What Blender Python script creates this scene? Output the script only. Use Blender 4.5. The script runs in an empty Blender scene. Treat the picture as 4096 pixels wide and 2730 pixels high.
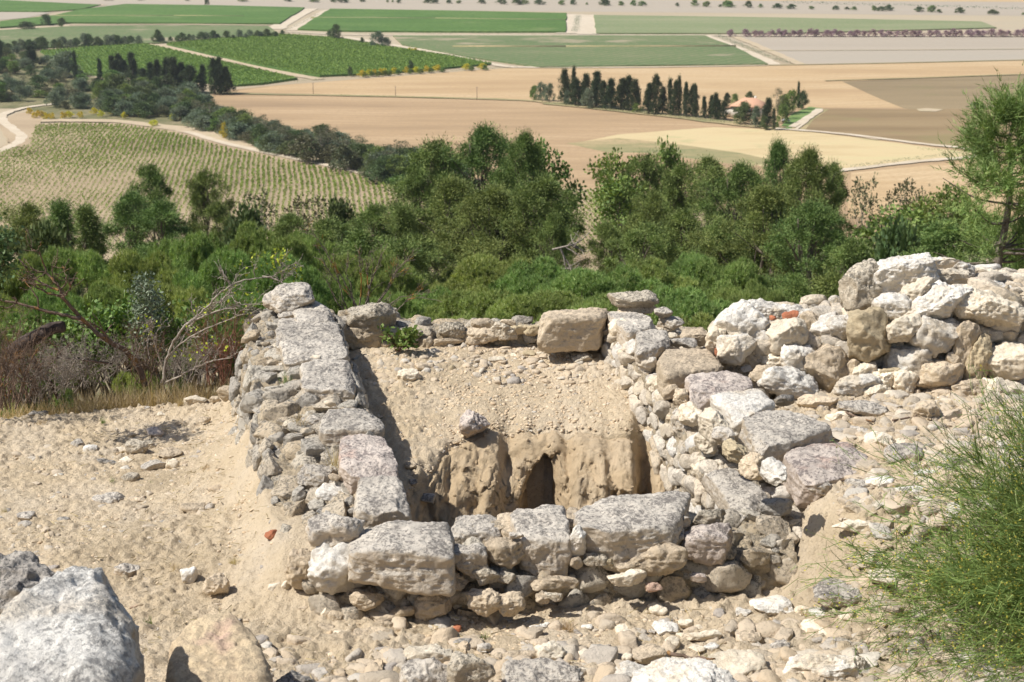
import bpy, bmesh, math, random
import numpy as np
from mathutils import Vector, Matrix

S = bpy.context.scene
COL = S.collection
rnd = random.Random(11)
RS = np.random.RandomState(5)
PITCH = math.radians(16.5)
CP, SP = math.cos(PITCH), math.sin(PITCH)
FPX = 50 / 36 * 4096.0
K = 4096 / 2353.0


# ---------------------------------------------------------------- camera maths
def ray(u, v):
    cx, cy = (u - 2048.0) / FPX, -(v - 1365.0) / FPX
    return np.array([cx, CP + cy * SP, -SP + cy * CP])


def at_y(u, v, y):
    d = ray(u, v)
    return d * (y / d[1])


def at_z(u, v, z):
    d = ray(u, v)
    return d * (z / d[2])


def at_plane(u, v, a, b, z0=-3.3):
    """point of the ray on the leaning plane y = a + b (z - z0)"""
    d = ray(u, v)
    t = (a - b * z0) / (d[1] - b * d[2])
    return d * t


def mpp(p):
    return (p[1] * CP - p[2] * SP) / FPX


# ---------------------------------------------------------------- noise
def _hash(i, j, k, seed):
    h = (i.astype(np.int64) * 374761393 + j.astype(np.int64) * 668265263 + k.astype(np.int64) * 2147483647 + seed * 974634777) & 0xFFFFFFFF
    h = ((h ^ (h >> 13)) * 1274126177) & 0xFFFFFFFF
    h = ((h ^ (h >> 16)) * 2246822519) & 0xFFFFFFFF
    h ^= h >> 15
    return (h & 0xFFFFFF).astype(np.float64) / 0xFFFFFF


def vnoise(p, seed=0):
    p = np.asarray(p, float)
    f = np.floor(p)
    i = f.astype(np.int64)
    t = p - f
    t = t * t * t * (t * (t * 6 - 15) + 10)
    out = 0
    for a in (0, 1):
        wa = t[:, 0] if a else 1 - t[:, 0]
        for b in (0, 1):
            wb = t[:, 1] if b else 1 - t[:, 1]
            for c in (0, 1):
                wc = t[:, 2] if c else 1 - t[:, 2]
                out = out + wa * wb * wc * _hash(i[:, 0] + a, i[:, 1] + b, i[:, 2] + c, seed)
    return out * 2 - 1


def fbm(p, octv=4, seed=0, gain=0.5, lac=2.03):
    p = np.asarray(p, float)
    s, a, n = 0, 1.0, 0
    for o in range(octv):
        s = s + a * vnoise(p + 13.7 * o, seed + o)
        n += a
        a *= gain
        p = p * lac
    return s / n


def ridged(p, octv=3, seed=0, gain=0.5):
    p = np.asarray(p, float)
    s, a, n = 0, 1.0, 0
    for o in range(octv):
        s = s + a * (1 - 2 * np.abs(vnoise(p + 7.1 * o, seed + o)))
        n += a
        a *= gain
        p = p * 2.1
    return s / n


def worley(p, seed=0):
    """F1 and F2 distances"""
    p = np.asarray(p, float)
    i = np.floor(p).astype(np.int64)
    f1 = np.full(len(p), 9.0)
    f2 = np.full(len(p), 9.0)
    for a in (-1, 0, 1):
        for b in (-1, 0, 1):
            for c in (-1, 0, 1):
                q = i + np.array([a, b, c])
                x = q[:, 0] + _hash(q[:, 0], q[:, 1], q[:, 2], seed + 1)
                y = q[:, 1] + _hash(q[:, 0], q[:, 1], q[:, 2], seed + 2)
                z = q[:, 2] + _hash(q[:, 0], q[:, 1], q[:, 2], seed + 3)
                d = np.sqrt((x - p[:, 0]) ** 2 + (y - p[:, 1]) ** 2 + (z - p[:, 2]) ** 2)
                f2 = np.minimum(f2, np.maximum(f1, d))
                f1 = np.minimum(f1, d)
    return f1, f2


def sstep(x):
    x = np.clip(x, 0, 1)
    return x * x * (3 - 2 * x)


# ---------------------------------------------------------------- mesh helpers
def mesh_np(name, V, F, mat=None, smooth=True):
    """V (n,3); F: list of (m,k) index arrays"""
    me = bpy.data.meshes.new(name)
    V = np.asarray(V, np.float32)
    if not isinstance(F, (list, tuple)):
        F = [F]
    F = [np.asarray(f, np.int32) for f in F if len(f)]
    me.vertices.add(len(V))
    me.vertices.foreach_set('co', V.ravel())
    nl = sum(f.size for f in F)
    npoly = sum(len(f) for f in F)
    me.loops.add(nl)
    me.loops.foreach_set('vertex_index', np.concatenate([f.ravel() for f in F]))
    me.polygons.add(npoly)
    st, tot, o = [], [], 0
    for f in F:
        st.append(o + np.arange(len(f)) * f.shape[1])
        tot.append(np.full(len(f), f.shape[1]))
        o += f.size
    me.polygons.foreach_set('loop_start', np.concatenate(st).astype(np.int32))
    me.polygons.foreach_set('loop_total', np.concatenate(tot).astype(np.int32))
    if smooth:
        me.polygons.foreach_set('use_smooth', np.ones(npoly, bool))
    if mat is not None:
        me.materials.append(mat)
    me.update(calc_edges=True)
    return me


def link(name, me, parent=None, loc=None):
    o = bpy.data.objects.new(name, me)
    COL.objects.link(o)
    if parent is not None:
        o.parent = parent
    if loc is not None:
        o.location = loc
    return o


def obj_np(name, V, F, mat, parent=None, smooth=True, center=True):
    V = np.asarray(V, float)
    c = np.zeros(3)
    if center and parent is None:
        c = V.mean(0)
        c[2] = V[:, 2].min()
    elif center:
        c = V.mean(0)
    me = mesh_np(name, V - c, F, mat, smooth)
    pl = np.array(parent.location) if parent is not None else np.zeros(3)
    return link(name, me, parent, tuple(c - pl))


def tag(o, label=None, cat=None, group=None, kind=None):
    if label:
        o['label'] = label
    if cat:
        o['category'] = cat
    if group:
        o['group'] = group
    if kind:
        o['kind'] = kind
    return o


def empty(name, loc):
    o = bpy.data.objects.new(name, None)
    COL.objects.link(o)
    o.location = tuple(float(c) for c in loc)
    o.empty_display_size = 0.2
    return o


def grid_faces(n, m):
    i = np.arange(n - 1)[:, None] * m + np.arange(m - 1)[None, :]
    i = i.ravel()
    return np.stack([i, i + 1, i + m + 1, i + m], 1)


_ico = {}


def ico(sub):
    if sub not in _ico:
        bm = bmesh.new()
        bmesh.ops.create_icosphere(bm, subdivisions=sub, radius=1)
        v = np.array([x.co[:] for x in bm.verts])
        f = np.array([[a.index for a in p.verts] for p in bm.faces])
        bm.free()
        _ico[sub] = (v, f)
    return _ico[sub]


class Geo:
    """collects verts / faces of several primitives into one mesh"""
    def __init__(s):
        s.V, s.F, s.n = [], {}, 0

    def add(s, V, F):
        V = np.asarray(V, float)
        F = np.asarray(F)
        s.V.append(V)
        s.F.setdefault(F.shape[1], []).append(F + s.n)
        s.n += len(V)

    def tube(s, pts, rad, n=6, cap=True):
        pts = np.asarray(pts, float)
        rad = np.broadcast_to(np.asarray(rad, float), (len(pts),))
        T = np.gradient(pts, axis=0)
        T /= np.linalg.norm(T, axis=1)[:, None] + 1e-9
        ref = np.array([0.31, 0.2, 0.93])
        if abs(T[0] @ ref) > 0.9:
            ref = np.array([1.0, 0.1, 0])
        A = np.cross(T, ref)
        A /= np.linalg.norm(A, axis=1)[:, None] + 1e-9
        B = np.cross(T, A)
        th = np.arange(n) / n * 2 * np.pi
        ring = A[:, None, :] * np.cos(th)[None, :, None] + B[:, None, :] * np.sin(th)[None, :, None]
        V = (pts[:, None, :] + ring * rad[:, None, None]).reshape(-1, 3)
        m = len(pts)
        i = (np.arange(m - 1)[:, None] * n + np.arange(n)[None, :]).ravel()
        j = (np.arange(m - 1)[:, None] * n + (np.arange(n)[None, :] + 1) % n).ravel()
        s.add(V, np.stack([i, j, j + n, i + n], 1))
        if cap:
            s.V.append(pts[[0, -1]])
            a = s.n
            s.n += 2
            base = a - len(V)
            k = np.arange(n)
            s.F.setdefault(3, []).append(np.stack([np.full(n, a), base + (k + 1) % n, base + k], 1))
            e = base + (m - 1) * n
            s.F.setdefault(3, []).append(np.stack([np.full(n, a + 1), e + k, e + (k + 1) % n], 1))

    def box(s, c, size, rz=0.0, taper=1.0):
        c = np.asarray(c, float)
        x, y, z = np.asarray(size) / 2
        v = np.array([[-x, -y, -z], [x, -y, -z], [x, y, -z], [-x, y, -z],
                      [-x * taper, -y * taper, z], [x * taper, -y * taper, z], [x * taper, y * taper, z], [-x * taper, y * taper, z]])
        ca, sa = math.cos(rz), math.sin(rz)
        v = np.stack([v[:, 0] * ca - v[:, 1] * sa, v[:, 0] * sa + v[:, 1] * ca, v[:, 2]], 1) + c
        s.add(v, [[0, 3, 2, 1], [4, 5, 6, 7], [0, 1, 5, 4], [1, 2, 6, 5], [2, 3, 7, 6], [3, 0, 4, 7]])

    def data(s):
        return np.concatenate(s.V), [np.concatenate(f) for f in s.F.values()]

    def obj(s, name, mat, parent=None, smooth=True, center=True):
        V, F = s.data()
        return obj_np(name, V, F, mat, parent, smooth, center)

    def mesh(s, name, mat, smooth=True):
        V, F = s.data()
        return mesh_np(name, V, F, mat, smooth)


def spline(pts, n=6, jitter=0.0, seed=0):
    """Catmull-Rom through pts, n samples per span"""
    P = np.asarray(pts, float)
    P = np.vstack([2 * P[0] - P[1], P, 2 * P[-1] - P[-2]])
    out = []
    for i in range(1, len(P) - 2):
        t = np.linspace(0, 1, n, endpoint=False)[:, None]
        a, b, c, d = P[i - 1], P[i], P[i + 1], P[i + 2]
        out.append(0.5 * ((2 * b) + (-a + c) * t + (2 * a - 5 * b + 4 * c - d) * t ** 2 + (-a + 3 * b - 3 * c + d) * t ** 3))
    out.append(P[-2][None])
    out = np.concatenate(out)
    if jitter:
        r = np.random.RandomState(seed)
        out = out + r.normal(0, jitter, out.shape)
    return out


# ---------------------------------------------------------------- materials
def srgb(r, g, b):
    def f(c):
        c /= 255.0
        return c / 12.92 if c < 0.04045 else ((c + 0.055) / 1.055) ** 2.4
    return (f(r), f(g), f(b), 1)


class N:
    def __init__(s, name, rough=0.9):
        s.m = bpy.data.materials.new(name)
        s.m.use_nodes = True
        s.t = s.m.node_tree
        s.n = s.t.nodes
        s.p = s.n['Principled BSDF']
        s.p.inputs['Roughness'].default_value = rough
        s.p.inputs['Specular IOR Level'].default_value = 0.25
        s.out = s.n['Material Output']

    def node(s, typ, **kw):
        x = s.n.new(typ)
        for k, v in kw.items():
            setattr(x, k, v)
        return x

    def l(s, a, b):
        s.t.links.new(a, b)

    def coord(s, which='Object', scale=(1, 1, 1), rot=(0, 0, 0)):
        if which == 'World':
            c = s.node('ShaderNodeNewGeometry').outputs['Position']
        else:
            c = s.node('ShaderNodeTexCoord').outputs[which]
        m = s.node('ShaderNodeMapping')
        m.inputs['Scale'].default_value = scale
        m.inputs['Rotation'].default_value = rot
        s.l(c, m.inputs['Vector'])
        return m.outputs['Vector']

    def noise(s, vec, scale, detail=4, rough=0.55, dist=0):
        x = s.node('ShaderNodeTexNoise')
        x.inputs['Scale'].default_value = scale
        x.inputs['Detail'].default_value = detail
        x.inputs['Roughness'].default_value = rough
        x.inputs['Distortion'].default_value = dist
        s.l(vec, x.inputs['Vector'])
        return x.outputs['Fac']

    def voro(s, vec, scale, feature='F1', out='Distance'):
        x = s.node('ShaderNodeTexVoronoi')
        x.feature = feature
        x.inputs['Scale'].default_value = scale
        s.l(vec, x.inputs['Vector'])
        return x.outputs[out]

    def ramp(s, fac, stops, interp='LINEAR'):
        x = s.node('ShaderNodeValToRGB')
        cr = x.color_ramp
        cr.interpolation = interp
        while len(cr.elements) < len(stops):
            cr.elements.new(0.5)
        for e, (p, c) in zip(cr.elements, stops):
            e.position = p
            e.color = c if len(c) == 4 else (*c, 1)
        s.l(fac, x.inputs['Fac'])
        return x.outputs['Color']

    def mix(s, a, b, fac, blend='MIX'):
        x = s.node('ShaderNodeMix', data_type='RGBA', blend_type=blend)
        for val, i in ((fac, 0), (a, 6), (b, 7)):
            if isinstance(val, (int, float)):
                x.inputs[i].default_value = val
            elif isinstance(val, tuple):
                x.inputs[i].default_value = val if len(val) == 4 else (*val, 1)
            else:
                s.l(val, x.inputs[i])
        return x.outputs[2]

    def math(s, op, a, b=None, c=None):
        x = s.node('ShaderNodeMath', operation=op)
        for i, v in enumerate((a, b, c)):
            if v is None:
                continue
            if isinstance(v, (int, float)):
                x.inputs[i].default_value = v
            else:
                s.l(v, x.inputs[i])
        return x.outputs[0]

    def step(s, fac, lo, hi):
        x = s.node('ShaderNodeMapRange')
        x.interpolation_type = 'SMOOTHSTEP'
        x.inputs['From Min'].default_value = lo
        x.inputs['From Max'].default_value = hi
        s.l(fac, x.inputs['Value'])
        return x.outputs['Result']

    def bump(s, h, dist, strength=1.0, prev=None):
        x = s.node('ShaderNodeBump')
        x.inputs['Distance'].default_value = dist
        x.inputs['Strength'].default_value = strength
        s.l(h, x.inputs['Height'])
        if prev is not None:
            s.l(prev, x.inputs['Normal'])
        return x.outputs['Normal']

    def fin(s, color, normal=None):
        if isinstance(color, tuple):
            s.p.inputs['Base Color'].default_value = color if len(color) == 4 else (*color, 1)
        else:
            s.l(color, s.p.inputs['Base Color'])
        if normal is not None:
            s.l(normal, s.p.inputs['Normal'])
        return s.m


def stone_mat(name, light, mid, dark, dusty, lichen=0.5, dust=0.6, bump=0.012, warm=None, sc=1.0):
    n = N(name, 0.93)
    v = n.coord('Object')
    oi = n.node('ShaderNodeObjectInfo')
    add = n.node('ShaderNodeVectorMath', operation='ADD')
    mul = n.node('ShaderNodeVectorMath', operation='SCALE')
    mul.inputs['Scale'].default_value = 37.0
    cmb = n.node('ShaderNodeCombineXYZ')
    for k in range(3):
        n.l(oi.outputs['Random'], cmb.inputs[k])
    n.l(cmb.outputs[0], mul.inputs[0])
    n.l(v, add.inputs[0])
    n.l(mul.outputs[0], add.inputs[1])
    v = add.outputs[0]
    big = n.noise(v, 4.5 * sc, 5, 0.6, 0.3)
    c = n.ramp(big, [(0.30, mid), (0.52, light), (0.72, tuple(min(1, a * 1.08) for a in light[:3]))])
    if warm:
        wf = n.step(n.noise(v, 3.1 * sc, 3, 0.5), 0.52, 0.66)
        c = n.mix(c, warm, n.math('MULTIPLY', wf, 0.75))
    # lichen and pits: dark specks in patches, more on the weathered top
    sp = n.noise(v, 42 * sc, 6, 0.78)
    patch = n.noise(v, 7 * sc, 3, 0.6)
    g = n.node('ShaderNodeNewGeometry')
    sx = n.node('ShaderNodeSeparateXYZ')
    n.l(g.outputs['Normal'], sx.inputs[0])
    up = n.step(sx.outputs['Z'], -0.25, 0.75)
    thr = n.math('ADD', sp, n.math('MULTIPLY', patch, 0.35))
    spk = n.step(thr, 0.655, 0.745)
    spk = n.math('MULTIPLY', spk, n.math('MULTIPLY', n.math('ADD', n.math('MULTIPLY', up, 0.7), 0.3), lichen))
    c = n.mix(c, dark, spk)
    wsp = n.step(n.noise(v, 45 * sc, 3, 0.6), 0.6, 0.7)
    c = n.mix(c, tuple(min(0.85, a * 1.35) for a in light[:3]), n.math('MULTIPLY', n.math('MULTIPLY', wsp, up), 0.55))
    dn = n.math('MULTIPLY', n.math('SUBTRACT', 1.0, up), dust)
    c = n.mix(c, dusty, dn)
    hv = n.node('ShaderNodeHueSaturation')
    n.l(c, hv.inputs['Color'])
    n.l(n.math('ADD', n.math('MULTIPLY', oi.outputs['Random'], 0.28), 0.86), hv.inputs['Value'])
    c = hv.outputs[0]
    h1 = n.noise(v, 22 * sc, 7, 0.68, 0.4)
    h2 = n.noise(v, 85 * sc, 4, 0.65)
    nm = n.bump(h1, bump * 1.7, 0.9)
    nm = n.bump(h2, bump * 0.4, 0.8, nm)
    return n.fin(c, nm)


TAN = (0.47, 0.35, 0.22, 1)
M = {}
M['grey'] = stone_mat('weathered_grey_stone', (0.52, 0.475, 0.41, 1), (0.37, 0.335, 0.29, 1), (0.11, 0.10, 0.095, 1), (0.50, 0.40, 0.28, 1), 0.75, 0.7)
M['greydark'] = stone_mat('dark_grey_stone', (0.38, 0.35, 0.31, 1), (0.25, 0.23, 0.21, 1), (0.07, 0.07, 0.07, 1), (0.42, 0.35, 0.25, 1), 0.8, 0.6)
M['tan'] = stone_mat('tan_stone', (0.57, 0.47, 0.345, 1), (0.44, 0.36, 0.26, 1), (0.17, 0.14, 0.11, 1), (0.53, 0.42, 0.28, 1), 0.6, 0.6)
M['white'] = stone_mat('white_limestone', (0.70, 0.665, 0.60, 1), (0.52, 0.49, 0.44, 1), (0.22, 0.20, 0.18, 1), (0.58, 0.49, 0.37, 1), 0.45, 0.6, warm=(0.62, 0.52, 0.38, 1))
M['cream'] = stone_mat('cream_limestone', (0.74, 0.66, 0.53, 1), (0.63, 0.54, 0.41, 1), (0.28, 0.22, 0.15, 1), (0.58, 0.46, 0.31, 1), 0.35, 0.5)
M['yellow'] = stone_mat('ochre_stone', (0.53, 0.44, 0.29, 1), (0.43, 0.35, 0.23, 1), (0.20, 0.16, 0.11, 1), (0.50, 0.39, 0.25, 1), 0.4, 0.5)
M['pink'] = stone_mat('pinkish_stone', (0.52, 0.455, 0.40, 1), (0.39, 0.335, 0.295, 1), (0.12, 0.10, 0.10, 1), (0.48, 0.37, 0.27, 1), 0.75, 0.5, warm=(0.44, 0.29, 0.23, 1))
M['rough'] = stone_mat('rough_conglomerate', (0.62, 0.55, 0.44, 1), (0.45, 0.39, 0.30, 1), (0.15, 0.135, 0.11, 1), (0.44, 0.34, 0.22, 1), 0.9, 0.5, 0.022)
M['pinktan'] = stone_mat('tan_and_pink_stone', (0.56, 0.45, 0.30, 1), (0.44, 0.34, 0.23, 1), (0.20, 0.15, 0.12, 1), (0.42, 0.28, 0.20, 1), 0.4, 0.5, warm=(0.50, 0.33, 0.27, 1))
M['bluewhite'] = stone_mat('blue_white_limestone', (0.66, 0.635, 0.585, 1), (0.48, 0.46, 0.425, 1), (0.17, 0.165, 0.16, 1), (0.30, 0.25, 0.20, 1), 0.7, 0.85, 0.02, warm=(0.60, 0.53, 0.43, 1), sc=0.8)
M['brick'] = stone_mat('broken_brick', (0.44, 0.17, 0.09, 1), (0.34, 0.13, 0.07, 1), (0.22, 0.08, 0.05, 1), (0.40, 0.24, 0.15, 1), 0.3, 0.2)


def soil_mat(name, a, b, c3, bump=0.02):
    n = N(name, 0.97)
    v = n.coord('World')
    f = n.noise(v, 1.7, 5, 0.6)
    col = n.ramp(f, [(0.33, a), (0.5, b), (0.68, c3)])
    sp = n.noise(v, 55, 4, 0.7)
    col = n.mix(col, (0.27, 0.195, 0.125, 1), n.math('MULTIPLY', n.step(sp, 0.56, 0.68), 0.6))
    col = n.mix(col, tuple(q * .80 for q in a[:3]), n.math('MULTIPLY', n.step(n.noise(v, 0.75, 6, 0.7), 0.47, 0.62), 0.55))
    lt = n.noise(v, 38, 3, 0.6)
    col = n.mix(col, (0.66, 0.57, 0.44, 1), n.math('MULTIPLY', n.step(lt, 0.62, 0.72), 0.5))
    h = n.noise(v, 30, 8, 0.75)
    nm = n.bump(h, bump * 1.5, 0.9)
    h2 = n.voro(v, 70)
    nm = n.bump(h2, bump * -0.2, 0.8, nm)
    return n.fin(col, nm)


M['soil'] = soil_mat('sandy_soil', (0.53, 0.425, 0.285, 1), (0.60, 0.49, 0.345, 1), (0.60, 0.505, 0.38, 1))
M['earth'] = soil_mat('ochre_earth', (0.55, 0.40, 0.225, 1), (0.62, 0.465, 0.285, 1), (0.66, 0.52, 0.345, 1), 0.03)
_n = N('strata_earth', .97)
_v = _n.coord('World')
_c = _n.ramp(_n.noise(_v, 2.5, 5, .6), [(.33, (0.57, 0.43, 0.27, 1)), (.5, (0.64, 0.495, 0.32, 1)), (.68, (0.66, 0.53, 0.37, 1))])
_s = _n.node('ShaderNodeSeparateXYZ')
_n.l(_v, _s.inputs[0])
_top = _n.step(_n.math('ADD', _s.outputs['Z'], _n.math('MULTIPLY', _n.noise(_v, 6, 3, .6), .22)), -3.66, -3.50)
_c = _n.mix(_c, (0.61, 0.485, 0.335, 1), _top)
_c = _n.mix(_c, (0.34, 0.245, 0.145, 1), _n.math('MULTIPLY', _n.step(_n.noise(_v, 22, 6, .75), .55, .66), .45))
_c = _n.mix(_c, (0.68, 0.57, 0.41, 1), _n.math('MULTIPLY', _n.step(_n.noise(_v, 30, 5, .7), .58, .66), .6))
_b = _n.bump(_n.noise(_v, 34, 9, .8), .035, .9)
M['earth2'] = _n.fin(_c, _n.bump(_n.noise(_v, 90, 4, .7), .008, .9, _b))
M['mortar'] = soil_mat('earth_mortar', (0.52, 0.42, 0.28, 1), (0.60, 0.50, 0.35, 1), (0.52, 0.46, 0.37, 1), 0.02)


def leaf_mat(name, a, b, c, trans=0.25, rough=0.6):
    n = N(name, rough)
    g = n.node('ShaderNodeNewGeometry')
    oi = n.node('ShaderNodeObjectInfo')
    r = g.outputs['Random Per Island']
    col = n.ramp(r, [(0.0, a), (0.5, b), (1.0, c)])
    v = n.coord('Object')
    f = n.noise(v, 0.55, 2, 0.5)
    hv = n.node('ShaderNodeHueSaturation')
    n.l(col, hv.inputs['Color'])
    n.l(n.math('ADD', n.math('MULTIPLY', oi.outputs['Random'], 0.05), 0.475), hv.inputs['Hue'])
    n.l(n.math('ADD', n.math('MULTIPLY', f, 1.5), 0.25), hv.inputs['Value'])
    n.l(hv.outputs[0], n.p.inputs['Base Color'])
    tr = n.node('ShaderNodeBsdfTranslucent')
    n.l(n.mix(hv.outputs[0], (1.0, 1.0, 0.35, 1), 1.0, 'MULTIPLY'), tr.inputs['Color'])
    ms = n.node('ShaderNodeMixShader')
    ms.inputs[0].default_value = trans * 0.7
    n.l(n.p.outputs[0], ms.inputs[1])
    n.l(tr.outputs[0], ms.inputs[2])
    n.l(ms.outputs[0], n.out.inputs['Surface'])
    return n.m


M['pine'] = leaf_mat('pine_needles', (0.07, 0.12, 0.032, 1), (0.145, 0.205, 0.055, 1), (0.27, 0.33, 0.10, 1), 0.06)
M['pinelight'] = leaf_mat('light_pine_needles', (0.13, 0.20, 0.06, 1), (0.22, 0.30, 0.09, 1), (0.36, 0.42, 0.15, 1), 0.3)
M['stonepine'] = leaf_mat('bright_pine_needles', (0.17, 0.265, 0.08, 1), (0.28, 0.38, 0.12, 1), (0.45, 0.51, 0.20, 1), 0.35)
M['cypress'] = leaf_mat('cypress_foliage', (0.042, 0.066, 0.032, 1), (0.065, 0.092, 0.042, 1), (0.10, 0.12, 0.055, 1), 0.1)
M['oak'] = leaf_mat('holm_oak_leaves', (0.075, 0.115, 0.045, 1), (0.105, 0.15, 0.055, 1), (0.15, 0.19, 0.08, 1), 0.2)
M['olive'] = leaf_mat('grey_green_leaves', (0.12, 0.16, 0.10, 1), (0.17, 0.22, 0.145, 1), (0.25, 0.29, 0.21, 1), 0.2)
M['fresh'] = leaf_mat('fresh_green_leaves', (0.10, 0.17, 0.045, 1), (0.155, 0.24, 0.06, 1), (0.25, 0.33, 0.10, 1), 0.3)
M['lime'] = leaf_mat('yellow_green_leaves', (0.22, 0.34, 0.03, 1), (0.33, 0.47, 0.05, 1), (0.50, 0.58, 0.08, 1), 0.4)
M['scrub'] = leaf_mat('scrub_leaves', (0.10, 0.115, 0.055, 1), (0.135, 0.14, 0.07, 1), (0.18, 0.165, 0.10, 1), 0.15)
M['yellowflower'] = leaf_mat('yellow_broom_flowers', (0.50, 0.44, 0.04, 1), (0.66, 0.58, 0.05, 1), (0.74, 0.66, 0.08, 1), 0.2)
M['pinkflower'] = leaf_mat('pink_judas_blossom', (0.20, 0.14, 0.15, 1), (0.34, 0.21, 0.26, 1), (0.46, 0.30, 0.36, 1), 0.2)
M['broomstem'] = leaf_mat('green_broom_stems', (0.08, 0.14, 0.035, 1), (0.14, 0.215, 0.055, 1), (0.24, 0.31, 0.09, 1), 0.15)
M['broomtip'] = leaf_mat('yellow_green_tips', (0.40, 0.36, 0.06, 1), (0.52, 0.44, 0.08, 1), (0.50, 0.32, 0.08, 1), 0.2)
M['dry'] = leaf_mat('dry_grass', (0.52, 0.42, 0.26, 1), (0.62, 0.52, 0.34, 1), (0.46, 0.37, 0.22, 1), 0.35)
M['vine'] = leaf_mat('vine_leaves', (0.14, 0.23, 0.045, 1), (0.19, 0.30, 0.06, 1), (0.27, 0.38, 0.085, 1), 0.3)


def bark_mat(name, a, b, spot=None):
    n = N(name, 0.9)
    v = n.coord('Object')
    f = n.noise(v, 14, 4, 0.65)
    col = n.ramp(f, [(0.35, a), (0.65, b)])
    if spot:
        col = n.mix(col, spot, n.math('MULTIPLY', n.step(n.noise(v, 9, 3, 0.5), 0.56, 0.66), 0.8))
    return n.fin(col, n.bump(n.noise(v, 60, 4, 0.6), 0.006))


M['bark'] = bark_mat('grey_bark', (0.11, 0.085, 0.065, 1), (0.24, 0.20, 0.165, 1))
M['twiggrey'] = bark_mat('grey_twigs', (0.22, 0.18, 0.15, 1), (0.42, 0.37, 0.31, 1))
M['twigred'] = bark_mat('reddish_twigs', (0.17, 0.075, 0.05, 1), (0.30, 0.15, 0.10, 1))
M['twigorange'] = bark_mat('lichened_twigs', (0.13, 0.10, 0.08, 1), (0.27, 0.22, 0.17, 1), (0.45, 0.20, 0.03, 1))
M['branchdark'] = bark_mat('dark_dead_wood', (0.035, 0.025, 0.022, 1), (0.12, 0.09, 0.075, 1))
M['branchdead'] = bark_mat('dead_branch_bark', (0.10, 0.07, 0.05, 1), (0.23, 0.16, 0.12, 1), (0.30, 0.16, 0.05, 1))

M['litter'] = leaf_mat('dry_litter', (0.30, 0.20, 0.11, 1), (0.42, 0.31, 0.18, 1), (0.20, 0.13, 0.08, 1), 0.05)
# ---------------------------------------------------------------- terrain heights
PLAIN = -90.0
_py = np.array([-30, 0, 2, 3, 4, 5, 6.2, 7, 9, 11, 11.7, 12.6, 14, 17, 22, 30, 45, 70, 120, 200, 300, 372, 420, 2000])
_pz = np.array([-1.5, -1.55, -1.8, -2.3, -2.85, -3.3, -3.6, -3.72, -3.85, -3.95, -4.0, -4.35, -5.1, -7.0, -9.0, -11.3, -15.2, -20.8, -30.5, -52, -79, -90.6, -92, -92])


def H(x, y, detail=False):
    x, y = np.asarray(x, float), np.asarray(y, float)
    e = np.interp(x, [-8, -4.2, -2.2, 0, 1.5, 3, 8], [-1.0, -0.55, 0.1, 0.1, -0.3, -0.5, -0.6])
    yy = np.where(y > 9, y - e * sstep((y - 9) / 2.5), y)
    z = np.interp(yy, _py, _pz)
    # the ground stands level with the wall top on the right
    up = 0.48 * sstep((x - 1.45 - 0.25 * np.clip(7.6 - y, 0, 2)) / 0.55) * sstep((y - 6.6) / 1.0)
    up = up + 0.10 * sstep((x - 1.6) / 1.6) * sstep((y - 5.0) / 2)
    z = z + up * (1 - sstep((y - 10.5) / 1.6))
    # batter of earth against the outside of the left wall
    xo = np.interp(y, [7.0, 8.0, 9.0, 10, 11.2, 12], [-1.2, -1.45, -1.75, -1.98, -2.2, -2.2])
    d = xo - x
    z = z + 0.26 * np.exp(-np.clip(d, 0, 9) / 0.2) * (d > -0.6) * sstep((y - 7.0) / 0.8) * (1 - sstep((y - 11.6) / 0.6))
    return z


IN_L = np.array([(-0.58, 7.45), (-0.75, 8.1), (-1.0, 9.2), (-1.3, 10.5), (-1.55, 11.5)])
IN_R = np.array([(1.42, 7.7), (1.36, 8.3), (1.24, 9.0), (1.05, 10.05), (0.74, 11.4)])


def lip(x):
    x = np.asarray(x, float)
    n = fbm(np.stack([x.ravel() * 3.7, x.ravel() * 0, x.ravel() * 0], 1), 3, 61).reshape(x.shape)
    return .20 * n * np.clip((x + 1.0) * 3, 0, 1) + np.interp(x, [-1.2, -0.85, -0.62, -0.45, -0.25, 0.0, 0.25, 0.6, 0.9, 1.2, 1.6],
                     [8.1, 8.5, 9.3, 9.80, 9.97, 10.0, 10.02, 9.95, 9.93, 9.98, 10.0])


def floor_z(x, y):
    x, y = np.broadcast_arrays(np.asarray(x, float), np.asarray(y, float))
    z = np.interp(y, [7.4, 8.2, 9.2, 10.0, 10.8, 11.4], [-4.15, -3.98, -3.76, -3.63, -3.52, -3.44])
    e = np.clip(y - lip(x), 0, 9)
    gul = sum(a_ * np.exp(-((x - c_) / w_) ** 2) for c_, a_, w_ in ((-.62, .10, .10), (-.02, .13, .07), (.21, .07, .10), (.41, .11, .05), (.72, .05, .06), (.97, .17, .06), (1.15, .05, .08)))
    n = fbm(np.stack([x.ravel() * 7 + 3, y.ravel() * 3, x.ravel() * 0], 1), 3, 71).reshape(x.shape)
    return z - .05 * np.exp(-e / .12) - (gul + .09 * np.clip(n + .15, 0, 1)) * np.exp(-e / .17)


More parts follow.
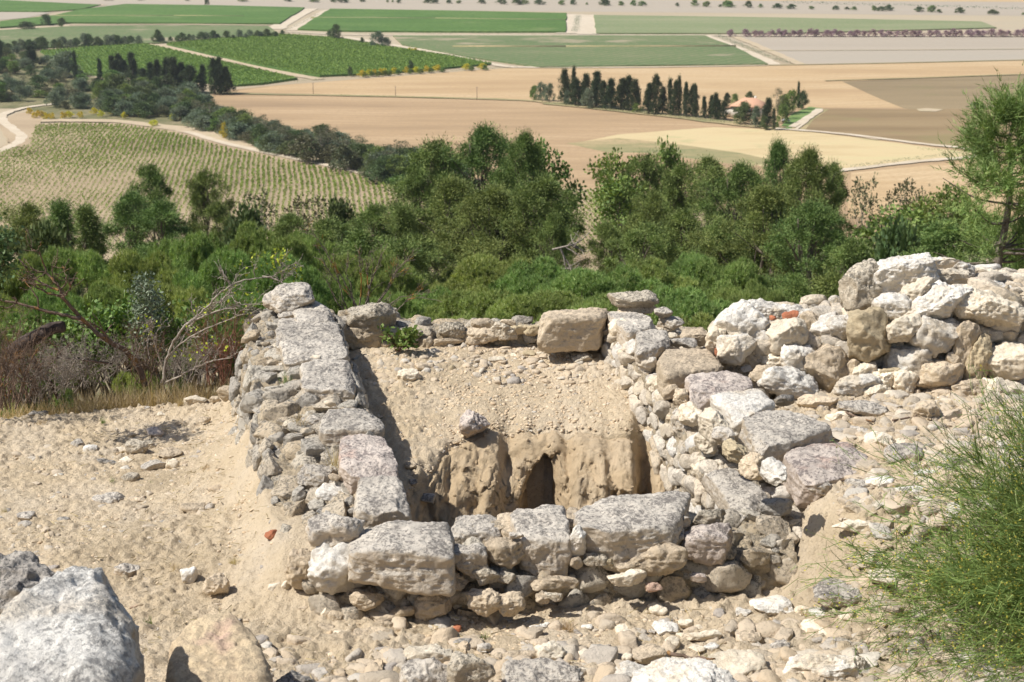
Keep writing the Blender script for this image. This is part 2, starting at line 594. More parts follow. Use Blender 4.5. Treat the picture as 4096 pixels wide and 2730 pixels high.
def near_ground():
    xs = np.arange(-5.2, 5.4, 0.0145)
    ys = np.arange(3.0, 13.2, 0.0145)
    X, Y = np.meshgrid(xs, ys)
    x, y = X.ravel(), Y.ravel()
    z = H(x, y)
    xl = np.interp(y, IN_L[:, 1], IN_L[:, 0])
    xr = np.interp(y, IN_R[:, 1], IN_R[:, 0])
    inside = (x > xl - 0.35) & (x < xr + 0.12) & (y > 7.50 + 0.16 * (x + 0.6)) & (y < 11.6)
    z = np.where(inside, floor_z(x, y), z)
    pit = inside & (y < lip(x) + 0.10) & (x > -1.0)
    z = np.where(pit, -4.95, z)
    nearlip = inside & ~pit & (y < lip(x) + .16)
    z = np.where(nearlip, z - .02, z)
    P = np.stack([x, y, z], 1)
    am = np.where(pit, 0, 1.0)
    amp = 0.05 * fbm(P * 1.1, 3, 1) + 0.020 * fbm(P * 5.0, 3, 4)
    # clods and crumbs
    cl = vnoise(P * 24, 9)
    cl2 = vnoise(P * 46, 19)
    crumb = 0.026 * np.clip(cl - 0.10, 0, 1) + 0.024 * np.clip(cl2 - 0.08, 0, 1) + 0.014 * ridged(P * 11, 2, 77)
    dens = sstep((fbm(P * 0.9, 2, 33) + 0.55))
    rill = 0.018 * ridged(P * np.array([3.5, 1.2, 1]), 2, 8) * sstep((x + 2.6) / 0.9) * (x < -1.2)
    P[:, 2] = z + am * (amp + crumb * (0.4 + dens) + 0.004 * vnoise(P * 90, 3) + rill)
    me = mesh_np('ground', P, grid_faces(len(ys), len(xs))[:, [0, 1, 2, 3]], M['soil'])
    o = link('ground', me)
    tag(o, 'pale sandy ground of crumbly soil round and inside the ruined walls', 'ground', kind='structure')


near_ground()


def far_ground():
    # one coarse sheet for the hillside, finer near the ruin; it lies just under the detailed ground
    ys = np.concatenate([np.arange(-25, 2.6, 1.3), np.arange(2.6, 13.4, 0.45), np.arange(13.5, 40, 0.7), np.arange(40, 160, 3), np.arange(160, 430, 8)])
    sx = np.linspace(-1, 1, 161)
    P = []
    for y in ys:
        w = 12 + 1.1 * max(0, y)
        P.append(np.stack([sx * (0.35 + 0.65 * np.abs(sx)) * (w + 12), np.full(len(sx), y), np.zeros(len(sx))], 1))
    P = np.concatenate(P)
    x, y = P[:, 0], P[:, 1]
    z = H(x, y)
    fade = sstep((y - 13) / 30)
    z = z + fade * (1.2 * fbm(P * 0.06, 3, 5) + 0.2 * fbm(P * 0.4, 2, 6)) * (1 - sstep((y - 290) / 60)) * np.minimum(1, 0.2 + y / 150)
    near = (x > -5.6) & (x < 5.8) & (y > 2.6) & (y < 13.4)
    inner = (x > -2.4) & (x < 2.6) & (y > 6.5) & (y < 12.2)
    z = np.where(near, z - 0.12, z)
    z = np.where(inner, -5.3, z)
    P[:, 2] = z
    n = N('hillside_soil', 0.97)
    v = n.coord('World')
    f = n.noise(v, 0.25, 6, 0.65)
    col = n.ramp(f, [(0.35, (0.13, 0.14, 0.06, 1)), (0.5, (0.30, 0.24, 0.15, 1)), (0.62, (0.42, 0.33, 0.21, 1))])
    col = n.mix(col, (0.09, 0.11, 0.045, 1), n.math('MULTIPLY', n.step(n.noise(v, 2.2, 5, 0.7), 0.5, 0.62), 0.7))
    m = n.fin(col, n.bump(n.noise(v, 3, 5, 0.6), 0.2))
    me = mesh_np('hillside', P, grid_faces(len(ys), len(sx)), m)
    tag(link('hillside', me), 'dry scrubby hillside falling away below the ruin to the plain', 'hillside', kind='structure')


far_ground()


# ---------------------------------------------------------------- the plain and its fields
def field_mat(name, a, b, c, scale=0.02, stretch=(1, 1, 1), rot=0.0, fine=1.2, finec=None, fine_amt=0.5, patch=None, bump=0.08, rows=None):
    n = N(name, 0.98)
    v = n.coord('World', stretch, (0, 0, rot))
    f = n.noise(v, scale, 6, 0.6)
    col = n.ramp(f, [(0.32, a), (0.5, b), (0.68, c)])
    v2 = n.coord('World')
    if finec:
        ff = n.noise(v2, fine, 4, 0.7)
        col = n.mix(col, finec, n.math('MULTIPLY', n.step(ff, 0.47, 0.63), fine_amt))
    if rows:
        # (spacing, angle, colour, amount): drilled rows
        vr = n.coord('World', (1, 1, 1), (0, 0, rows[1]))
        w = n.node('ShaderNodeTexWave')
        w.bands_direction = 'X'
        w.inputs['Scale'].default_value = 0.314 / rows[0]
        w.inputs['Distortion'].default_value = 1.2
        w.inputs['Detail'].default_value = 3
        w.inputs['Detail Scale'].default_value = 0.6
        n.l(vr, w.inputs['Vector'])
        col = n.mix(col, rows[2], n.math('MULTIPLY', n.step(w.outputs['Fac'], 0.35, 0.75), rows[3]))
    if patch:
        pf = n.step(n.noise(v2, patch[1], 4, 0.6), patch[2], patch[2] + 0.1)
        col = n.mix(col, patch[0], n.math('MULTIPLY', pf, patch[3]))
    return n.fin(col, n.bump(n.noise(v2, 2.0, 4, 0.7), bump))


MF = {}
MF['plain'] = field_mat('far_dry_field', (0.372, 0.302, 0.205, 1), (0.428, 0.353, 0.242, 1), (0.391, 0.339, 0.251, 1), 0.006, (0.2, 1, 1))
MF['wheat'] = field_mat('ripe_wheat', (0.396, 0.270, 0.149, 1), (0.486, 0.347, 0.194, 1), (0.540, 0.405, 0.243, 1), 0.03, (0.3, 1.2, 1), 0.1, 0.5, (0.378, 0.261, 0.144, 1), 0.6, rows=(9.0, 1.2, (0.414, 0.288, 0.162, 1), 0.35))
MF['wheat2'] = field_mat('ripe_wheat_brownish', (0.290, 0.202, 0.119, 1), (0.405, 0.282, 0.163, 1), (0.493, 0.356, 0.216, 1), 0.022, (0.3, 1.6, 1), -0.1, 0.5, (0.317, 0.220, 0.128, 1), 0.55, rows=(8.0, 1.75, (0.352, 0.246, 0.145, 1), 0.35))
MF['pale'] = field_mat('pale_yellow_wheat', (0.478, 0.368, 0.202, 1), (0.552, 0.442, 0.253, 1), (0.524, 0.451, 0.248, 1), 0.05, (0.4, 1.5, 1), -0.1, 1.0, (0.552, 0.432, 0.248, 1), 0.4, ((0.350, 0.350, 0.175, 1), 0.035, 0.60, 0.5))
MF['grass'] = field_mat('rough_green_grass', (0.20, 0.21, 0.10, 1), (0.32, 0.27, 0.14, 1), (0.46, 0.34, 0.20, 1), 0.05, (0.4, 1.6, 1), 0, 0.4, (0.17, 0.19, 0.08, 1), 0.4)
MF['plough'] = field_mat('ploughed_brown_soil', (0.207, 0.157, 0.090, 1), (0.262, 0.198, 0.114, 1), (0.302, 0.231, 0.134, 1), 0.03, (0.25, 1.5, 1), 0.12, 0.9, (0.199, 0.153, 0.087, 1), 0.5, ((0.191, 0.182, 0.074, 1), 0.02, 0.56, 0.45))
MF['plough2'] = field_mat('ploughed_reddish_soil', (0.215, 0.153, 0.081, 1), (0.270, 0.194, 0.104, 1), (0.310, 0.231, 0.127, 1), 0.03, (0.25, 1.5, 1), -0.1, 0.9, (0.247, 0.174, 0.097, 1), 0.45, ((0.239, 0.215, 0.094, 1), 0.015, 0.58, 0.45))
MF['greyf'] = field_mat('bare_grey_field', (0.353, 0.302, 0.237, 1), (0.391, 0.335, 0.265, 1), (0.372, 0.330, 0.265, 1), 0.01, (0.1, 1.5, 1), 0, 0.5, (0.400, 0.353, 0.279, 1), 0.4)
MF['vinesoil'] = field_mat('stony_vineyard_soil', (0.342, 0.257, 0.167, 1), (0.405, 0.310, 0.203, 1), (0.450, 0.351, 0.234, 1), 0.03, (0.3, 1, 1), 0.0, 1.2, (0.306, 0.230, 0.149, 1), 0.4)
MF['track'] = field_mat('pale_dirt_track', (0.50, 0.42, 0.31, 1), (0.56, 0.475, 0.36, 1), (0.60, 0.52, 0.41, 1), 0.15, (1, 1, 1), 0, 1.5, (0.50, 0.42, 0.31, 1), 0.4)
MF['verge'] = field_mat('dusty_verge', (0.44, 0.35, 0.24, 1), (0.50, 0.40, 0.28, 1), (0.42, 0.36, 0.22, 1), 0.12, (1, 1, 1), 0, 1.5, (0.34, 0.28, 0.17, 1), 0.5)
MF['scrubland'] = field_mat('scrubby_ground', (0.128, 0.132, 0.060, 1), (0.192, 0.176, 0.088, 1), (0.272, 0.224, 0.136, 1), 0.08, (1, 1, 1), 0, 0.6, (0.096, 0.104, 0.048, 1), 0.6)
MF['lawn'] = field_mat('mown_lawn', (0.10, 0.17, 0.05, 1), (0.14, 0.22, 0.065, 1), (0.20, 0.26, 0.09, 1), 0.1)
MF['green'] = field_mat('bright_vine_canopy', (0.081, 0.158, 0.032, 1), (0.104, 0.194, 0.041, 1), (0.144, 0.225, 0.059, 1), 0.03, (0.4, 1, 1), 0, 0.25, (0.059, 0.117, 0.027, 1), 0.8, ((0.198, 0.234, 0.090, 1), .012, .6, .5), 0.5, (7.0, .3, (0.068, 0.135, 0.027, 1), .5))
MF['greenlo'] = field_mat('young_vine_canopy', (0.114, 0.172, 0.066, 1), (0.145, 0.198, 0.079, 1), (0.211, 0.229, 0.114, 1), 0.02, (0.4, 1, 1), 0, 0.4, (0.282, 0.246, 0.150, 1), 0.7, ((0.370, 0.308, 0.211, 1), 0.012, 0.56, 0.8), 0.5, (8.0, .6, (0.088, 0.141, 0.053, 1), .5))
MF['greenpale'] = field_mat('thin_vine_canopy', (0.162, 0.207, 0.090, 1), (0.198, 0.234, 0.113, 1), (0.252, 0.261, 0.144, 1), 0.015, (0.3, 1, 1), 0, 0.35, (0.306, 0.279, 0.180, 1), 0.6)


def VP(pts, z=PLAIN):
    """outline in the 2353-wide view of the photograph -> points on the plain"""
    return [at_z(a * K, b * K, z) for a, b in pts]


_lay = [0]


def flat(name, pts, mat, label, cat, top=None, kind='structure', densify=True):
    _lay[0] += 1
    z = PLAIN + 0.009 * _lay[0]
    P = VP(pts)
    bm = bmesh.new()
    # soften the ruler-straight edges a little
    out = []
    r = random.Random(len(P) * 7 + _lay[0])
    for i in range(len(P)):
        a, b = P[i], P[(i + 1) % len(P)]
        L = np.linalg.norm(b - a)
        k = max(1, min(24, int(L / 25)))
        for j in range(k):
            q = a + (b - a) * j / k
            if j:
                q = q + np.array([r.uniform(-.8, .8), r.uniform(-.8, .8), 0])
            out.append(q)
    hh = top or 0
    vs = [bm.verts.new((q[0], q[1], z + hh)) for q in out]
    f = bm.faces.new(vs)
    if top:
        lo = [bm.verts.new((q[0], q[1], PLAIN)) for q in out]
        n = len(vs)
        for i in range(n):
            bm.faces.new((vs[i], lo[i], lo[(i + 1) % n], vs[(i + 1) % n]))
    bmesh.ops.recalc_face_normals(bm, faces=bm.faces)
    if f.normal.z < 0:
        bmesh.ops.reverse_faces(bm, faces=bm.faces)
    bmesh.ops.triangulate(bm, faces=[f])
    me = bpy.data.meshes.new(name)
    bm.to_mesh(me)
    bm.free()
    me.materials.append(mat)
    o = link(name, me)
    tag(o, label, cat, kind=kind)
    return o


def band(name, pts, w, mat, label, cat, sub=5):
    """a track of width w metres along a polyline given in view coordinates"""
    _lay[0] += 1
    z = PLAIN + 0.009 * _lay[0]
    P = spline(VP(pts), sub)
    P = P + RS.normal(0, 0.25, P.shape)
    T = np.gradient(P[:, :2], axis=0)
    T /= np.linalg.norm(T, axis=1)[:, None]
    Nn = np.stack([-T[:, 1], T[:, 0]], 1)
    wv = np.broadcast_to(np.asarray(w, float), (len(P),)) if np.ndim(w) == 0 else np.interp(np.linspace(0, 1, len(P)), np.linspace(0, 1, len(w)), w)
    wv = wv * (1 + 0.12 * RS.normal(0, 1, len(P)).clip(-1, 1))
    A = P[:, :2] + Nn * wv[:, None] / 2
    B = P[:, :2] - Nn * wv[:, None] / 2
    V = np.zeros((2 * len(P), 3))
    V[0::2, :2] = A
    V[1::2, :2] = B
    V[:, 2] = z
    i = np.arange(len(P) - 1) * 2
    o = link(name, mesh_np(name, V, np.stack([i, i + 1, i + 3, i + 2], 1), mat, False))
    tag(o, label, cat, kind='structure')
    return o


# base plain: to the horizon
bp = np.array([[-26000, 300, PLAIN - 0.05], [26000, 300, PLAIN - 0.05], [26000, 40000, PLAIN - 0.05], [-26000, 40000, PLAIN - 0.05]])
tag(link('plain', mesh_np('plain', bp, np.array([[0, 1, 2, 3]]), MF['plain'], False)), 'flat dry farmland plain running to the horizon', 'plain', kind='structure')

flat('wheat_field', [(-900, 6), (3100, 44), (3100, -6), (1300, -8), (-900, -8)], MF['greyf'], 'broad greyish tan stubble field across the top of the view', 'field')
flat('wheat_field', [(600, -8), (3100, -8), (3100, 8), (1700, 2), (1100, -3)], MF['wheat'], 'farthest peach coloured field at the upper edge', 'field')
flat('wheat_field', [(470, 216), (540, 206), (640, 196), (1150, 158), (1230, 155), (1800, 151), (2360, 139), (3100, 137), (3100, 560), (1600, 560), (1200, 470), (980, 400), (700, 330), (430, 262)], MF['wheat2'], 'large brownish wheat field in front of the cypress row', 'field')
flat('wheat_field', [(530, 212), (640, 197), (1150, 158), (1230, 155), (1800, 151), (2360, 139), (3100, 137), (3100, 172), (2360, 173), (1935, 188), (2075, 249), (1880, 248), (1700, 262), (1650, 270), (1300, 243), (1200, 230), (900, 222), (700, 215)], MF['wheat'], 'ripe peach wheat field behind the house and cypresses', 'field')
flat('wheat_field', [(1310, 332), (1420, 310), (1640, 293), (1830, 300), (2240, 352), (2180, 368), (1940, 391), (1760, 384), (1560, 352)], MF['pale'], 'pale yellow wheat field in front of the house', 'field')
flat('grass_patch', [(1300, 330), (1420, 318), (1540, 330), (1700, 352), (1790, 372), (1720, 384), (1560, 372), (1400, 352)], MF['grass'], 'rough green damp patch at the edge of the pale field', 'grass')
flat('wheat_field', [(1330, 350), (1480, 352), (1640, 372), (1760, 388), (1700, 400), (1480, 392), (1340, 380)], MF['wheat2'], 'small brown strip of wheat behind the slope trees', 'field')
flat('ploughed_field', [(1935, 188), (2360, 172), (3100, 168), (3100, 247), (2090, 252), (2075, 249), (2000, 218)], MF['plough'], 'upper ploughed dark brown field on the right', 'field')
flat('ploughed_field', [(1885, 250), (2075, 252), (3100, 250), (3100, 366), (2270, 352), (2230, 346), (1900, 302), (1815, 297)], MF['plough2'], 'lower ploughed reddish brown field beside the house', 'field')
flat('wheat_field', [(1955, 398), (2200, 372), (2265, 362), (3100, 360), (3100, 520), (1950, 500)], MF['wheat'], 'nearest peach wheat field below the bend of the track', 'field')
flat('lawn', [(1790, 296), (1820, 262), (1860, 246), (1890, 250), (1860, 272), (1815, 298)], MF['lawn'], 'small green lawn beside the house', 'lawn')
flat('bare_field', [(1690, 86), (3100, 87), (3100, 137), (2360, 139), (2100, 144), (1835, 150)], MF['greyf'], 'bare grey field below the pink hedge', 'field')
flat('dry_verge', [(1815, 298), (1850, 272), (1875, 252), (1905, 252), (1870, 275), (1850, 300)], MF['grass'], 'grassy margin with wheel tracks beside the lawn', 'verge')
# vineyards
CANOPY = 1.1
flat('scrubland', [(-900, 120), (90, 118), (170, 172), (260, 186), (400, 190), (470, 214), (480, 236), (640, 288), (760, 318), (900, 350), (990, 392), (1120, 420), (1060, 446), (930, 424), (804, 386), (649, 350), (513, 312), (444, 292), (359, 286), (273, 279), (75, 276), (60, 250), (-900, 240)], MF['scrubland'], 'rough scrubby ground between the vineyards and the wheat', 'scrubland')
flat('vineyard', [(903, 84), (1620, 84), (1700, 116), (1765, 150), (1500, 153), (1235, 156), (1080, 134), (925, 105)], MF['greenlo'], 'wide thin green vineyard with bare patches in the middle distance', 'vineyard', 0.7)
flat('vineyard', [(383, 104), (500, 93), (650, 82), (770, 90), (900, 112), (1020, 130), (1130, 150), (1010, 161), (880, 172), (735, 178), (690, 172), (560, 146)], MF['green'], 'bright green vineyard right of the diagonal track', 'vineyard', CANOPY)
flat('vineyard', [(92, 121), (200, 112), (335, 105), (370, 112), (500, 143), (684, 184), (600, 196), (540, 200), (400, 186), (171, 172)], MF['green'], 'bright green vineyard behind the dark cypresses on the left', 'vineyard', CANOPY)
flat('vineyard', [(126, 38), (180, 25), (290, 12), (500, 15), (700, 20), (643, 57), (400, 56), (164, 55), (0, 66), (0, 52)], MF['green'], 'long bright green vineyard at the upper left', 'vineyard', CANOPY)
flat('vineyard', [(759, 23), (1020, 27), (1302, 33), (1299, 76), (1050, 76), (775, 74), (684, 70), (715, 50)], MF['green'], 'rectangular bright green vineyard at the top centre', 'vineyard', CANOPY)
flat('vineyard', [(1364, 37), (1800, 43), (2253, 52), (2290, 66), (1800, 79), (1370, 79)], MF['greenpale'], 'pale green vineyard at the upper right above the pink hedge', 'vineyard', 0.8)
flat('vineyard', [(-900, 78), (0, 72), (157, 63), (400, 60), (615, 62), (640, 78), (500, 91), (369, 101), (180, 108), (0, 118), (-900, 120)], MF['greenlo'], 'thin green vineyard strip above the hedge on the left', 'vineyard', 0.7)
flat('vineyard', [(-900, 3), (0, 2), (232, 13), (180, 24), (100, 29), (-900, 24)], MF['green'], 'small green vineyard in the upper left corner', 'vineyard', 0.8)
flat('bare_field', [(-900, 26), (0, 25), (120, 30), (60, 42), (0, 47), (-900, 50)], MF['greyf'], 'narrow pale fallow strip at the left edge', 'field')
flat('vineyard_soil', [(-260, 560), (-260, 345), (0, 346), (60, 330), (75, 287), (150, 283), (273, 284), (359, 296), (444, 308), (513, 330), (649, 362), (804, 393), (930, 431), (1420, 437), (1650, 470), (1700, 620), (1300, 640), (300, 640), (-260, 600)], MF['vinesoil'], 'tan stony soil of the nearest young vineyard', 'field')
# headlands inside the vineyards
for pts, w, l in (([(126, 36), (400, 36), (560, 37)], 3, 'dark headland between rows in the upper left vineyard'),
                  ([(715, 40), (1000, 42), (1300, 45)], 3, 'dark headland line across the top centre vineyard'),
                  ([(1040, 106), (1300, 106), (1690, 105)], 4, 'dark headland line across the middle vineyard')):
    _lay[0] += 1
    P = np.array(VP(pts, PLAIN + 1.3))
    g = Geo()
    for a, b in zip(P[:-1], P[1:]):
        c = (a + b) / 2
        g.box(c + np.array([0, 0, -0.75]), (np.linalg.norm(b - a), w, 1.9), math.atan2(b[1] - a[1], b[0] - a[0]))
    tag(g.obj('headland', MF['grass'], smooth=False), l, 'headland', kind='structure')

for pts, l in (([(2106, 252), (2130, 250), (2168, 253), (2150, 258), (2112, 257)], 'pale chalky patch between the two ploughed fields'), ([(2268, 243), (2300, 242), (2308, 246), (2276, 247)], 'small pale patch beside the lone thicket'),
               ([(1976, 316), (2000, 315), (2032, 322), (2010, 323)], 'pale patch in the reddish ploughed field near the track')):
    flat('chalk_patch', pts, MF['verge'], l, 'patch')
# tracks
band('dirt_track', [(335, 102), (400, 113), (470, 129), (560, 147), (640, 166), (735, 184)], 8, MF['verge'], 'grassy diagonal track between the two bright green vineyards', 'track')
band('dirt_track', [(0, 24), (60, 27), (120, 28), (170, 22), (240, 12)], 9, MF['verge'], 'pale track at the top left corner', 'track')
band('dirt_track', [(632, 68), (655, 52), (690, 33), (712, 21)], 16, MF['track'], 'pale dirt track left of the ditch at the top', 'track')
band('dirt_track', [(668, 71), (700, 52), (738, 32), (756, 24)], 9, MF['track'], 'pale dirt track right of the ditch at the top', 'track')
band('dirt_track', [(1312, 78), (1313, 60), (1316, 34)], 24, MF['track'], 'straight pale track left of the central ditch', 'track')
band('dirt_track', [(1350, 80), (1351, 60), (1350, 35)], 18, MF['track'], 'straight pale track right of the central ditch', 'track')
band('dirt_track', [(160, 58), (400, 57), (620, 59)], 9, MF['verge'], 'dusty verge below the upper left vineyard', 'track')
band('dirt_track', [(655, 74), (780, 80), (900, 82), (1300, 82), (1640, 83), (2000, 84), (2400, 85)], 7, MF['track'], 'long pale track running under the grey hedges', 'track')
band('dirt_track', [(790, 86), (860, 98), (920, 108), (980, 118), (1060, 134), (1150, 152), (1230, 156), (1500, 155), (1760, 151)], 8, MF['track'], 'curving pale track below the middle vineyard', 'track')
band('dirt_track', [(1622, 84), (1680, 106), (1740, 131), (1780, 150)], 9, MF['track'], 'pale track beside the middle vineyard', 'track')
band('dirt_track', [(1690, 86), (1740, 106), (1800, 132), (1840, 150)], 7, MF['verge'], 'dusty verge on the far side of the diagonal hedge', 'track')
band('dirt_track', [(1240, 157), (1700, 152), (2000, 147), (2400, 138)], 3.5, MF['grass'], 'thin grassy balk above the big wheat field', 'verge')
band('dirt_track', [(470, 214), (600, 218), (780, 221), (1000, 226), (1200, 232), (1260, 238)], 5, MF['grass'], 'green grassy balk between two wheat fields', 'verge')
band('dirt_track', [(1260, 238), (1400, 252), (1560, 270), (1680, 285), (1790, 297)], 11, MF['grass'], 'grassy verge below the cypress row', 'verge')
band('dirt_track', [(1780, 297), (1850, 302), (1950, 311), (2100, 330), (2200, 341), (2245, 348), (2262, 356), (2240, 362), (2180, 367), (2080, 376), (1950, 392), (1850, 402)], 4.2, MF['track'], 'pale farm track bending sharply on the right', 'track')
band('dirt_track', [(1885, 252), (1862, 268), (1822, 294)], 4, MF['track'], 'short pale drive beside the lawn', 'track')
band('dirt_track', [(1830, 300), (1865, 272), (1888, 255)], 1.6, MF['track'], 'faint wheel tracks at the field corner', 'track')
band('dirt_track', [(1895, 187), (2100, 181), (2360, 172)], 3, MF['grass'], 'thin grassy balk above the dark ploughed field', 'verge')
band('dirt_track', [(1700, 118), (2000, 117), (2400, 114)], 2.5, MF['grass'], 'thin grassy line across the bare grey field', 'verge')
band('dirt_track', [(60, 280), (150, 279), (273, 281), (359, 291), (444, 302), (513, 322), (649, 353), (804, 386), (950, 428), (1100, 440)], [9, 9, 8, 9, 14, 14, 12, 11, 9, 8], MF['verge'], 'dusty headland between the nearest vineyard and the scrub', 'verge')
band('dirt_track', [(430, 305), (520, 332), (649, 361), (804, 393), (940, 431)], 4, MF['track'], 'pale wheel track along the edge of the nearest vineyard', 'track')
band('dirt_track', [(100, 262), (64, 268), (46, 290), (64, 318), (60, 332), (10, 362)], 16, MF['vinesoil'], 'bare ground beside the winding track', 'verge')
band('dirt_track', [(130, 240), (67, 248), (25, 258), (6, 268), (8, 281), (30, 298), (48, 314), (42, 330), (18, 342), (-40, 362)], 4.5, MF['track'], 'winding pale dirt road at the left edge', 'track')
for cpt, w in (((1320, 38), 30),):
    pass
# ---------------------------------------------------------------- rocks
def rock_unit(seed, sub, boxy=2.6, cuts=6, lo_=0.58, hi_=0.88, lump=0.14):
    cuts = cuts + 5
    r = np.random.RandomState(seed)
    d, f = ico(sub)
    n = boxy
    rad = (np.abs(d[:, 0]) ** n + np.abs(d[:, 1]) ** n + np.abs(d[:, 2]) ** n) ** (-1.0 / n)
    p = d * rad[:, None]
    # irregular: shear and lumps, then chipped planes
    p = p * (1 + lump * fbm(d * 1.3 + seed * 3.1, 2, seed))[:, None]
    for k in range(cuts):
        nn = r.normal(0, 1, 3)
        nn /= np.linalg.norm(nn)
        h = np.max(p @ nn) * r.uniform(lo_, hi_)
        ex = np.clip(p @ nn - h, 0, None)
        p = p - nn * (ex * 0.97)[:, None]
    lo, hi = p.min(0), p.max(0)
    p = (p - (lo + hi) / 2) / ((hi - lo) / 2)
    return p, d, f


def roughen(P, D, size, rough, seed):
    s = float(size)
    o = seed * 5.7
    a = rough * s * (0.075 * fbm(P * (2.2 / s) + o, 3, seed) + 0.045 * ridged(P * (6.0 / s) + o, 2, seed + 3))
    b = rough * (0.018 * fbm(P * 15 + o, 4, seed + 5) + 0.008 * ridged(P * 38 + o, 2, seed + 6) * (s > 0.1))
    return P + D * (a + b)[:, None]


_seed = [100]


def nseed():
    _seed[0] += 1
    return _seed[0]


def sub_for(px):
    return 6 if px > 260 else 5 if px > 90 else 4 if px > 32 else 3


def rock_obj(name, c, size, rz=0.0, tilt=(0, 0), mat='tan', boxy=2.6, cuts=6, rough=1.0, sub=None, parent=None, roll=0.0):
    """a rock about c; size = (width, depth, height)"""
    sd_ = nseed()
    px = max(size) / mpp(np.asarray(c, float))
    U, D, F = rock_unit(sd_, sub or sub_for(px), boxy, cuts)
    P = U * np.asarray(size) / 2
    Rm = np.array((Matrix.Rotation(rz, 3, 'Z') @ Matrix.Rotation(tilt[0], 3, 'X') @ Matrix.Rotation(tilt[1], 3, 'Y')))
    P = P @ Rm.T
    Dn = D @ Rm.T
    P = roughen(P, Dn, min(size), rough, sd_)
    P = P + np.asarray(c)
    return obj_np(name, P, F, M[mat], parent)


def block_obj(name, quad, ztop, thick, mat='grey', boxy=5, cuts=7, rough=1.0, parent=None, sub=6, flare=0.0, zs=None):
    """a slab: quad = outline of its top face in photo pixels (back-left, back-right, front-right, front-left), top at ztop"""
    sd_ = nseed()
    zs = zs or [ztop] * 4
    q = [at_z(a, b, zz) for (a, b), zz in zip(quad, zs)]
    U, D, F = rock_unit(sd_, sub, boxy + 3, 3, 0.78, 0.93, 0.06)
    u, v = (U[:, 0] + 1) / 2, (U[:, 1] + 1) / 2      # v: 0 front, 1 back
    Q = ((1 - u) * v)[:, None] * q[0] + (u * v)[:, None] * q[1] + (u * (1 - v))[:, None] * q[2] + ((1 - u) * (1 - v))[:, None] * q[3]
    cen = sum(q) / 4
    low = (1 - U[:, 2]) / 2
    k = 1.11 + flare * low
    Q[:, :2] = cen[:2] + (Q[:, :2] - cen[:2]) * k[:, None]
    Q[:, 2] -= low * thick
    dx = (np.linalg.norm(q[1] - q[0]) + np.linalg.norm(q[2] - q[3])) / 2
    Q = roughen(Q, D, min(dx, thick * 1.3), rough * 0.62, sd_)
    return obj_np(name, Q, F, M[mat], parent)


class Zm:
    """coordinates measured in an enlarged crop of the photograph"""
    def __init__(s, ox, oy, sc):
        s.ox, s.oy, s.sc = ox, oy, sc

    def q(s, *pts):
        return [(s.ox + a / s.sc, s.oy + b / s.sc) for a, b in pts]

    def b(s, x0, y0, x1, y1):
        return (s.ox + x0 / s.sc, s.oy + y0 / s.sc, s.ox + x1 / s.sc, s.oy + y1 / s.sc)


Z1 = Zm(900, 1100, 1.96)
Z2 = Zm(900, 1800, 1.686)
Z3 = Zm(1800, 1900, 1.6807)
Z4 = Zm(1500, 1150, 1.7425)
Z5 = Zm(2500, 1150, 1.568)
Z6 = Zm(2800, 1000, 1.8156)
Z7 = Zm(2900, 1700, 1.5226)
Z8 = Zm(0, 1500, 1.2745)


def face_stone(box, a, b, mat, parent, d=0.75, boxy=2.8, cuts=6, rough=1.0, tilt=(0, 0), rz=0.0, name='stone', push=0.25, grow=1.06):
    """a stone set in a leaning face y = a + b(z+3.3), filling the box of the photograph"""
    x0, y0, x1, y1 = box
    p = at_plane((x0 + x1) / 2, (y0 + y1) / 2, a, b)
    m = mpp(p)
    w, h = (x1 - x0) * m * grow, (y1 - y0) * m * grow
    dd = d * min(w, h)
    h = max(h * 0.6, (h - dd * 0.35) / 0.94)
    p = p + np.array([0, dd * push, 0])
    return rock_obj(name, p, (w * 1.04, dd, h * 1.06), rz, tilt, mat, boxy + .9, cuts, rough, parent=parent)


def on_ground(box, h_ratio=0.6, sink=0.18, hf=None, d_ratio=0.85):
    """centre and size of a loose stone lying on the ground and filling the box"""
    x0, y0, x1, y1 = box
    u, v = (x0 + x1) / 2, (y0 + y1) / 2
    hf = hf or (lambda x, y: float(H(x, y)))
    p = at_z(u, v, -3.7)
    for _ in range(12):
        m = mpp(p)
        w = (x1 - x0) * m
        dd = d_ratio * w
        dep = math.atan2(-p[2], p[1])
        hh = ((y1 - y0) * m - dd * math.sin(dep)) / math.cos(dep)
        if hh < 0.32 * w:
            hh = 0.32 * w
            dd = max(0.35 * w, ((y1 - y0) * m - hh * math.cos(dep)) / math.sin(dep))
        g = hf(p[0], p[1])
        q = at_z(u, v, g + hh * (0.5 - sink))
        p = 0.5 * p + 0.5 * q
    return p, (w, min(dd, 1.6 * w), hh)


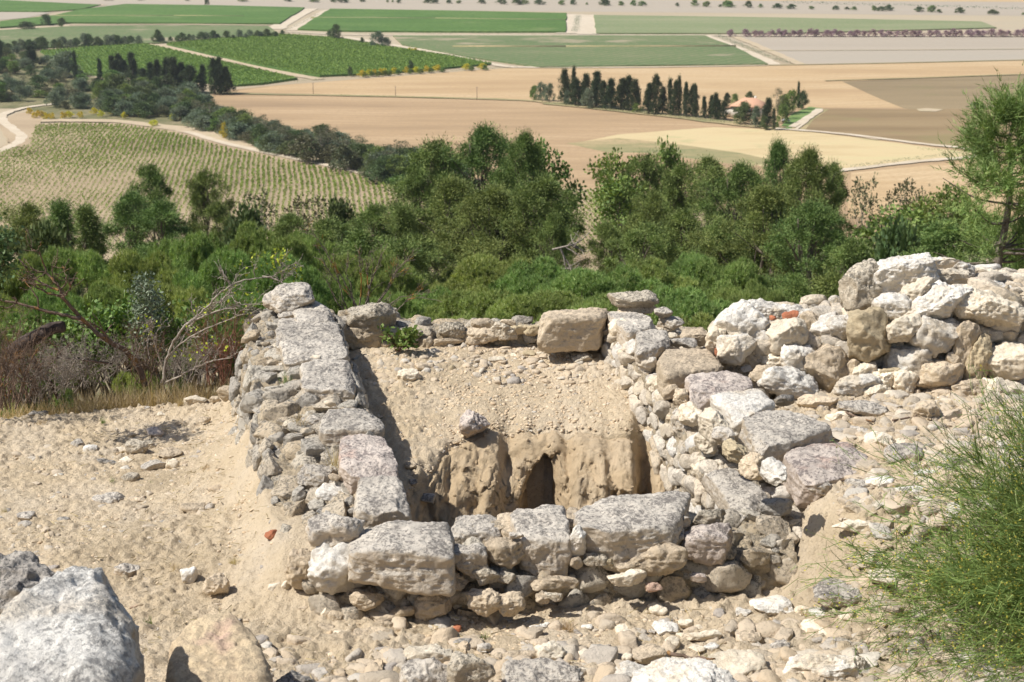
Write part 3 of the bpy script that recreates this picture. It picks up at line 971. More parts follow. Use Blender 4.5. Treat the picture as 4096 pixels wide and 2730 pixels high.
# ---------------------------------------------------------------- masonry cores
def mottled(name, stops, mot, bumpd):
    m = N(name, .95)
    g = m.node('ShaderNodeNewGeometry')
    v = m.coord('Object')
    c = m.ramp(g.outputs['Random Per Island'], stops) if stops else m.ramp(m.noise(v, 9, 5, .65), [(.3, (0.40, 0.33, 0.24, 1)), (.5, (0.56, 0.46, 0.32, 1)), (.66, (0.50, 0.45, 0.37, 1))])
    sx = m.node('ShaderNodeSeparateXYZ')
    m.l(g.outputs['Normal'], sx.inputs[0])
    up = m.step(sx.outputs['Z'], -.3, .7)
    thr = m.math('ADD', m.noise(v, 42, 6, .78), m.math('MULTIPLY', m.noise(v, 6, 3, .6), .35))
    c = m.mix(c, (0.13, 0.12, 0.105, 1), m.math('MULTIPLY', m.step(thr, .66, .75), m.math('MULTIPLY', m.math('ADD', up, .35), mot)))
    c = m.mix(c, (0.62, 0.58, 0.50, 1), m.math('MULTIPLY', m.step(m.noise(v, 33, 4, .65), .58, .68), m.math('MULTIPLY', up, .5)))
    nm = m.bump(m.noise(v, 26, 8, .75), bumpd, .9)
    return m.fin(c, m.bump(m.noise(v, 95, 4, .7), bumpd * .3, .9, nm))


M['chip'] = mottled('wall_rubble_mix', [(0, (0.52, 0.42, 0.29, 1)), (.3, (0.56, 0.48, 0.37, 1)), (.55, (0.43, 0.395, 0.34, 1)), (.75, (0.58, 0.53, 0.44, 1)), (.9, (0.36, 0.335, 0.30, 1)), (1, (0.66, 0.58, 0.45, 1))], .6, .022)
M['chipw'] = mottled('pale_rubble_mix', [(0, (0.66, 0.56, 0.43, 1)), (.3, (0.66, 0.60, 0.51, 1)), (.55, (0.56, 0.47, 0.35, 1)), (.75, (0.70, 0.66, 0.60, 1)), (.9, (0.52, 0.46, 0.38, 1)), (1, (0.70, 0.60, 0.45, 1))], .35, .02)
M['core'] = mottled('rubble_and_earth_mortar', None, .5, .035)


def sheet(P, disp, name, mat, parent, chips=None):
    """P (n,m,3) grid pushed along its normals"""
    n, m = P.shape[:2]
    dx = np.gradient(P, axis=0)
    dy = np.gradient(P, axis=1)
    nn = np.cross(dx, dy)
    nn /= np.linalg.norm(nn, axis=2)[:, :, None] + 1e-9
    # smooth normals so that creases do not tear
    for _ in range(6):
        q = nn.copy()
        q[1:-1] = (nn[:-2] + nn[1:-1] * 2 + nn[2:]) / 4
        q[:, 1:-1] = (q[:, :-2] + q[:, 1:-1] * 2 + q[:, 2:]) / 4
        nn = q
    nn /= np.linalg.norm(nn, axis=2)[:, :, None] + 1e-9
    V = P.reshape(-1, 3)
    Nn = nn.reshape(-1, 3)
    if Nn[:, 2].sum() < 0 or False:
        Nn = -Nn
    V = V + Nn * disp(V)[:, None]
    if chips:
        chip_mesh(V.reshape(n, m, 3)[2:-2, 3:-3].reshape(-1, 3), Nn.reshape(n, m, 3)[2:-2, 3:-3].reshape(-1, 3), chips, parent)
    return obj_np(name, V, grid_faces(n, m), mat, parent)


_var = []


def chip_mesh(V, Nn, chips, parent):
    """small stones bedded in the face of a wall"""
    num, s0, s1 = chips[:3]
    if not _var:
        for k in range(16):
            U, D, F = rock_unit(900 + k, 4, 3.4, 6, 0.52, 0.85)
            _var.append(roughen(U * .5, D, .45, 1.4, 900 + k) * 2)
    rs = np.random.RandomState(num)
    m = num * 9
    idx = rs.choice(len(V), m, replace=True)
    size = np.sort(s0 + (s1 - s0) * rs.rand(m) ** 2.0)[::-1]
    C, Sz, Nr = [], [], []
    for i, s in zip(idx, size):
        if len(C) >= num:
            break
        c = V[i]
        if C:
            A = np.array(C)
            if (np.linalg.norm(A - c, axis=1) < .40 * (np.array(Sz) + s)).any():
                continue
        C.append(c)
        Sz.append(s)
        Nr.append(Nn[i])
    F = ico(4)[1]
    out, fo = [], []
    for j, (c, s, nn) in enumerate(zip(C, Sz, Nr)):
        U = _var[rs.randint(16)] * np.array([rs.uniform(.9, 1.4), rs.uniform(.8, 1.0), rs.uniform(.55, .8)]) * s / 2
        zax = nn + rs.normal(0, .12, 3)
        zax /= np.linalg.norm(zax)
        # long side lies level, as laid stones do
        xax = np.cross([0, 0, 1.0], zax) if abs(zax[2]) < .9 else np.array([rs.normal(), rs.normal(), 0])
        xax = xax / (np.linalg.norm(xax) + 1e-9)
        yax = np.cross(zax, xax)
        out.append(U @ np.stack([xax, yax, zax]) + c - nn * s * .02)
        fo.append(F + j * len(U))
    o = obj_np('small_stones', np.concatenate(out), np.concatenate(fo), M[chips[3] if len(chips) > 3 else 'chip'], parent)
    o['kind'] = 'stuff'


def rubble(V, cob=7.0, amp=0.05, seed=3):
    wv = V + 0.05 * np.stack([vnoise(V * 6, seed), vnoise(V * 6, seed + 1), vnoise(V * 6, seed + 2)], 1)
    f1, f2 = worley(wv * cob, seed)
    e = sstep((f2 - f1) / 0.35)
    out = amp * e * (0.6 + 0.7 * fbm(V * 2.3, 2, seed + 9)) + 0.4 * amp * fbm(V * 9, 3, seed + 4)
    f1, f2 = worley(V * cob * 2.6, seed + 20)
    out += amp * 0.32 * sstep((f2 - f1) / 0.3) + 0.003 * vnoise(V * 70, 8)
    return out


def wall_core(inner, outer, ztop_in, ztop_out, foot_in, foot_out, name, parent, flare_in=0.04, flare_out=0.22, seed=3, amp=0.05, step=0.02, endcap=(0, 0), chips=None):
    """cross-section swept between two plan lines; foot_* are heights of the two feet"""
    L = np.linalg.norm(np.diff(inner, axis=0), axis=1).sum()
    n = int(L / step)
    t = np.linspace(0, 1, n)

    def along(line):
        s = np.concatenate([[0], np.cumsum(np.linalg.norm(np.diff(line, axis=0), axis=1))])
        s /= s[-1]
        return np.stack([np.interp(t, s, line[:, 0]), np.interp(t, s, line[:, 1])], 1)
    I, O = along(np.asarray(inner, float)), along(np.asarray(outer, float))
    D = O - I
    Wd = np.linalg.norm(D, axis=1)
    D = D / Wd[:, None]
    zi = np.interp(t, np.linspace(0, 1, len(ztop_in)), ztop_in)
    zo = np.interp(t, np.linspace(0, 1, len(ztop_out)), ztop_out)
    fi = np.interp(t, np.linspace(0, 1, len(foot_in)), foot_in)
    fo = np.interp(t, np.linspace(0, 1, len(foot_out)), foot_out)
    rows = []
    m1 = max(6, int((zi - fi).mean() / step))
    m2 = max(6, int(Wd.mean() / step))
    m3 = max(6, int(math.hypot((zo - fo).mean(), flare_out) / step))
    for k in np.linspace(0, 1, m1, endpoint=False):
        rows.append(np.concatenate([I - D * (flare_in * (1 - k) ** 1.3), (fi + (zi - fi) * k)[:, None]], 1))
    for k in np.linspace(0, 1, m2, endpoint=False):
        rows.append(np.concatenate([I + D * (Wd * k)[:, None], (zi + (zo - zi) * k)[:, None]], 1))
    for k in np.linspace(0, 1, m3):
        rows.append(np.concatenate([O + D * (flare_out * k ** 1.5), (zo + (fo - zo) * k ** 0.85)[:, None]], 1))
    P = np.stack(rows, 1)
    # pull the two ends down to the foot so that the sweep is closed
    for e, on in ((0, endcap[0]), (1, endcap[1])):
        if on:
            k = max(4, int(0.12 / step))
            idx = range(k) if e == 0 else range(n - 1, n - 1 - k, -1)
            for j, i in enumerate(idx):
                f = sstep((j + 0.0) / (k - 1))
                lo = min(fi[i], fo[i])
                P[i, :, 2] = lo + (P[i, :, 2] - lo) * f
    return sheet(P, lambda V: rubble(V, 6.5, amp, seed), name, M['core'], parent, chips)


def new_wall(name, loc, label, cat='wall'):
    return tag(empty(name, loc), label, cat, kind='thing')


# ============ left wall of the room
LW = new_wall('stone_wall', (-1.5, 9.6, -3.95), 'thick rubble wall of weathered grey slabs on the left side of the pit')
wall_core([(-0.62, 7.35), (-0.78, 8.1), (-1.02, 9.2), (-1.32, 10.5), (-1.55, 11.75)],
          [(-1.12, 7.25), (-1.36, 8.0), (-1.66, 9.0), (-1.90, 10.0), (-2.13, 11.2), (-2.12, 11.9)],
          [-3.42, -3.36, -3.32, -3.26, -3.22], [-3.66, -3.55, -3.42, -3.36, -3.32, -3.28],
          [-4.3, -4.2, -4.0, -3.8], [-4.0, -4.0, -4.0, -4.1], 'rubble_core', LW, seed=3, amp=0.06, endcap=(0, 1), chips=(600, .05, .21))
B = block_obj
# cap slabs, far to near
B('slab', Z1.q((540, 195), (800, 190), (850, 345), (570, 350)), -3.10, 0.22, 'grey', parent=LW, boxy=6)
B('slab', Z1.q((440, 335), (855, 330), (900, 500), (420, 500)), -3.13, 0.20, 'grey', parent=LW, boxy=6)
B('slab', Z1.q((450, 490), (900, 485), (945, 620), (470, 640)), -3.15, 0.16, 'grey', parent=LW, boxy=6)
B('slab', Z1.q((620, 655), (960, 650), (1012, 860), (600, 860)), -3.17, 0.22, 'grey', parent=LW, boxy=5)
B('slab', Z1.q((800, 1030), (1180, 1025), (1235, 1190), (750, 1200)), -3.20, 0.17, 'grey', parent=LW, boxy=4.5)
B('slab', Z1.q((930, 1255), (1240, 1250), (1350, 1500), (900, 1500)), -3.22, 0.2, 'pink', parent=LW, boxy=5)
B('slab', Z2.q((920, 175), (1180, 170), (1235, 400), (870, 380)), -3.24, 0.30, 'grey', parent=LW, boxy=4)
lwf = dict(parent=LW)


def lw_stone(box, z, mat, d=0.8, **kw):
    x0, y0, x1, y1 = box
    p = at_z((x0 + x1) / 2, (y0 + y1) / 2, z)
    m = mpp(p)
    w, vv = (x1 - x0) * m, (y1 - y0) * m
    dd = d * min(w, vv * 1.6)
    dep = math.atan2(-p[2], p[1])
    h = max(0.35 * min(w, dd), (vv - dd * math.sin(dep)) / math.cos(dep))
    kw.setdefault('parent', LW)
    kw.setdefault('rz', rnd.uniform(-0.2, 0.2))
    return rock_obj('stone', p, (w, dd, h), mat=mat, **kw)


for bx, z, mt in ((Z1.b(150, 255, 400, 590), -3.42, 'rough'), (Z1.b(300, 540, 462, 750), -3.36, 'greydark'), (Z1.b(415, 665, 545, 740), -3.30, 'grey'),
                  (Z1.b(650, 610, 765, 690), -3.18, 'cream'), (Z1.b(430, 730, 620, 860), -3.33, 'grey'), (Z1.b(230, 830, 460, 1000), -3.45, 'rough'),
                  (Z1.b(215, 995, 500, 1220), -3.42, 'grey'), (Z1.b(470, 890, 660, 1060), -3.36, 'rough'), (Z1.b(590, 1090, 770, 1235), -3.33, 'grey'),
                  (Z1.b(430, 1190, 625, 1330), -3.42, 'white'), (Z1.b(775, 970, 880, 1038), -3.2, 'cream'), (Z1.b(330, 1370, 560, 1560), -3.48, 'grey'),
                  (Z1.b(560, 1340, 760, 1560), -3.42, 'rough'), (Z1.b(130, 560, 260, 760), -3.6, 'mortarstone'), (Z1.b(620, 860, 740, 940), -3.3, 'tan'),
                  (Z2.b(240, 60, 440, 250), -3.52, 'grey'), (Z2.b(250, 200, 410, 335), -3.60, 'rough'), (Z2.b(495, 95, 735, 330), -3.42, 'grey'),
                  (Z2.b(615, 215, 885, 375), -3.42, 'white'), (Z2.b(205, 275, 345, 390), -3.66, 'greydark'), (Z2.b(235, 340, 440, 500), -3.72, 'tan'),
                  (Z2.b(425, 180, 500, 270), -3.5, 'yellow'), (Z2.b(500, 315, 580, 365), -3.5, 'tan'), (Z2.b(700, 150, 800, 215), -3.33, 'tan'),
                  (Z2.b(630, 340, 820, 470), -3.47, 'greydark'), (Z2.b(805, 345, 890, 440), -3.42, 'tan'),
                  (Z2.b(405, 355, 660, 640), -3.62, 'white'), (Z2.b(340, 430, 440, 520), -3.74, 'tan')):
    lw_stone(bx, z, 'rough' if mt == 'mortarstone' else mt)

# ============ front wall
FW = new_wall('stone_wall', (0.1, 7.3, -3.85), 'low front wall of big grey blocks on small footing stones, nearest the viewer')
wall_core([(-1.0, 7.55), (-0.6, 7.55), (0.4, 7.68), (1.66, 8.05)], [(-1.08, 7.2), (-0.6, 7.16), (0.4, 7.34), (1.66, 7.62)],
          [-3.5, -3.42, -3.45, -3.45], [-3.62, -3.60, -3.60, -3.58], [-5.0, -5.0], [-3.98, -3.98, -3.95, -3.9], 'rubble_core', FW,
          flare_out=0.10, seed=8, amp=0.05, endcap=(0, 0), chips=(380, .05, .22))
B('block', Z2.q((890, 500), (1490, 478), (1525, 690), (845, 660)), -3.25, 0.27, 'grey', parent=FW, boxy=6, rough=1.1)
B('block', Z3.q((20, 265), (300, 240), (330, 370), (0, 380)), -3.36, 0.20, 'grey', parent=FW, boxy=3.5)
B('block', Z3.q((320, 250), (430, 240), (490, 360), (330, 360)), -3.36, 0.15, 'tan', parent=FW, boxy=3.5, sub=5)
B('block', Z3.q((405, 215), (750, 185), (815, 410), (480, 400)), -3.30, 0.33, 'grey', parent=FW, boxy=5)
B('block', Z3.q((870, 155), (1600, 110), (1500, 330), (880, 370)), -3.28, 0.26, 'grey', parent=FW, boxy=6)
B('block', Z3.q((770, 200), (860, 200), (900, 330), (800, 330)), -3.40, 0.22, 'tan', parent=FW, boxy=3, sub=5)
for bx, a, mt in ((Z3.b(240, 425, 512, 668), 7.32, 'tan'), (Z3.b(0, 480, 232, 705), 7.22, 'grey'), (Z3.b(400, 385, 490, 440), 7.3, 'grey'),
                  (Z3.b(805, 355, 905, 570), 7.34, 'white'), (Z3.b(1212, 445, 1572, 698), 7.42, 'tan'), (Z3.b(1400, 368, 1572, 492), 7.5, 'greydark'),
                  (Z3.b(1578, 345, 1888, 628), 7.52, 'pink'), (Z3.b(1542, 272, 1622, 358), 7.62, 'grey'), (Z3.b(810, 560, 882, 640), 7.34, 'tan'),
                  (Z2.b(575, 425, 905, 718), 7.28, 'grey'), (Z2.b(565, 620, 935, 1050), 7.22, 'white'), (Z2.b(420, 690, 585, 960), 7.35, 'tan'),
                  (Z2.b(1075, 865, 1390, 955), 7.24, 'grey'), (Z2.b(1385, 825, 1645, 975), 7.22, 'tan'), (Z2.b(845, 965, 1050, 1095), 7.16, 'tan'),
                  (Z2.b(1285, 940, 1500, 1205), 7.20, 'tan'), (Z2.b(1040, 930, 1300, 1060), 7.28, 'rough'), (Z2.b(1490, 960, 1686, 1075), 7.28, 'rough'),
                  (Z2.b(1140, 1060, 1260, 1130), 7.16, 'tan'), (Z2.b(990, 1150, 1130, 1240), 7.1, 'tan'), (Z2.b(300, 900, 400, 1010), 7.45, 'cream'),
                  (Z3.b(555, 685, 855, 795), 7.26, 'tan'), (Z3.b(125, 775, 315, 960), 7.1, 'tan'), (Z3.b(298, 812, 485, 968), 7.12, 'tan'),
                  (Z3.b(575, 780, 672, 890), 7.22, 'tan'), (Z3.b(400, 700, 600, 830), 7.34, 'rough'), (Z3.b(1065, 650, 1310, 755), 7.3, 'cream'),
                  (Z3.b(900, 530, 1060, 640), 7.36, 'rough'), (Z3.b(1030, 560, 1110, 640), 7.36, 'yellow'), (Z3.b(1120, 590, 1240, 670), 7.36, 'tan'),
                  (Z3.b(1320, 725, 1425, 800), 7.32, 'pinktan'), (Z3.b(1612, 660, 1722, 728), 7.42, 'pink'), (Z3.b(330, 660, 430, 770), 7.24, 'rough'),
                  (Z3.b(160, 620, 330, 760), 7.2, 'rough'), (Z3.b(640, 790, 760, 870), 7.2, 'rough'), (Z3.b(1640, 230, 1860, 350), 7.72, 'rough')):
    face_stone(bx, a, 0.30, mt, FW, d=0.85, boxy=3.2, rz=rnd.uniform(-.1, .1))

# ============ right wall of the room
RW = new_wall('stone_wall', (1.5, 9.5, -3.5), 'rubble wall capped with big pitted slabs along the right side of the pit')
wall_core([(1.45, 7.62), (1.40, 8.2), (1.28, 8.95), (1.08, 10.05), (0.76, 11.45)], [(1.60, 7.62), (1.95, 8.3), (1.85, 9.1), (1.66, 10.2), (1.45, 11.6)],
          [-3.60, -3.56, -3.40, -3.33, -3.28], [-3.58, -3.50, -3.39, -3.38, -3.34], [-5.0, -5.0, -4.6, -3.8, -3.7], [-3.9, -3.7, -3.7, -3.7], 'rubble_core', RW, seed=14, amp=0.045, flare_out=0.08, endcap=(0, 1), chips=(560, .04, .16, 'chipw'))
B('slab', Z4.q((1190, 150), (1640, 120), (1560, 200), (1145, 215)), -3.08, 0.30, 'tan', parent=RW, boxy=7)
B('slab', Z4.q((1600, 135), (1900, 165), (1960, 250), (1760, 300)), -3.10, 0.18, 'grey', parent=RW, boxy=5)
B('slab', Z5.q((70, 240), (250, 250), (275, 350), (80, 390)), -3.12, 0.20, 'grey', parent=RW, boxy=5)
B('slab', Z5.q((190, 380), (520, 385), (600, 480), (250, 540)), -3.14, 0.22, 'tan', parent=RW, boxy=5)
B('slab', Z5.q((400, 530), (740, 515), (800, 600), (430, 660)), -3.15, 0.24, 'pink', parent=RW, boxy=6)
B('slab', Z5.q((540, 650), (820, 610), (935, 710), (700, 800)), -3.17, 0.22, 'white', parent=RW, boxy=5)
B('slab', Z5.q((720, 800), (980, 740), (1290, 860), (860, 1010)), -3.19, 0.26, 'grey', parent=RW, boxy=6)
B('slab', Z5.q((1000, 1020), (1380, 930), (1545, 1090), (1150, 1200)), -3.24, 0.24, 'pink', parent=RW, boxy=5)
B('slab', Z5.q((500, 1120), (700, 1090), (900, 1300), (720, 1400)), -3.38, 0.15, 'grey', parent=RW, boxy=5)
for bx, z, mt in ((Z5.b(1110, 1170, 1335, 1345), -3.34, 'grey'), (Z5.b(345, 240, 545, 385), -3.2, 'tan'), (Z5.b(270, 305, 462, 390), -3.2, 'greydark'),
                  (Z5.b(205, 168, 370, 295), -3.2, 'grey'), (Z5.b(180, 120, 292, 200), -3.1, 'grey'), (Z5.b(940, 655, 1062, 758), -3.24, 'greydark'),
                  (Z5.b(270, 275, 345, 330), -3.2, 'cream'), (Z5.b(555, 480, 625, 520), -3.25, 'tan'), (Z5.b(460, 375, 600, 480), -3.22, 'tan'),
                  ((2880, 2050, 3140, 2290), -3.66, 'rough'), ((2950, 2010, 3120, 2130), -3.50, 'rough'), ((3030, 2150, 3170, 2300), -3.76, 'rough')):
    lw_stone(bx, z, mt, parent=RW)


def inner_face(box, mt):
    # stones of the face towards the pit: the face runs along IN_R
    x0, y0, x1, y1 = box
    u, v = (x0 + x1) / 2, (y0 + y1) / 2
    d = ray(u, v)
    best = None
    for y in np.linspace(7.7, 11.5, 300):
        xr = np.interp(y, IN_R[:, 1], IN_R[:, 0])
        p = d * (y / d[1])
        e = abs(p[0] - xr)
        if best is None or e < best[0]:
            best = (e, p)
    p = best[1]
    m = mpp(p)
    w, h = (x1 - x0) * m, (y1 - y0) * m
    return rock_obj('stone', p + np.array([0.05, 0, 0]), (max(0.13, w * 0.75), w * 1.5, h * 0.8), rz=0.22, mat=mt, boxy=3.4, parent=RW)


for bx, mt in ((Z5.b(45, 400, 130, 550), 'white'), (Z5.b(265, 625, 362, 745), 'tan'), (Z5.b(295, 730, 430, 885), 'cream'), (Z5.b(415, 750, 600, 975), 'cream'),
               (Z5.b(580, 960, 700, 1100), 'yellow'), (Z5.b(680, 1030, 820, 1200), 'tan'), (Z5.b(795, 1085, 975, 1235), 'white'), (Z5.b(262, 815, 385, 955), 'grey'),
               (Z5.b(368, 885, 525, 1035), 'cream'), (Z5.b(268, 970, 402, 1145), 'white'), (Z5.b(378, 1030, 505, 1235), 'cream'), (Z5.b(120, 540, 215, 680), 'cream'),
               (Z5.b(150, 640, 260, 790), 'cream'), (Z5.b(215, 590, 270, 720), 'tan'), (Z4.b(1520, 260, 1660, 460), 'white'), (Z4.b(1600, 200, 1700, 350), 'cream'),
               (Z4.b(1640, 455, 1800, 600), 'cream'), (Z4.b(1700, 360, 1800, 480), 'white'), (Z4.b(1800, 450, 1890, 600), 'white'), (Z4.b(1860, 600, 1960, 760), 'cream'),
               (Z5.b(500, 870, 620, 980), 'grey'), (Z5.b(240, 780, 300, 850), 'tan')):
    inner_face(bx, mt)

# ============ rear wall
BW = new_wall('stone_wall', (-0.4, 11.6, -3.5), 'low crumbling rear wall of small rough stones at the back of the pit')
wall_core([(0.75, 11.45), (0.1, 11.5), (-0.6, 11.52), (-1.5, 11.5)][::-1], [(0.75, 11.75), (0.1, 11.8), (-0.6, 11.82), (-1.5, 11.85)][::-1],
          [-3.28, -3.34, -3.36, -3.36], [-3.26, -3.34, -3.36, -3.36], [-3.8, -3.8], [-4.4, -4.4], 'rubble_core', BW, seed=23, amp=0.05, chips=(110, .05, .17))
for bx, mt in ((Z1.b(875, 385, 1218, 615), 'tan'), (Z4.b(22, 285, 185, 372), 'tan'), (Z4.b(160, 283, 325, 352), 'rough'), (Z4.b(38, 368, 115, 445), 'tan'),
               (Z4.b(180, 345, 300, 440), 'rough'), (Z4.b(298, 340, 405, 432), 'tan'), (Z4.b(412, 345, 615, 428), 'tan'), (Z4.b(455, 245, 652, 368), 'rough'),
               (Z4.b(640, 283, 848, 418), 'tan'), (Z4.b(812, 240, 985, 372), 'rough'), (Z4.b(945, 255, 1060, 345), 'yellow'), (Z4.b(1030, 262, 1140, 345), 'yellow'),
               (Z4.b(850, 320, 935, 372), 'tan'), (Z4.b(878, 222, 978, 275), 'tan')):
    face_stone(bx, 11.42, 0.1, mt, BW, d=0.8, boxy=3.4)

# ============ dry-stone wall on the right
DW = new_wall('dry_stone_wall', (2.9, 10.3, -3.4), 'tall tumbled dry-stone wall of big white limestone boulders on the right')
_x = np.array([1.55, 1.9, 2.4, 2.72, 2.95, 3.4, 4.0, 4.6])
wall_core([(a, 10.28) for a in _x], [(a, 11.25) for a in _x],
          [-3.2, -3.08, -3.02, -3.0, -2.76, -2.72, -2.78, -2.84], [-3.3, -3.1, -3.05, -3.0, -2.8, -2.75, -2.8, -2.9], [-3.7, -3.7], [-4.4, -4.4],
          'rubble_core', DW, seed=31, amp=0.05, flare_in=0.26, endcap=(1, 0), chips=(430, .05, .22, 'chipw'))
for bx, a, b, mt, bxy, tl in (
        (Z6.b(70, 590, 175, 800), 10.25, .3, 'cream', 2.6, 0), (Z6.b(135, 410, 470, 720), 10.2, .35, 'white', 2.8, -.5), (Z6.b(340, 392, 810, 560), 10.62, .35, 'white', 3, .12),
        (Z6.b(355, 560, 570, 810), 10.2, .3, 'white', 2.8, .1), (Z6.b(528, 515, 745, 750), 10.12, .3, 'cream', 2.6, 0), (Z6.b(725, 475, 880, 720), 10.32, .3, 'tan', 3, 0),
        (Z6.b(172, 640, 375, 850), 10.08, .3, 'white', 3.2, 0), (Z6.b(480, 745, 655, 885), 10.15, .3, 'cream', 2.8, 0), (Z6.b(605, 712, 855, 918), 10.05, .3, 'white', 3, .15),
        (Z6.b(828, 485, 1065, 765), 10.22, .3, 'white', 2.8, .2), (Z6.b(958, 500, 1140, 680), 10.15, .3, 'white', 2.5, 0), (Z6.b(1065, 415, 1165, 560), 10.35, .3, 'cream', 2.5, 0),
        (Z6.b(798, 740, 1055, 1040), 10.02, .3, 'tan', 2.6, 0), (Z6.b(1035, 665, 1165, 810), 10.15, .3, 'cream', 2.6, 0), (Z6.b(940, 680, 1060, 860), 10.15, .3, 'white', 2.6, 0),
        (Z6.b(1082, 122, 1310, 485), 10.28, .3, 'rough', 2.5, 0), (Z6.b(1262, 60, 1700, 420), 10.25, .3, 'white', 3, -.45), (Z6.b(1290, 330, 1540, 565), 10.12, .3, 'white', 2.8, -.2),
        (Z6.b(1125, 478, 1430, 865), 10.0, .25, 'yellow', 2.3, 0), (Z6.b(1438, 245, 1700, 450), 10.1, .3, 'cream', 3, -.5), (Z6.b(1645, 152, 1925, 275), 10.45, .3, 'cream', 3, 0),
        (Z6.b(1645, 52, 1880, 165), 10.7, .3, 'white', 3, .1), (Z6.b(1850, 92, 1978, 215), 10.6, .3, 'white', 2.6, 0), (Z6.b(1970, 140, 2310, 252), 10.8, .3, 'cream', 3.2, .2),
        (Z6.b(1530, 240, 1960, 600), 10.02, .3, 'white', 3, -.55), (Z6.b(1580, 480, 1900, 830), 9.98, .3, 'white', 3, .45), (Z6.b(1925, 208, 2260, 340), 10.55, .3, 'white', 3.2, .15),
        (Z6.b(1880, 310, 2295, 590), 10.0, .3, 'cream', 3, .25), (Z6.b(2205, 355, 2460, 640), 10.2, .3, 'tan', 3, .1), (Z6.b(1402, 495, 1612, 690), 9.95, .3, 'cream', 2.4, 0),
        (Z6.b(1400, 665, 1705, 1030), 10.02, .3, 'white', 3, .4), (Z6.b(1838, 545, 2015, 955), 9.98, .3, 'tan', 2.8, .1), (Z6.b(1945, 640, 2115, 985), 9.95, .3, 'yellow', 2.8, .1),
        (Z6.b(2005, 568, 2165, 655), 10.1, .3, 'grey', 3, 0), (Z6.b(2090, 705, 2420, 965), 9.95, .3, 'cream', 3, 0), (Z6.b(1595, 825, 1905, 1085), 9.92, .3, 'tan', 3.2, 0),
        (Z6.b(1318, 855, 1435, 925), 9.98, .3, 'yellow', 2.6, 0), (Z6.b(1278, 885, 1425, 1035), 9.95, .3, 'cream', 2.6, .2), (Z6.b(1390, 880, 1595, 1120), 9.95, .3, 'cream', 2.8, .5),
        (Z6.b(1192, 980, 1375, 1120), 9.9, .3, 'cream', 2.5, 0), (Z6.b(1328, 1022, 1485, 1155), 9.85, .3, 'cream', 2.6, 0), (Z6.b(1120, 825, 1295, 950), 10.0, .3, 'cream', 2.8, .1),
        (Z6.b(1015, 925, 1290, 1080), 9.92, .3, 'white', 2.8, 0), (Z6.b(475, 885, 870, 1105), 9.9, .3, 'white', 2.8, .25), (Z6.b(395, 865, 605, 995), 10.0, .3, 'tan', 2.8, 0),
        (Z6.b(250, 700, 420, 880), 10.2, .3, 'tan', 2.8, 0), (Z6.b(1800, 755, 1875, 855), 9.95, .3, 'tan', 2.6, 0), (Z6.b(1862, 955, 2075, 1095), 9.85, .3, 'tan', 3, 0),
        (Z6.b(2045, 955, 2400, 1200), 9.85, .3, 'cream', 3, 0), (Z6.b(2240, 240, 2500, 380), 10.6, .3, 'tan', 3, .1), (Z6.b(2100, 560, 2300, 720), 10.12, .3, 'tan', 2.6, 0),
        (Z6.b(1150, 820, 1240, 880), 10.1, .3, 'tan', 2.6, 0), (Z6.b(1060, 800, 1160, 960), 10.05, .3, 'tan', 2.8, .3), (Z6.b(2300, 180, 2600, 300), 10.9, .3, 'cream', 3, .1)):
    face_stone(bx, a, b, mt, DW, d=0.85, boxy=bxy, tilt=(0, tl), cuts=9, rough=1.1, push=0.3, grow=1.26 if tl == 0 else 1.14)


# ============ the earth face of the pit with its niche
BANK_CLODS = []

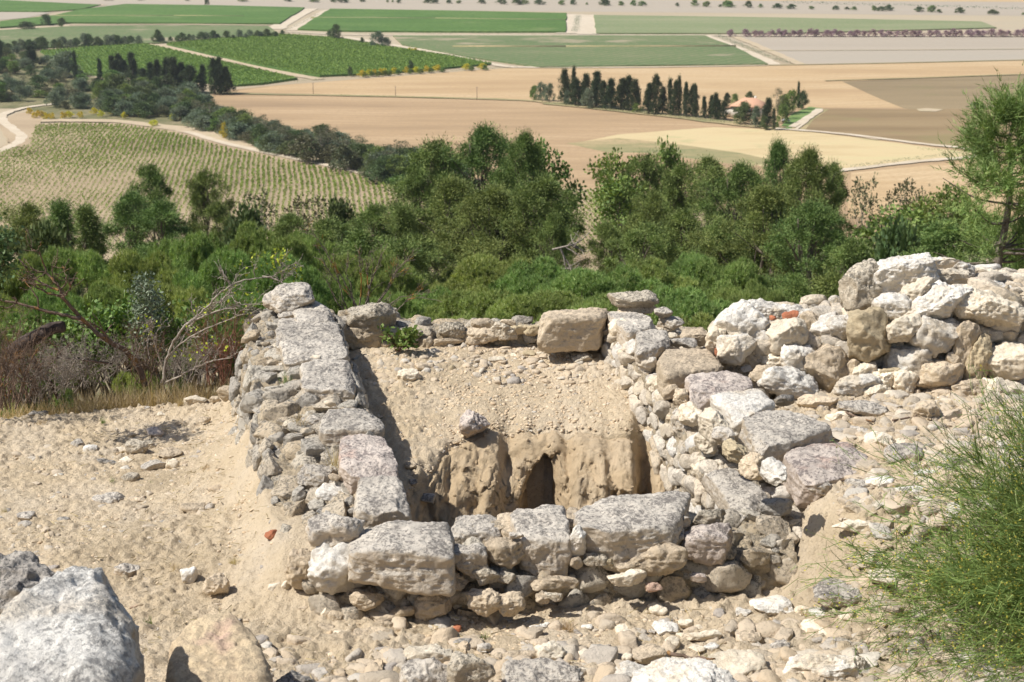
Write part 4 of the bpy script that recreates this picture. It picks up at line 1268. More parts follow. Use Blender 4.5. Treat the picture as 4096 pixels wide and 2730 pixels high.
def earth_bank():
    xs = np.arange(-1.0, 1.42, 0.011)
    ss = np.concatenate([np.linspace(-0.30, 0, 18, endpoint=False), np.linspace(0, 1, 105)])
    X, Sg = np.meshgrid(xs, ss, indexing='ij')
    x, s = X.ravel(), Sg.ravel()
    zt = floor_z(x, lip(x)) + 0.0
    yl = lip(x) + .03
    dip = x * 0
    z = np.where(s > 0, zt - 1.15 * s - dip * np.exp(-np.clip(s, 0, 1) / .08), zt + 0.006)
    dip0 = dip
    y = np.where(s > 0, yl - 0.04 * np.sqrt(np.clip(s, 0, 1)) - 0.10 * s, yl - s * 0.9)
    z = np.where(s <= 0, floor_z(x, y) - 0.035 * np.clip(-s / 0.12, 0, 2) + .004 - dip0 * (1 - np.clip(-s / .12, 0, 1)), z)
    d = zt - z
    zz = z
    w = lambda a, b, r: sstep((x - a) / r + 0.5) * (1 - sstep((x - b) / r + 0.5))
    # rounded shoulders of the buttresses, steeper round the niche
    sh = 0.16 + 0.32 * w(-0.52, 0.02, 0.2) + 0.30 * w(0.42, 0.88, 0.2) + 0.22 * w(1.02, 1.5, 0.1)
    dd_ = np.clip(d, 0, 9)
    y = y - sh * (1 - np.exp(-dd_ / 0.24)) - .10 * sh * 3 * dd_
    y = y - 0.025 * np.sin(x * 31 + 2 * fbm(np.stack([x * 2, z * 2, x * 0], 1), 2, 6)) * sstep(d / .2)
    y = y - 0.10 * w(-0.62, -0.18, 0.14) * sstep((d - 0.25) / 0.2)
    # cleft
    y = y + 0.15 * np.exp(-((x - 0.96 - .06 * fbm(np.stack([z * 4, z * 0, z * 0], 1), 2, 9)) / 0.04) ** 2) * sstep((d - 0.12) / 0.25)
    y = y - 0.05 * w(1.02, 1.5, 0.1) * sstep(d / 0.3)
    # niche: round-headed hollow
    xw = x + 0.09 * fbm(np.stack([x * 6, z * 6, x * 0], 1), 4, 16) - 0.10 * (zz + 4.1)
    r = np.sqrt(((xw - 0.215) / (0.15 * (1 - .45 * np.clip((zz + 4.12) / .3, 0, 1)))) ** 2 + (np.clip(zz + 4.00, 0, 9) / 0.17) ** 2)
    niche = 1 - sstep((r - 0.62) / 0.55)
    y = y + 0.42 * niche * sstep(d / 0.08)
    # small holes
    for hx, hz, hr in ((0.60, -3.84, .035), (1.1, -3.74, .03), (1.16, -3.75, .03), (-0.05, -3.9, .04), (0.75, -4.0, .05), (0.52, -4.02, .05)):
        y = y + 0.07 * np.exp(-((x - hx) ** 2 + (z - hz) ** 2) / hr ** 2)
    P = np.stack([x, y, z], 1)
    a = sstep((s + 0.25) / 0.25)
    bp_ = 0.5 + 0.5 * sstep(s / 0.05)
    f1, f2 = worley(P * np.array([11, 9, 9.0]), 44)
    clod1 = sstep((f2 - f1) / .5)
    f1, f2 = worley(P * 26, 45)
    clod2 = sstep((f2 - f1) / .5)
    rg = ridged(P * np.array([7, 3, 2.0]), 3, 5)
    P[:, 1] += -(0.12 * fbm(P * np.array([4, 3, 3]), 4, 7) + 0.03 * rg + .07 * (.5 - worley(P * np.array([8, 8, 6.0]), 51)[0]) + .034 * (.5 - worley(P * 19, 52)[0]) + .017 * (.5 - worley(P * 42, 53)[0]) + 0.010 * clod2) * (s > 0) * np.minimum(1, np.abs(s) / 0.06)
    P[:, 2] += a * bp_ * (0.02 * fbm(P * 9, 3, 2) + 0.022 * vnoise(P * 30, 4) + .012 * clod1)
    n, m = X.shape
    F = grid_faces(n, m)[:, ::-1]
    # clods stuck to the face and strewn on the lip
    r_ = np.random.RandomState(5)
    k = r_.choice(len(P), 1100)
    k = k[(z[k] > -4.5)]
    U, fi = ico(1)
    sz = (.008 + .024 * r_.rand(len(k)) ** 2)[:, None, None]
    Vc = U[None] * (1 + .25 * r_.normal(0, 1, (len(k), len(U), 1))).clip(.5, 1.6) * sz / 2 * r_.uniform(.7, 1.3, (len(k), 1, 3)) + P[k][:, None, :]
    Fc = (fi[None] + (np.arange(len(k)) * len(U))[:, None, None]).reshape(-1, 3)
    BANK_CLODS.append((Vc.reshape(-1, 3), Fc))
    return tag(link('earth_bank', mesh_np('earth_bank', P, F, M['earth2'])), 'ochre earth face of the pit with a round-headed hollow', 'earth bank', kind='structure')


earth_bank()
# ---------------------------------------------------------------- foliage
def tri_leaves(C, D, L, Wd, rs):
    """thin leaf triangles at C pointing along D"""
    n = len(C)
    D = D / (np.linalg.norm(D, axis=1)[:, None] + 1e-9)
    s = np.cross(D, rs.normal(0, 1, (n, 3)))
    s /= np.linalg.norm(s, axis=1)[:, None] + 1e-9
    L = (L * rs.uniform(0.7, 1.3, n))[:, None]
    Wd = (Wd * rs.uniform(0.7, 1.3, n))[:, None]
    V = np.stack([C - s * Wd / 2, C + s * Wd / 2, C + D * L], 1).reshape(-1, 3)
    return V, np.arange(3 * n).reshape(-1, 3)


def quad_leaves(C, D, L, Wd, rs):
    n = len(C)
    D = D / (np.linalg.norm(D, axis=1)[:, None] + 1e-9)
    s = np.cross(D, rs.normal(0, 1, (n, 3)))
    s /= np.linalg.norm(s, axis=1)[:, None] + 1e-9
    L = (L * rs.uniform(0.7, 1.3, n))[:, None]
    Wd = (Wd * rs.uniform(0.7, 1.3, n))[:, None]
    V = np.stack([C, C + D * L * 0.5 + s * Wd / 2, C + D * L, C + D * L * 0.5 - s * Wd / 2], 1).reshape(-1, 3)
    return V, np.arange(4 * n).reshape(-1, 4)


def clump_cloud(clumps, per, L, Wd, up, rs, quad=False, shell=0.35):
    Cs, Ds = [], []
    for c, r in clumps:
        k = max(6, int(per * rs.uniform(0.7, 1.3)))
        d = rs.normal(0, 1, (k, 3))
        d /= np.linalg.norm(d, axis=1)[:, None]
        rad = (shell * .8 + (1 - shell * .8) * np.abs(rs.normal(0, .72, k)).clip(0, 1.9))[:, None]
        Cs.append(np.asarray(c) + d * rad * np.asarray(r))
        Ds.append(d + np.array([0, 0, up]) + rs.normal(0, 0.35, (k, 3)))
    C, D = np.concatenate(Cs), np.concatenate(Ds)
    return (quad_leaves if quad else tri_leaves)(C, D, L, Wd, rs)


def tree_proto(seed, h, R, prof, nclump, crad, per, L, Wd, up, trunk_r, base=0.25, lean=0.05, limbs=12, quad=False, flat=0.75, lobes=0.35, bend=0.3, surf=0.5, stems=1):
    """returns (trunk V/F, crown V/F); crown clumps fill an uneven envelope"""
    rs = np.random.RandomState(seed)
    top = np.array([rs.normal(0, lean * h), rs.normal(0, lean * h), h * 0.93])
    g = Geo()
    trunks = []
    for s_ in range(stems):
        off = np.array([rs.uniform(-.3, .3), rs.uniform(-.3, .3), 0]) * (stems > 1) * R * 0.4
        tp = top + np.array([rs.normal(0, .3), rs.normal(0, .3), 0]) * (stems > 1) * R * 0.6
        pts = spline([off, off * 1.2 + tp * 0.3 + rs.normal(0, bend * 0.3, 3) * [1, 1, 0], tp * 0.62 + rs.normal(0, bend * .4, 3) * [1, 1, 0], tp], 5)
        g.tube(pts, np.linspace(trunk_r, trunk_r * 0.15, len(pts)), 6)
        trunks.append(pts)
    ph = rs.uniform(0, 6.28, 4)
    cl = []
    for i in range(nclump):
        t = base + (1 - base) * ((i + rs.uniform(0, 1)) / nclump) ** 0.9
        th = rs.uniform(0, 2 * np.pi)
        lob = 1 + lobes * (np.sin(2 * th + ph[0] + 5 * t) * 0.5 + np.sin(3 * th + ph[1] - 7 * t) * 0.5)
        tt = (t - base) / (1 - base)
        rr = R * prof(tt) * lob * (surf + (1 - surf) * rs.uniform(0, 1)) * (1 if rs.rand() > 0.25 else rs.uniform(0.2, .8))
        axis = top * t
        c = axis + np.array([math.cos(th) * rr, math.sin(th) * rr, rs.normal(0, 0.02 * h)])
        c[2] = t * h
        r = crad * rs.uniform(0.6, 1.25)
        cl.append((c, (r, r, r * flat)))
    order = rs.permutation(len(cl))[:limbs]
    for k in order:
        c, _ = cl[k]
        tr = trunks[k % len(trunks)]
        zi = min(len(tr) - 2, max(1, int(len(tr) * max(0.12, c[2] / h - 0.22))))
        a = tr[zi]
        mid = (a + c) / 2 + rs.normal(0, 0.08 * R, 3) - np.array([0, 0, 0.03 * h])
        g.tube(spline([a, mid, c], 4), np.linspace(trunk_r * 0.42, trunk_r * 0.08, 9), 4, cap=False)
    return g.data(), clump_cloud(cl, per, L, Wd, up, rs, quad)


def mk_proto(name, leaf, bark, *a, **k):
    (tv, tf), (cv, cf) = tree_proto(*a, **k)
    return dict(h=a[1], R=a[2], trunk=mesh_np(name + '_trunk', tv, tf, M[bark]), crown=mesh_np(name + '_crown', cv, cf, M[leaf], smooth=False))


rounded = lambda t: math.sin(math.pi * min(1, max(0.0, 0.12 + 0.88 * t)) ** 0.8) ** 0.6 if t < 1 else 0.2
conic = lambda t: max(0.08, 1 - t) ** 0.7
column = lambda t: (math.sin(math.pi * min(.97, 0.08 + 0.88 * t)) ** 0.45) * (1 - 0.55 * t)
domed = lambda t: math.sqrt(max(0.02, 1 - t * t))
open_ = lambda t: 0.45 + 0.5 * math.sin(math.pi * t)

PROTO = {}
PROTO['aleppo'] = [mk_proto('aleppo', 'pine', 'bark', s, 11, 3.6, rounded, 62, 0.85, 560, 0.21, 0.068, 0.25, 0.20, base=0.2, limbs=26, lean=0.04, bend=.8, flat=0.75, lobes=0.6, surf=.7) for s in (3, 5, 9)] + \
    [mk_proto('aleppo', 'pine', 'bark', s, 11, 3.0, conic, 62, 0.75, 520, 0.21, 0.068, 0.25, 0.18, base=0.14, limbs=26, lean=0.04, bend=.8, lobes=0.5) for s in (12, 15)]
PROTO['bigpine'] = [mk_proto('bigpine', 'pine', 'bark', s, 13, 5.2, rounded, 100, 0.95, 680, 0.21, 0.068, 0.25, 0.28, base=0.16, limbs=34, lean=0.03, bend=.9, lobes=0.6, stems=3) for s in (31, 33)]
PROTO['decid'] = [mk_proto('decid', 'fresh', 'bark', s, 9, 2.6, open_, 40, 0.8, 120, 0.28, 0.2, 0.2, 0.13, base=0.2, limbs=22, quad=True, bend=.6, lobes=0.5) for s in (41, 42)]
PROTO['sparse'] = [mk_proto('sparse', 'scrub', 'twiggrey', s, 8, 2.4, open_, 34, 0.7, 46, 0.24, 0.15, 0.4, 0.09, base=0.25, limbs=34, quad=True, bend=.6, lobes=0.6) for s in (51, 52)]
PROTO['greyshrub'] = [mk_proto('greyshrub', 'olive', 'bark', s, 4.5, 2.7, domed, 34, 0.85, 110, 0.30, 0.16, 0.3, 0.10, base=0.08, limbs=12, quad=True, lobes=0.4) for s in (61, 62)]
PROTO['oak'] = [mk_proto('oak', 'oak', 'bark', s, 5, 2.9, domed, 40, 0.95, 120, 0.30, 0.2, 0.3, 0.12, base=0.06, limbs=12, quad=True, lobes=0.4) for s in (71, 72, 73)]
PROTO['scrub'] = [mk_proto('scrub', 'scrub', 'bark', s, 3, 2.2, domed, 26, 0.7, 90, 0.28, 0.16, 0.3, 0.06, base=0.05, limbs=8, quad=True, lobes=0.4) for s in (81, 82)]
PROTO['green'] = [mk_proto('green', 'fresh', 'bark', s, 3.5, 2.2, domed, 26, 0.75, 90, 0.28, 0.18, 0.3, 0.07, base=0.05, limbs=8, quad=True, lobes=0.4) for s in (91, 92)]
PROTO['cypress'] = [mk_proto('cypress', 'cypress', 'bark', s, 15, 1.35, column, 70, 0.62, 70, 0.45, 0.16, 1.8, 0.2, base=0.04, limbs=0, lean=0.01, flat=1.8, lobes=0.1, bend=.1) for s in (101, 102)]
PROTO['ragged'] = [mk_proto('ragged', 'cypress', 'bark', s, 14, 3.0, conic if s != 113 else rounded, 85, 0.85, 90, 0.5, 0.2, 1.1, 0.3, base=0.06, limbs=10, lean=0.015, flat=1.5, lobes=0.45, bend=.1) for s in (111, 112, 113)]
PROTO['yellow'] = [mk_proto('yellow', 'yellowflower', 'bark', s, 2.2, 1.7, domed, 22, 0.5, 70, 0.22, 0.14, 0.4, 0.05, base=0.1, limbs=6, quad=True, lobes=0.4) for s in (121,)]
PROTO['pink'] = [mk_proto('pink', 'pinkflower', 'bark', s, 3.8, 2.4, domed, 24, 0.8, 80, 0.30, 0.2, 0.3, 0.07, base=0.1, limbs=6, quad=True, lobes=0.4) for s in (131, 132)]
PROTO['blue'] = [mk_proto('blue', 'olive', 'bark', s, 9, 2.6, conic, 50, 0.8, 90, 0.4, 0.16, 0.4, 0.15, base=0.05, limbs=8, lobes=0.2) for s in (141,)]


def stone_pine(seed):
    """umbrella of needle brushes on fanning limbs"""
    rs = np.random.RandomState(seed)
    h, R = 5.2, 2.7
    g = Geo()
    g.tube(spline([(0, 0, 0), (.1, .1, 1.2), (.05, -.1, 2.4), (0, 0, 3.6)], 5), np.linspace(.19, .1, 16), 7)
    C, D = [], []
    for i in range(46):
        th, q = rs.uniform(0, 6.283), math.sqrt(rs.uniform(0, 1))
        rr = R * q
        c = np.array([math.cos(th) * rr, math.sin(th) * rr, 3.1 + 1.75 * math.sqrt(max(0, 1 - (q * .93) ** 2)) + rs.normal(0, .10)])
        if i % 3 == 0:
            c[2] -= rs.uniform(.4, 1.3)
            c[:2] *= 1.02
        a = np.array([0, 0, rs.uniform(1.0, 2.6)])
        mid = (a + c) / 2 + rs.normal(0, .15, 3) - np.array([0, 0, .25])
        g.tube(spline([a, mid, c], 4), np.linspace(.06, .014, 9), 4, cap=False)
        r = rs.uniform(.42, .72)
        k = int(52 * (r / .45) ** 2)
        d = rs.normal(0, 1, (k, 3))
        d[:, 2] = np.abs(d[:, 2]) * 0.9 - 0.25
        d /= np.linalg.norm(d, axis=1)[:, None]
        P = c + d * np.array([r, r, r * .50]) * rs.uniform(.75, 1.05, (k, 1))
        ax = d + np.array([0, 0, 1.1]) + rs.normal(0, .25, (k, 3))
        ax /= np.linalg.norm(ax, axis=1)[:, None]
        m = 22
        C.append(np.repeat(P, m, 0) + rs.normal(0, .012, (k * m, 3)))
        D.append(np.repeat(ax, m, 0) * .75 + rs.normal(0, .75, (k * m, 3)))
    C, D = np.concatenate(C), np.concatenate(D)
    V, F = tri_leaves(C, D, 0.15, 0.024, rs)
    tv, tf = g.data()
    return dict(h=h, R=R, trunk=mesh_np('stonepine_trunk', tv, tf, M['bark']), crown=mesh_np('stonepine_crown', V, F, M['stonepine'], smooth=False))


PROTO['stonepine'] = [stone_pine(s) for s in (201, 202, 203)]


def plant_tree(kind, var, loc, height, width, label, cat='tree', group=None, name='tree', rz=None, tilt=(0, 0)):
    pr = PROTO[kind][var % len(PROTO[kind])]
    e = empty(name, loc)
    sx = width / (2.05 * pr['R'])
    e.scale = (sx, sx, height / pr['h'])
    e.rotation_euler = (tilt[0], tilt[1], rnd.uniform(0, 6.28) if rz is None else rz)
    for part in ('trunk', 'crown'):
        o = bpy.data.objects.new(part, pr[part])
        COL.objects.link(o)
        o.parent = e
    tag(e, label, cat, group)
    return e


ORD = ['first', 'second', 'third', 'fourth', 'fifth', 'sixth', 'seventh', 'eighth', 'ninth', 'tenth', 'eleventh', 'twelfth', 'thirteenth', 'fourteenth', 'fifteenth',
       'sixteenth', 'seventeenth', 'eighteenth', 'nineteenth', 'twentieth']


def ordinal(i):
    return ORD[i] if i < 20 else ('twenty-' + ORD[i - 20] if i < 29 else 'thirty-' + ORD[i - 30] if 30 <= i < 39 else ('thirtieth' if i == 29 else 'fortieth'))


def slope_tree(u, vt, w, D, kind, label, var=None, name='pine_tree', group=None, ex=1.0, cat='tree'):
    """u, vt = crown top in view coordinates, w = crown width there, D = distance over the slope"""
    q = at_y(u * K, vt * K, D)
    m = mpp(q) * K
    x = q[0]
    zb = float(H(x, D)) - 0.3
    h = (q[2] - zb) * ex
    return plant_tree(kind, var if var is not None else rnd.randrange(9), (x, D, zb), h, w * m, label, cat, group, name)


# --- bright stone pines right below the ruin
SPINE = [(590, 535, 190, 34), (430, 560, 200, 33), (705, 552, 150, 36), (310, 600, 170, 30), (505, 600, 190, 29), (640, 610, 180, 28), (170, 585, 190, 33), (55, 610, 160, 30),
         (250, 670, 190, 26), (400, 668, 210, 25), (560, 690, 190, 25), (110, 690, 190, 25), (730, 640, 150, 30), (800, 610, 160, 33), (890, 600, 150, 36), (880, 690, 190, 27), (20, 760, 170, 23),
         (1130, 612, 230, 38), (1260, 618, 210, 37), (1000, 690, 170, 32), (1100, 690, 220, 30), (1240, 690, 230, 29), (1385, 640, 240, 33), (1500, 622, 200, 35), (1585, 600, 190, 36),
         (1680, 615, 170, 35), (1400, 700, 250, 28), (1560, 690, 240, 28), (1690, 680, 170, 30), (1740, 665, 110, 33), (-90, 600, 200, 33), (-60, 720, 200, 26), (-230, 660, 220, 30), (-180, 560, 190, 40), (2460, 640, 200, 34), (2600, 620, 200, 34), (1620, 750, 200, 25), (1010, 760, 200, 25)]
SPINE.sort()
for i, (u, v, w, D) in enumerate(SPINE):
    slope_tree(u, v - 14, w * 1.35, D, 'stonepine', 'bright green umbrella pine just below the ruin, %s from the left' % ordinal(i), var=i, name='stone_pine', group='bright umbrella pines below the ruin')

# --- darker pines further down
DARK = [(-60, 480, 150, 95, 'aleppo'), (-180, 500, 150, 90, 'aleppo'), (2440, 500, 180, 70, 'aleppo'), (2560, 520, 180, 60, 'aleppo'), (60, 478, 130, 88, 'aleppo'), (135, 468, 120, 95, 'aleppo'), (205, 480, 110, 90, 'aleppo'), (100, 545, 130, 66, 'oak'), (345, 388, 110, 122, 'aleppo'), (300, 450, 120, 110, 'aleppo'),
        (370, 470, 130, 105, 'aleppo'), (470, 400, 100, 125, 'aleppo'), (500, 470, 80, 112, 'aleppo'), (610, 450, 80, 130, 'sparse'), (565, 500, 110, 100, 'oak'), (680, 465, 110, 118, 'sparse'),
        (665, 500, 120, 95, 'aleppo'), (780, 475, 90, 118, 'oak'), (745, 515, 140, 80, 'aleppo'), (860, 478, 120, 105, 'aleppo'), (935, 480, 100, 98, 'aleppo'), (830, 540, 170, 66, 'aleppo'),
        (930, 555, 170, 62, 'aleppo'), (975, 545, 130, 72, 'aleppo'), (1000, 330, 170, 124, 'aleppo'), (960, 400, 110, 120, 'aleppo'), (1110, 305, 190, 122, 'bigpine'), (1200, 315, 140, 112, 'bigpine'),
        (1255, 340, 110, 116, 'decid'), (1045, 420, 200, 100, 'bigpine'), (1245, 420, 190, 92, 'bigpine'), (1130, 440, 200, 94, 'bigpine'), (1270, 500, 80, 84, 'aleppo'),
        (1425, 372, 110, 160, 'decid'), (1440, 420, 120, 150, 'decid'), (1530, 345, 80, 170, 'decid'), (1490, 362, 110, 160, 'aleppo'), (1405, 520, 90, 90, 'aleppo'),
        (1500, 450, 100, 112, 'aleppo'), (1570, 385, 120, 128, 'aleppo'), (1630, 372, 130, 124, 'aleppo'), (1475, 520, 150, 80, 'aleppo'), (1580, 490, 150, 86, 'aleppo'), (1700, 390, 170, 100, 'bigpine'),
        (1790, 338, 110, 104, 'bigpine'), (1862, 352, 150, 96, 'bigpine'), (1915, 385, 90, 104, 'aleppo'), (1760, 440, 200, 80, 'bigpine'), (1870, 480, 210, 72, 'bigpine'), (1660, 520, 140, 82, 'aleppo'),
        (1960, 560, 150, 60, 'aleppo'), (1940, 640, 160, 42, 'aleppo'), (1830, 660, 130, 40, 'aleppo'),
        (2000, 425, 80, 110, 'sparse'), (2068, 430, 90, 108, 'sparse'), (2110, 445, 80, 104, 'sparse'), (2190, 440, 90, 108, 'decid'), (2150, 470, 110, 92, 'decid'), (2060, 500, 180, 76, 'decid'),
        (2050, 540, 140, 56, 'oak'), (2170, 520, 190, 60, 'aleppo'), (2260, 500, 170, 58, 'aleppo'), (2120, 590, 200, 44, 'aleppo'), (2240, 610, 180, 38, 'aleppo'), (2340, 560, 120, 44, 'aleppo')]
KW = {'aleppo': ('dark green pine with a ragged crown on the slope', 'pine_tree', 'dark pines on the slope'),
      'bigpine': ('big many-stemmed dark pine on the slope', 'pine_tree', 'big dark pines on the slope'),
      'decid': ('fresh green leafy tree on the slope', 'leafy_tree', 'leafy trees on the slope'),
      'sparse': ('thin half-bare tree on the slope', 'bare_tree', 'half-bare trees on the slope'),
      'oak': ('dense dark evergreen bush on the slope', 'evergreen_bush', 'evergreen bushes on the slope'),
      'greyshrub': ('grey-green leafy bush on the slope', 'grey_bush', 'grey bushes on the slope')}
_cnt = {}
DARK.sort()
for u, v, w, D, k in DARK:
    i = _cnt.get(k, 0)
    _cnt[k] = i + 1
    slope_tree(u, v, w * 1.35, D, k, '%s, %s from the left' % (KW[k][0], ordinal(i)) if k != 'aleppo' or i < 40 else None, name=KW[k][1], group=KW[k][2])

# --- undergrowth on the slope, one bush at a time
_ug = 0
rr_ = random.Random(77)
for i in range(80):
    y = 14.5 + 150 * rr_.random() ** 1.6
    x = rr_.uniform(-1, 1) * (0.40 * y + 2)
    k = rr_.choice(['oak', 'scrub', 'green', 'scrub', 'greyshrub'])
    h = rr_.uniform(0.9, 1.6) * (0.6 + min(1.0, y / 60))
    plant_tree(k, rr_.randrange(3), (x, y, float(H(x, y)) - 0.1), h, h * 1.7, 'low bush in the undergrowth between the slope trees', 'bush', 'undergrowth bushes on the slope', 'bush')


# --- the slim pine close by at the right edge
def slim_pine():
    rs = np.random.RandomState(9)
    D = 24.0
    base = at_y(2298 * K, 650 * K, D)
    zb = float(H(base[0], D)) - .2
    tr = [at_y(a * K, b * K, D) for a, b in ((2290, 640), (2303, 560), (2318, 470), (2322, 400), (2318, 330), (2330, 275), (2336, 228))]
    tr = [np.array([base[0], D, zb])] + [np.array(t) for t in tr]
    e = empty('pine_tree', tr[0])
    g = Geo()
    sp = spline(tr, 6)
    g.tube(sp, np.linspace(.085, .012, len(sp)), 8)
    C, Dd = [], []
    for i in range(62):
        t = rs.uniform(0.10, .93) ** 0.8
        a = sp[int(t * (len(sp) - 1))]
        th = rs.uniform(0, 6.28)
        ln = (1.35 * (1 - t) + .3) * rs.uniform(.5, 1.1)
        end = a + np.array([math.cos(th) * ln, math.sin(th) * ln, ln * rs.uniform(.1, .5)])
        mid = (a + end) / 2 - np.array([0, 0, .1 * ln])
        br = spline([a, mid, end], 5)
        g.tube(br, np.linspace(.03 * (1.2 - t), .006, len(br)), 4, cap=False)
        if rs.rand() < 0.16:
            continue
        for q in br[5:]:
            for s_ in range(5):
                ax = (end - a) / (ln + .01) * .5 + rs.normal(0, .6, 3) + np.array([0, 0, .5])
                m = 24
                f = rs.uniform(0, .30, (m, 1))
                C.append(q + rs.normal(0, .05, 3) + f * ax + rs.normal(0, .015, (m, 3)))
                Dd.append(np.repeat(ax[None], m, 0) + rs.normal(0, .55, (m, 3)))
    V, F = tri_leaves(np.concatenate(C), np.concatenate(Dd), .12, .013, rs)
    g.obj('trunk', M['bark'], e)
    obj_np('crown', V, F, M['pinelight'], e, smooth=False)
    tag(e, 'slim young pine with thin feathery branches at the right edge', 'tree')


slim_pine()

# ---------------------------------------------------------------- trees of the plain
def plain_tree(u, vb, vt, w, kind, label, group=None, name='tree', cat='tree', var=None):
    b = at_z(u * K, vb * K, PLAIN + 0.4)
    m = mpp(b) * K
    dep = math.atan2(-b[2], b[1])
    h = (vb - vt) * m / math.cos(dep)
    return plant_tree(kind, var if var is not None else rnd.randrange(9), b, h, w * m, label, cat, group, name)


# cypress belt by the house
CY = [(1298, 238, 165, 30, 'ragged'), (1318, 240, 158, 12, 'cypress'), (1322, 242, 185, 30, 'ragged'), (1345, 243, 175, 30, 'ragged'), (1368, 245, 170, 34, 'ragged'), (1385, 248, 190, 26, 'ragged'),
      (1402, 250, 186, 32, 'ragged'), (1428, 252, 185, 34, 'ragged'), (1444, 252, 180, 30, 'ragged'), (1460, 254, 188, 26, 'ragged'), (1490, 262, 196, 26, 'ragged'), (1506, 262, 178, 26, 'ragged'),
      (1522, 262, 205, 24, 'ragged'), (1540, 264, 185, 14, 'cypress'), (1548, 266, 190, 14, 'cypress'), (1560, 266, 180, 12, 'cypress'), (1576, 268, 195, 18, 'ragged'), (1590, 268, 200, 22, 'ragged'),
      (1598, 270, 198, 11, 'cypress'), (1618, 272, 225, 16, 'ragged'), (1632, 272, 222, 12, 'cypress'), (1642, 274, 218, 20, 'ragged'), (1650, 275, 232, 12, 'cypress'), (1662, 276, 235, 16, 'ragged')]
for i, (u, vb, vt, w, k) in enumerate(CY):
    plain_tree(u, vb, vt, w * 1.35, k, 'dark cypress of the belt by the house, %s from the left' % ordinal(i), 'cypresses beside the house', 'cypress_tree', var=i)
for u, vb, vt, w, k, l in ((1226, 228, 200, 22, 'green', 'pale yellow-green bush at the left end of the house cypress belt'), (1243, 230, 194, 30, 'greyshrub', 'left grey-green olive in front of the first cypresses'),
                           (1262, 232, 196, 28, 'greyshrub', 'right grey-green olive in front of the first cypresses'), (1302, 240, 210, 18, 'greyshrub', 'small slender grey olive before the cypress belt'),
                           (1352, 248, 208, 34, 'greyshrub', 'large grey olive below the middle of the cypress belt'), (1462, 258, 240, 22, 'green', 'low lime green bush under the cypresses'),
                           (1712, 286, 240, 52, 'oak', 'big dark rounded tree hiding the house front'), (1736, 292, 246, 32, 'blue', 'blue-grey conifer in front of the house'),
                           (1778, 298, 252, 11, 'cypress', 'single narrow dark cypress at the lawn corner'), (1762, 290, 230, 36, 'ragged', 'tall dark tree to the right of the house'),
                           (1786, 272, 206, 30, 'sparse', 'thin brownish tree behind the house'), (1800, 262, 222, 34, 'green', 'bright green tree beside the lawn'), (1815, 258, 212, 40, 'green', 'largest bright green tree right of the house'),
                           (1834, 250, 192, 9, 'cypress', 'slim cypress rising behind the bright green trees'), (1842, 250, 214, 28, 'oak', 'dark round tree right of the slim cypress'),
                           (1798, 282, 244, 34, 'green', 'bright green bush at the upper edge of the lawn'), (1670, 246, 216, 22, 'ragged', 'dark bushy tree left of the orange roof'), (1688, 238, 218, 22, 'green', 'olive green tree just behind the roof'),
                           (1722, 232, 213, 22, 'oak', 'dark tree top showing behind the roof'), (1755, 297, 270, 22, 'oak', 'small dark bush below the house'), (1785, 293, 282, 12, 'green', 'little round clipped bush on the lawn'),
                           (2245, 248, 236, 40, 'oak', 'lone dark thicket in the upper ploughed field'), (776, 92, 60, 30, 'oak', 'dark round tree at the corner above the bright vineyard'), (758, 88, 72, 16, 'oak', 'small dark bush left of the round tree'),
                           (868, 108, 76, 40, 'greyshrub', 'large grey-green bush at the tip of the middle vineyard'), (888, 108, 88, 22, 'greyshrub', 'smaller grey bush right of the large one'), (832, 102, 88, 12, 'oak', 'tiny dark bush on the vineyard bank'),
                           (364, 98, 72, 24, 'oak', 'single dark round tree beside the upper hedge'), (104, 58, 36, 28, 'oak', 'dark round tree in the upper left vineyard margin'), (142, 61, 44, 22, 'oak', 'dark bush right of the upper left round tree'),
                           (62, 68, 52, 40, 'oak', 'low dark bush left of the upper left round tree'), (476, 12, -4, 12, 'oak', 'lone small tree at the very top left'), (943, 165, 142, 18, 'oak', 'dark bush among the yellow broom'),
                           (806, 175, 155, 14, 'oak', 'dark bush at the left end of the yellow broom')):
    plain_tree(u, vb, vt, w, k, l, name={'green': 'leafy_tree', 'cypress': 'cypress_tree', 'ragged': 'cypress_tree', 'greyshrub': 'olive_tree', 'oak': 'evergreen_tree', 'blue': 'conifer', 'sparse': 'bare_tree'}[k])

# left cypress group
LC = [(4, 150, 96, 12, 'ragged'), (75, 150, 108, 34, 'ragged'), (173, 178, 122, 10, 'cypress'), (231, 200, 138, 12, 'cypress'), (262, 182, 132, 24, 'ragged'), (276, 180, 128, 26, 'ragged'), (290, 180, 142, 20, 'ragged'),
      (308, 186, 126, 30, 'ragged'), (330, 190, 160, 26, 'ragged'), (350, 198, 148, 28, 'ragged'), (366, 200, 142, 26, 'ragged'), (386, 205, 138, 26, 'cypress'), (404, 208, 138, 36, 'ragged'),
      (420, 206, 148, 30, 'ragged'), (440, 210, 155, 36, 'ragged'), (466, 208, 152, 18, 'cypress'), (494, 212, 140, 30, 'ragged'), (509, 212, 136, 20, 'cypress'), (522, 212, 158, 30, 'ragged')]
for i, (u, vb, vt, w, k) in enumerate(LC):
    plain_tree(u, vb + 4, vt, w * 1.35, k, 'dark cypress of the left group, %s from the left' % ordinal(i), 'cypresses of the left group', 'cypress_tree', var=i)

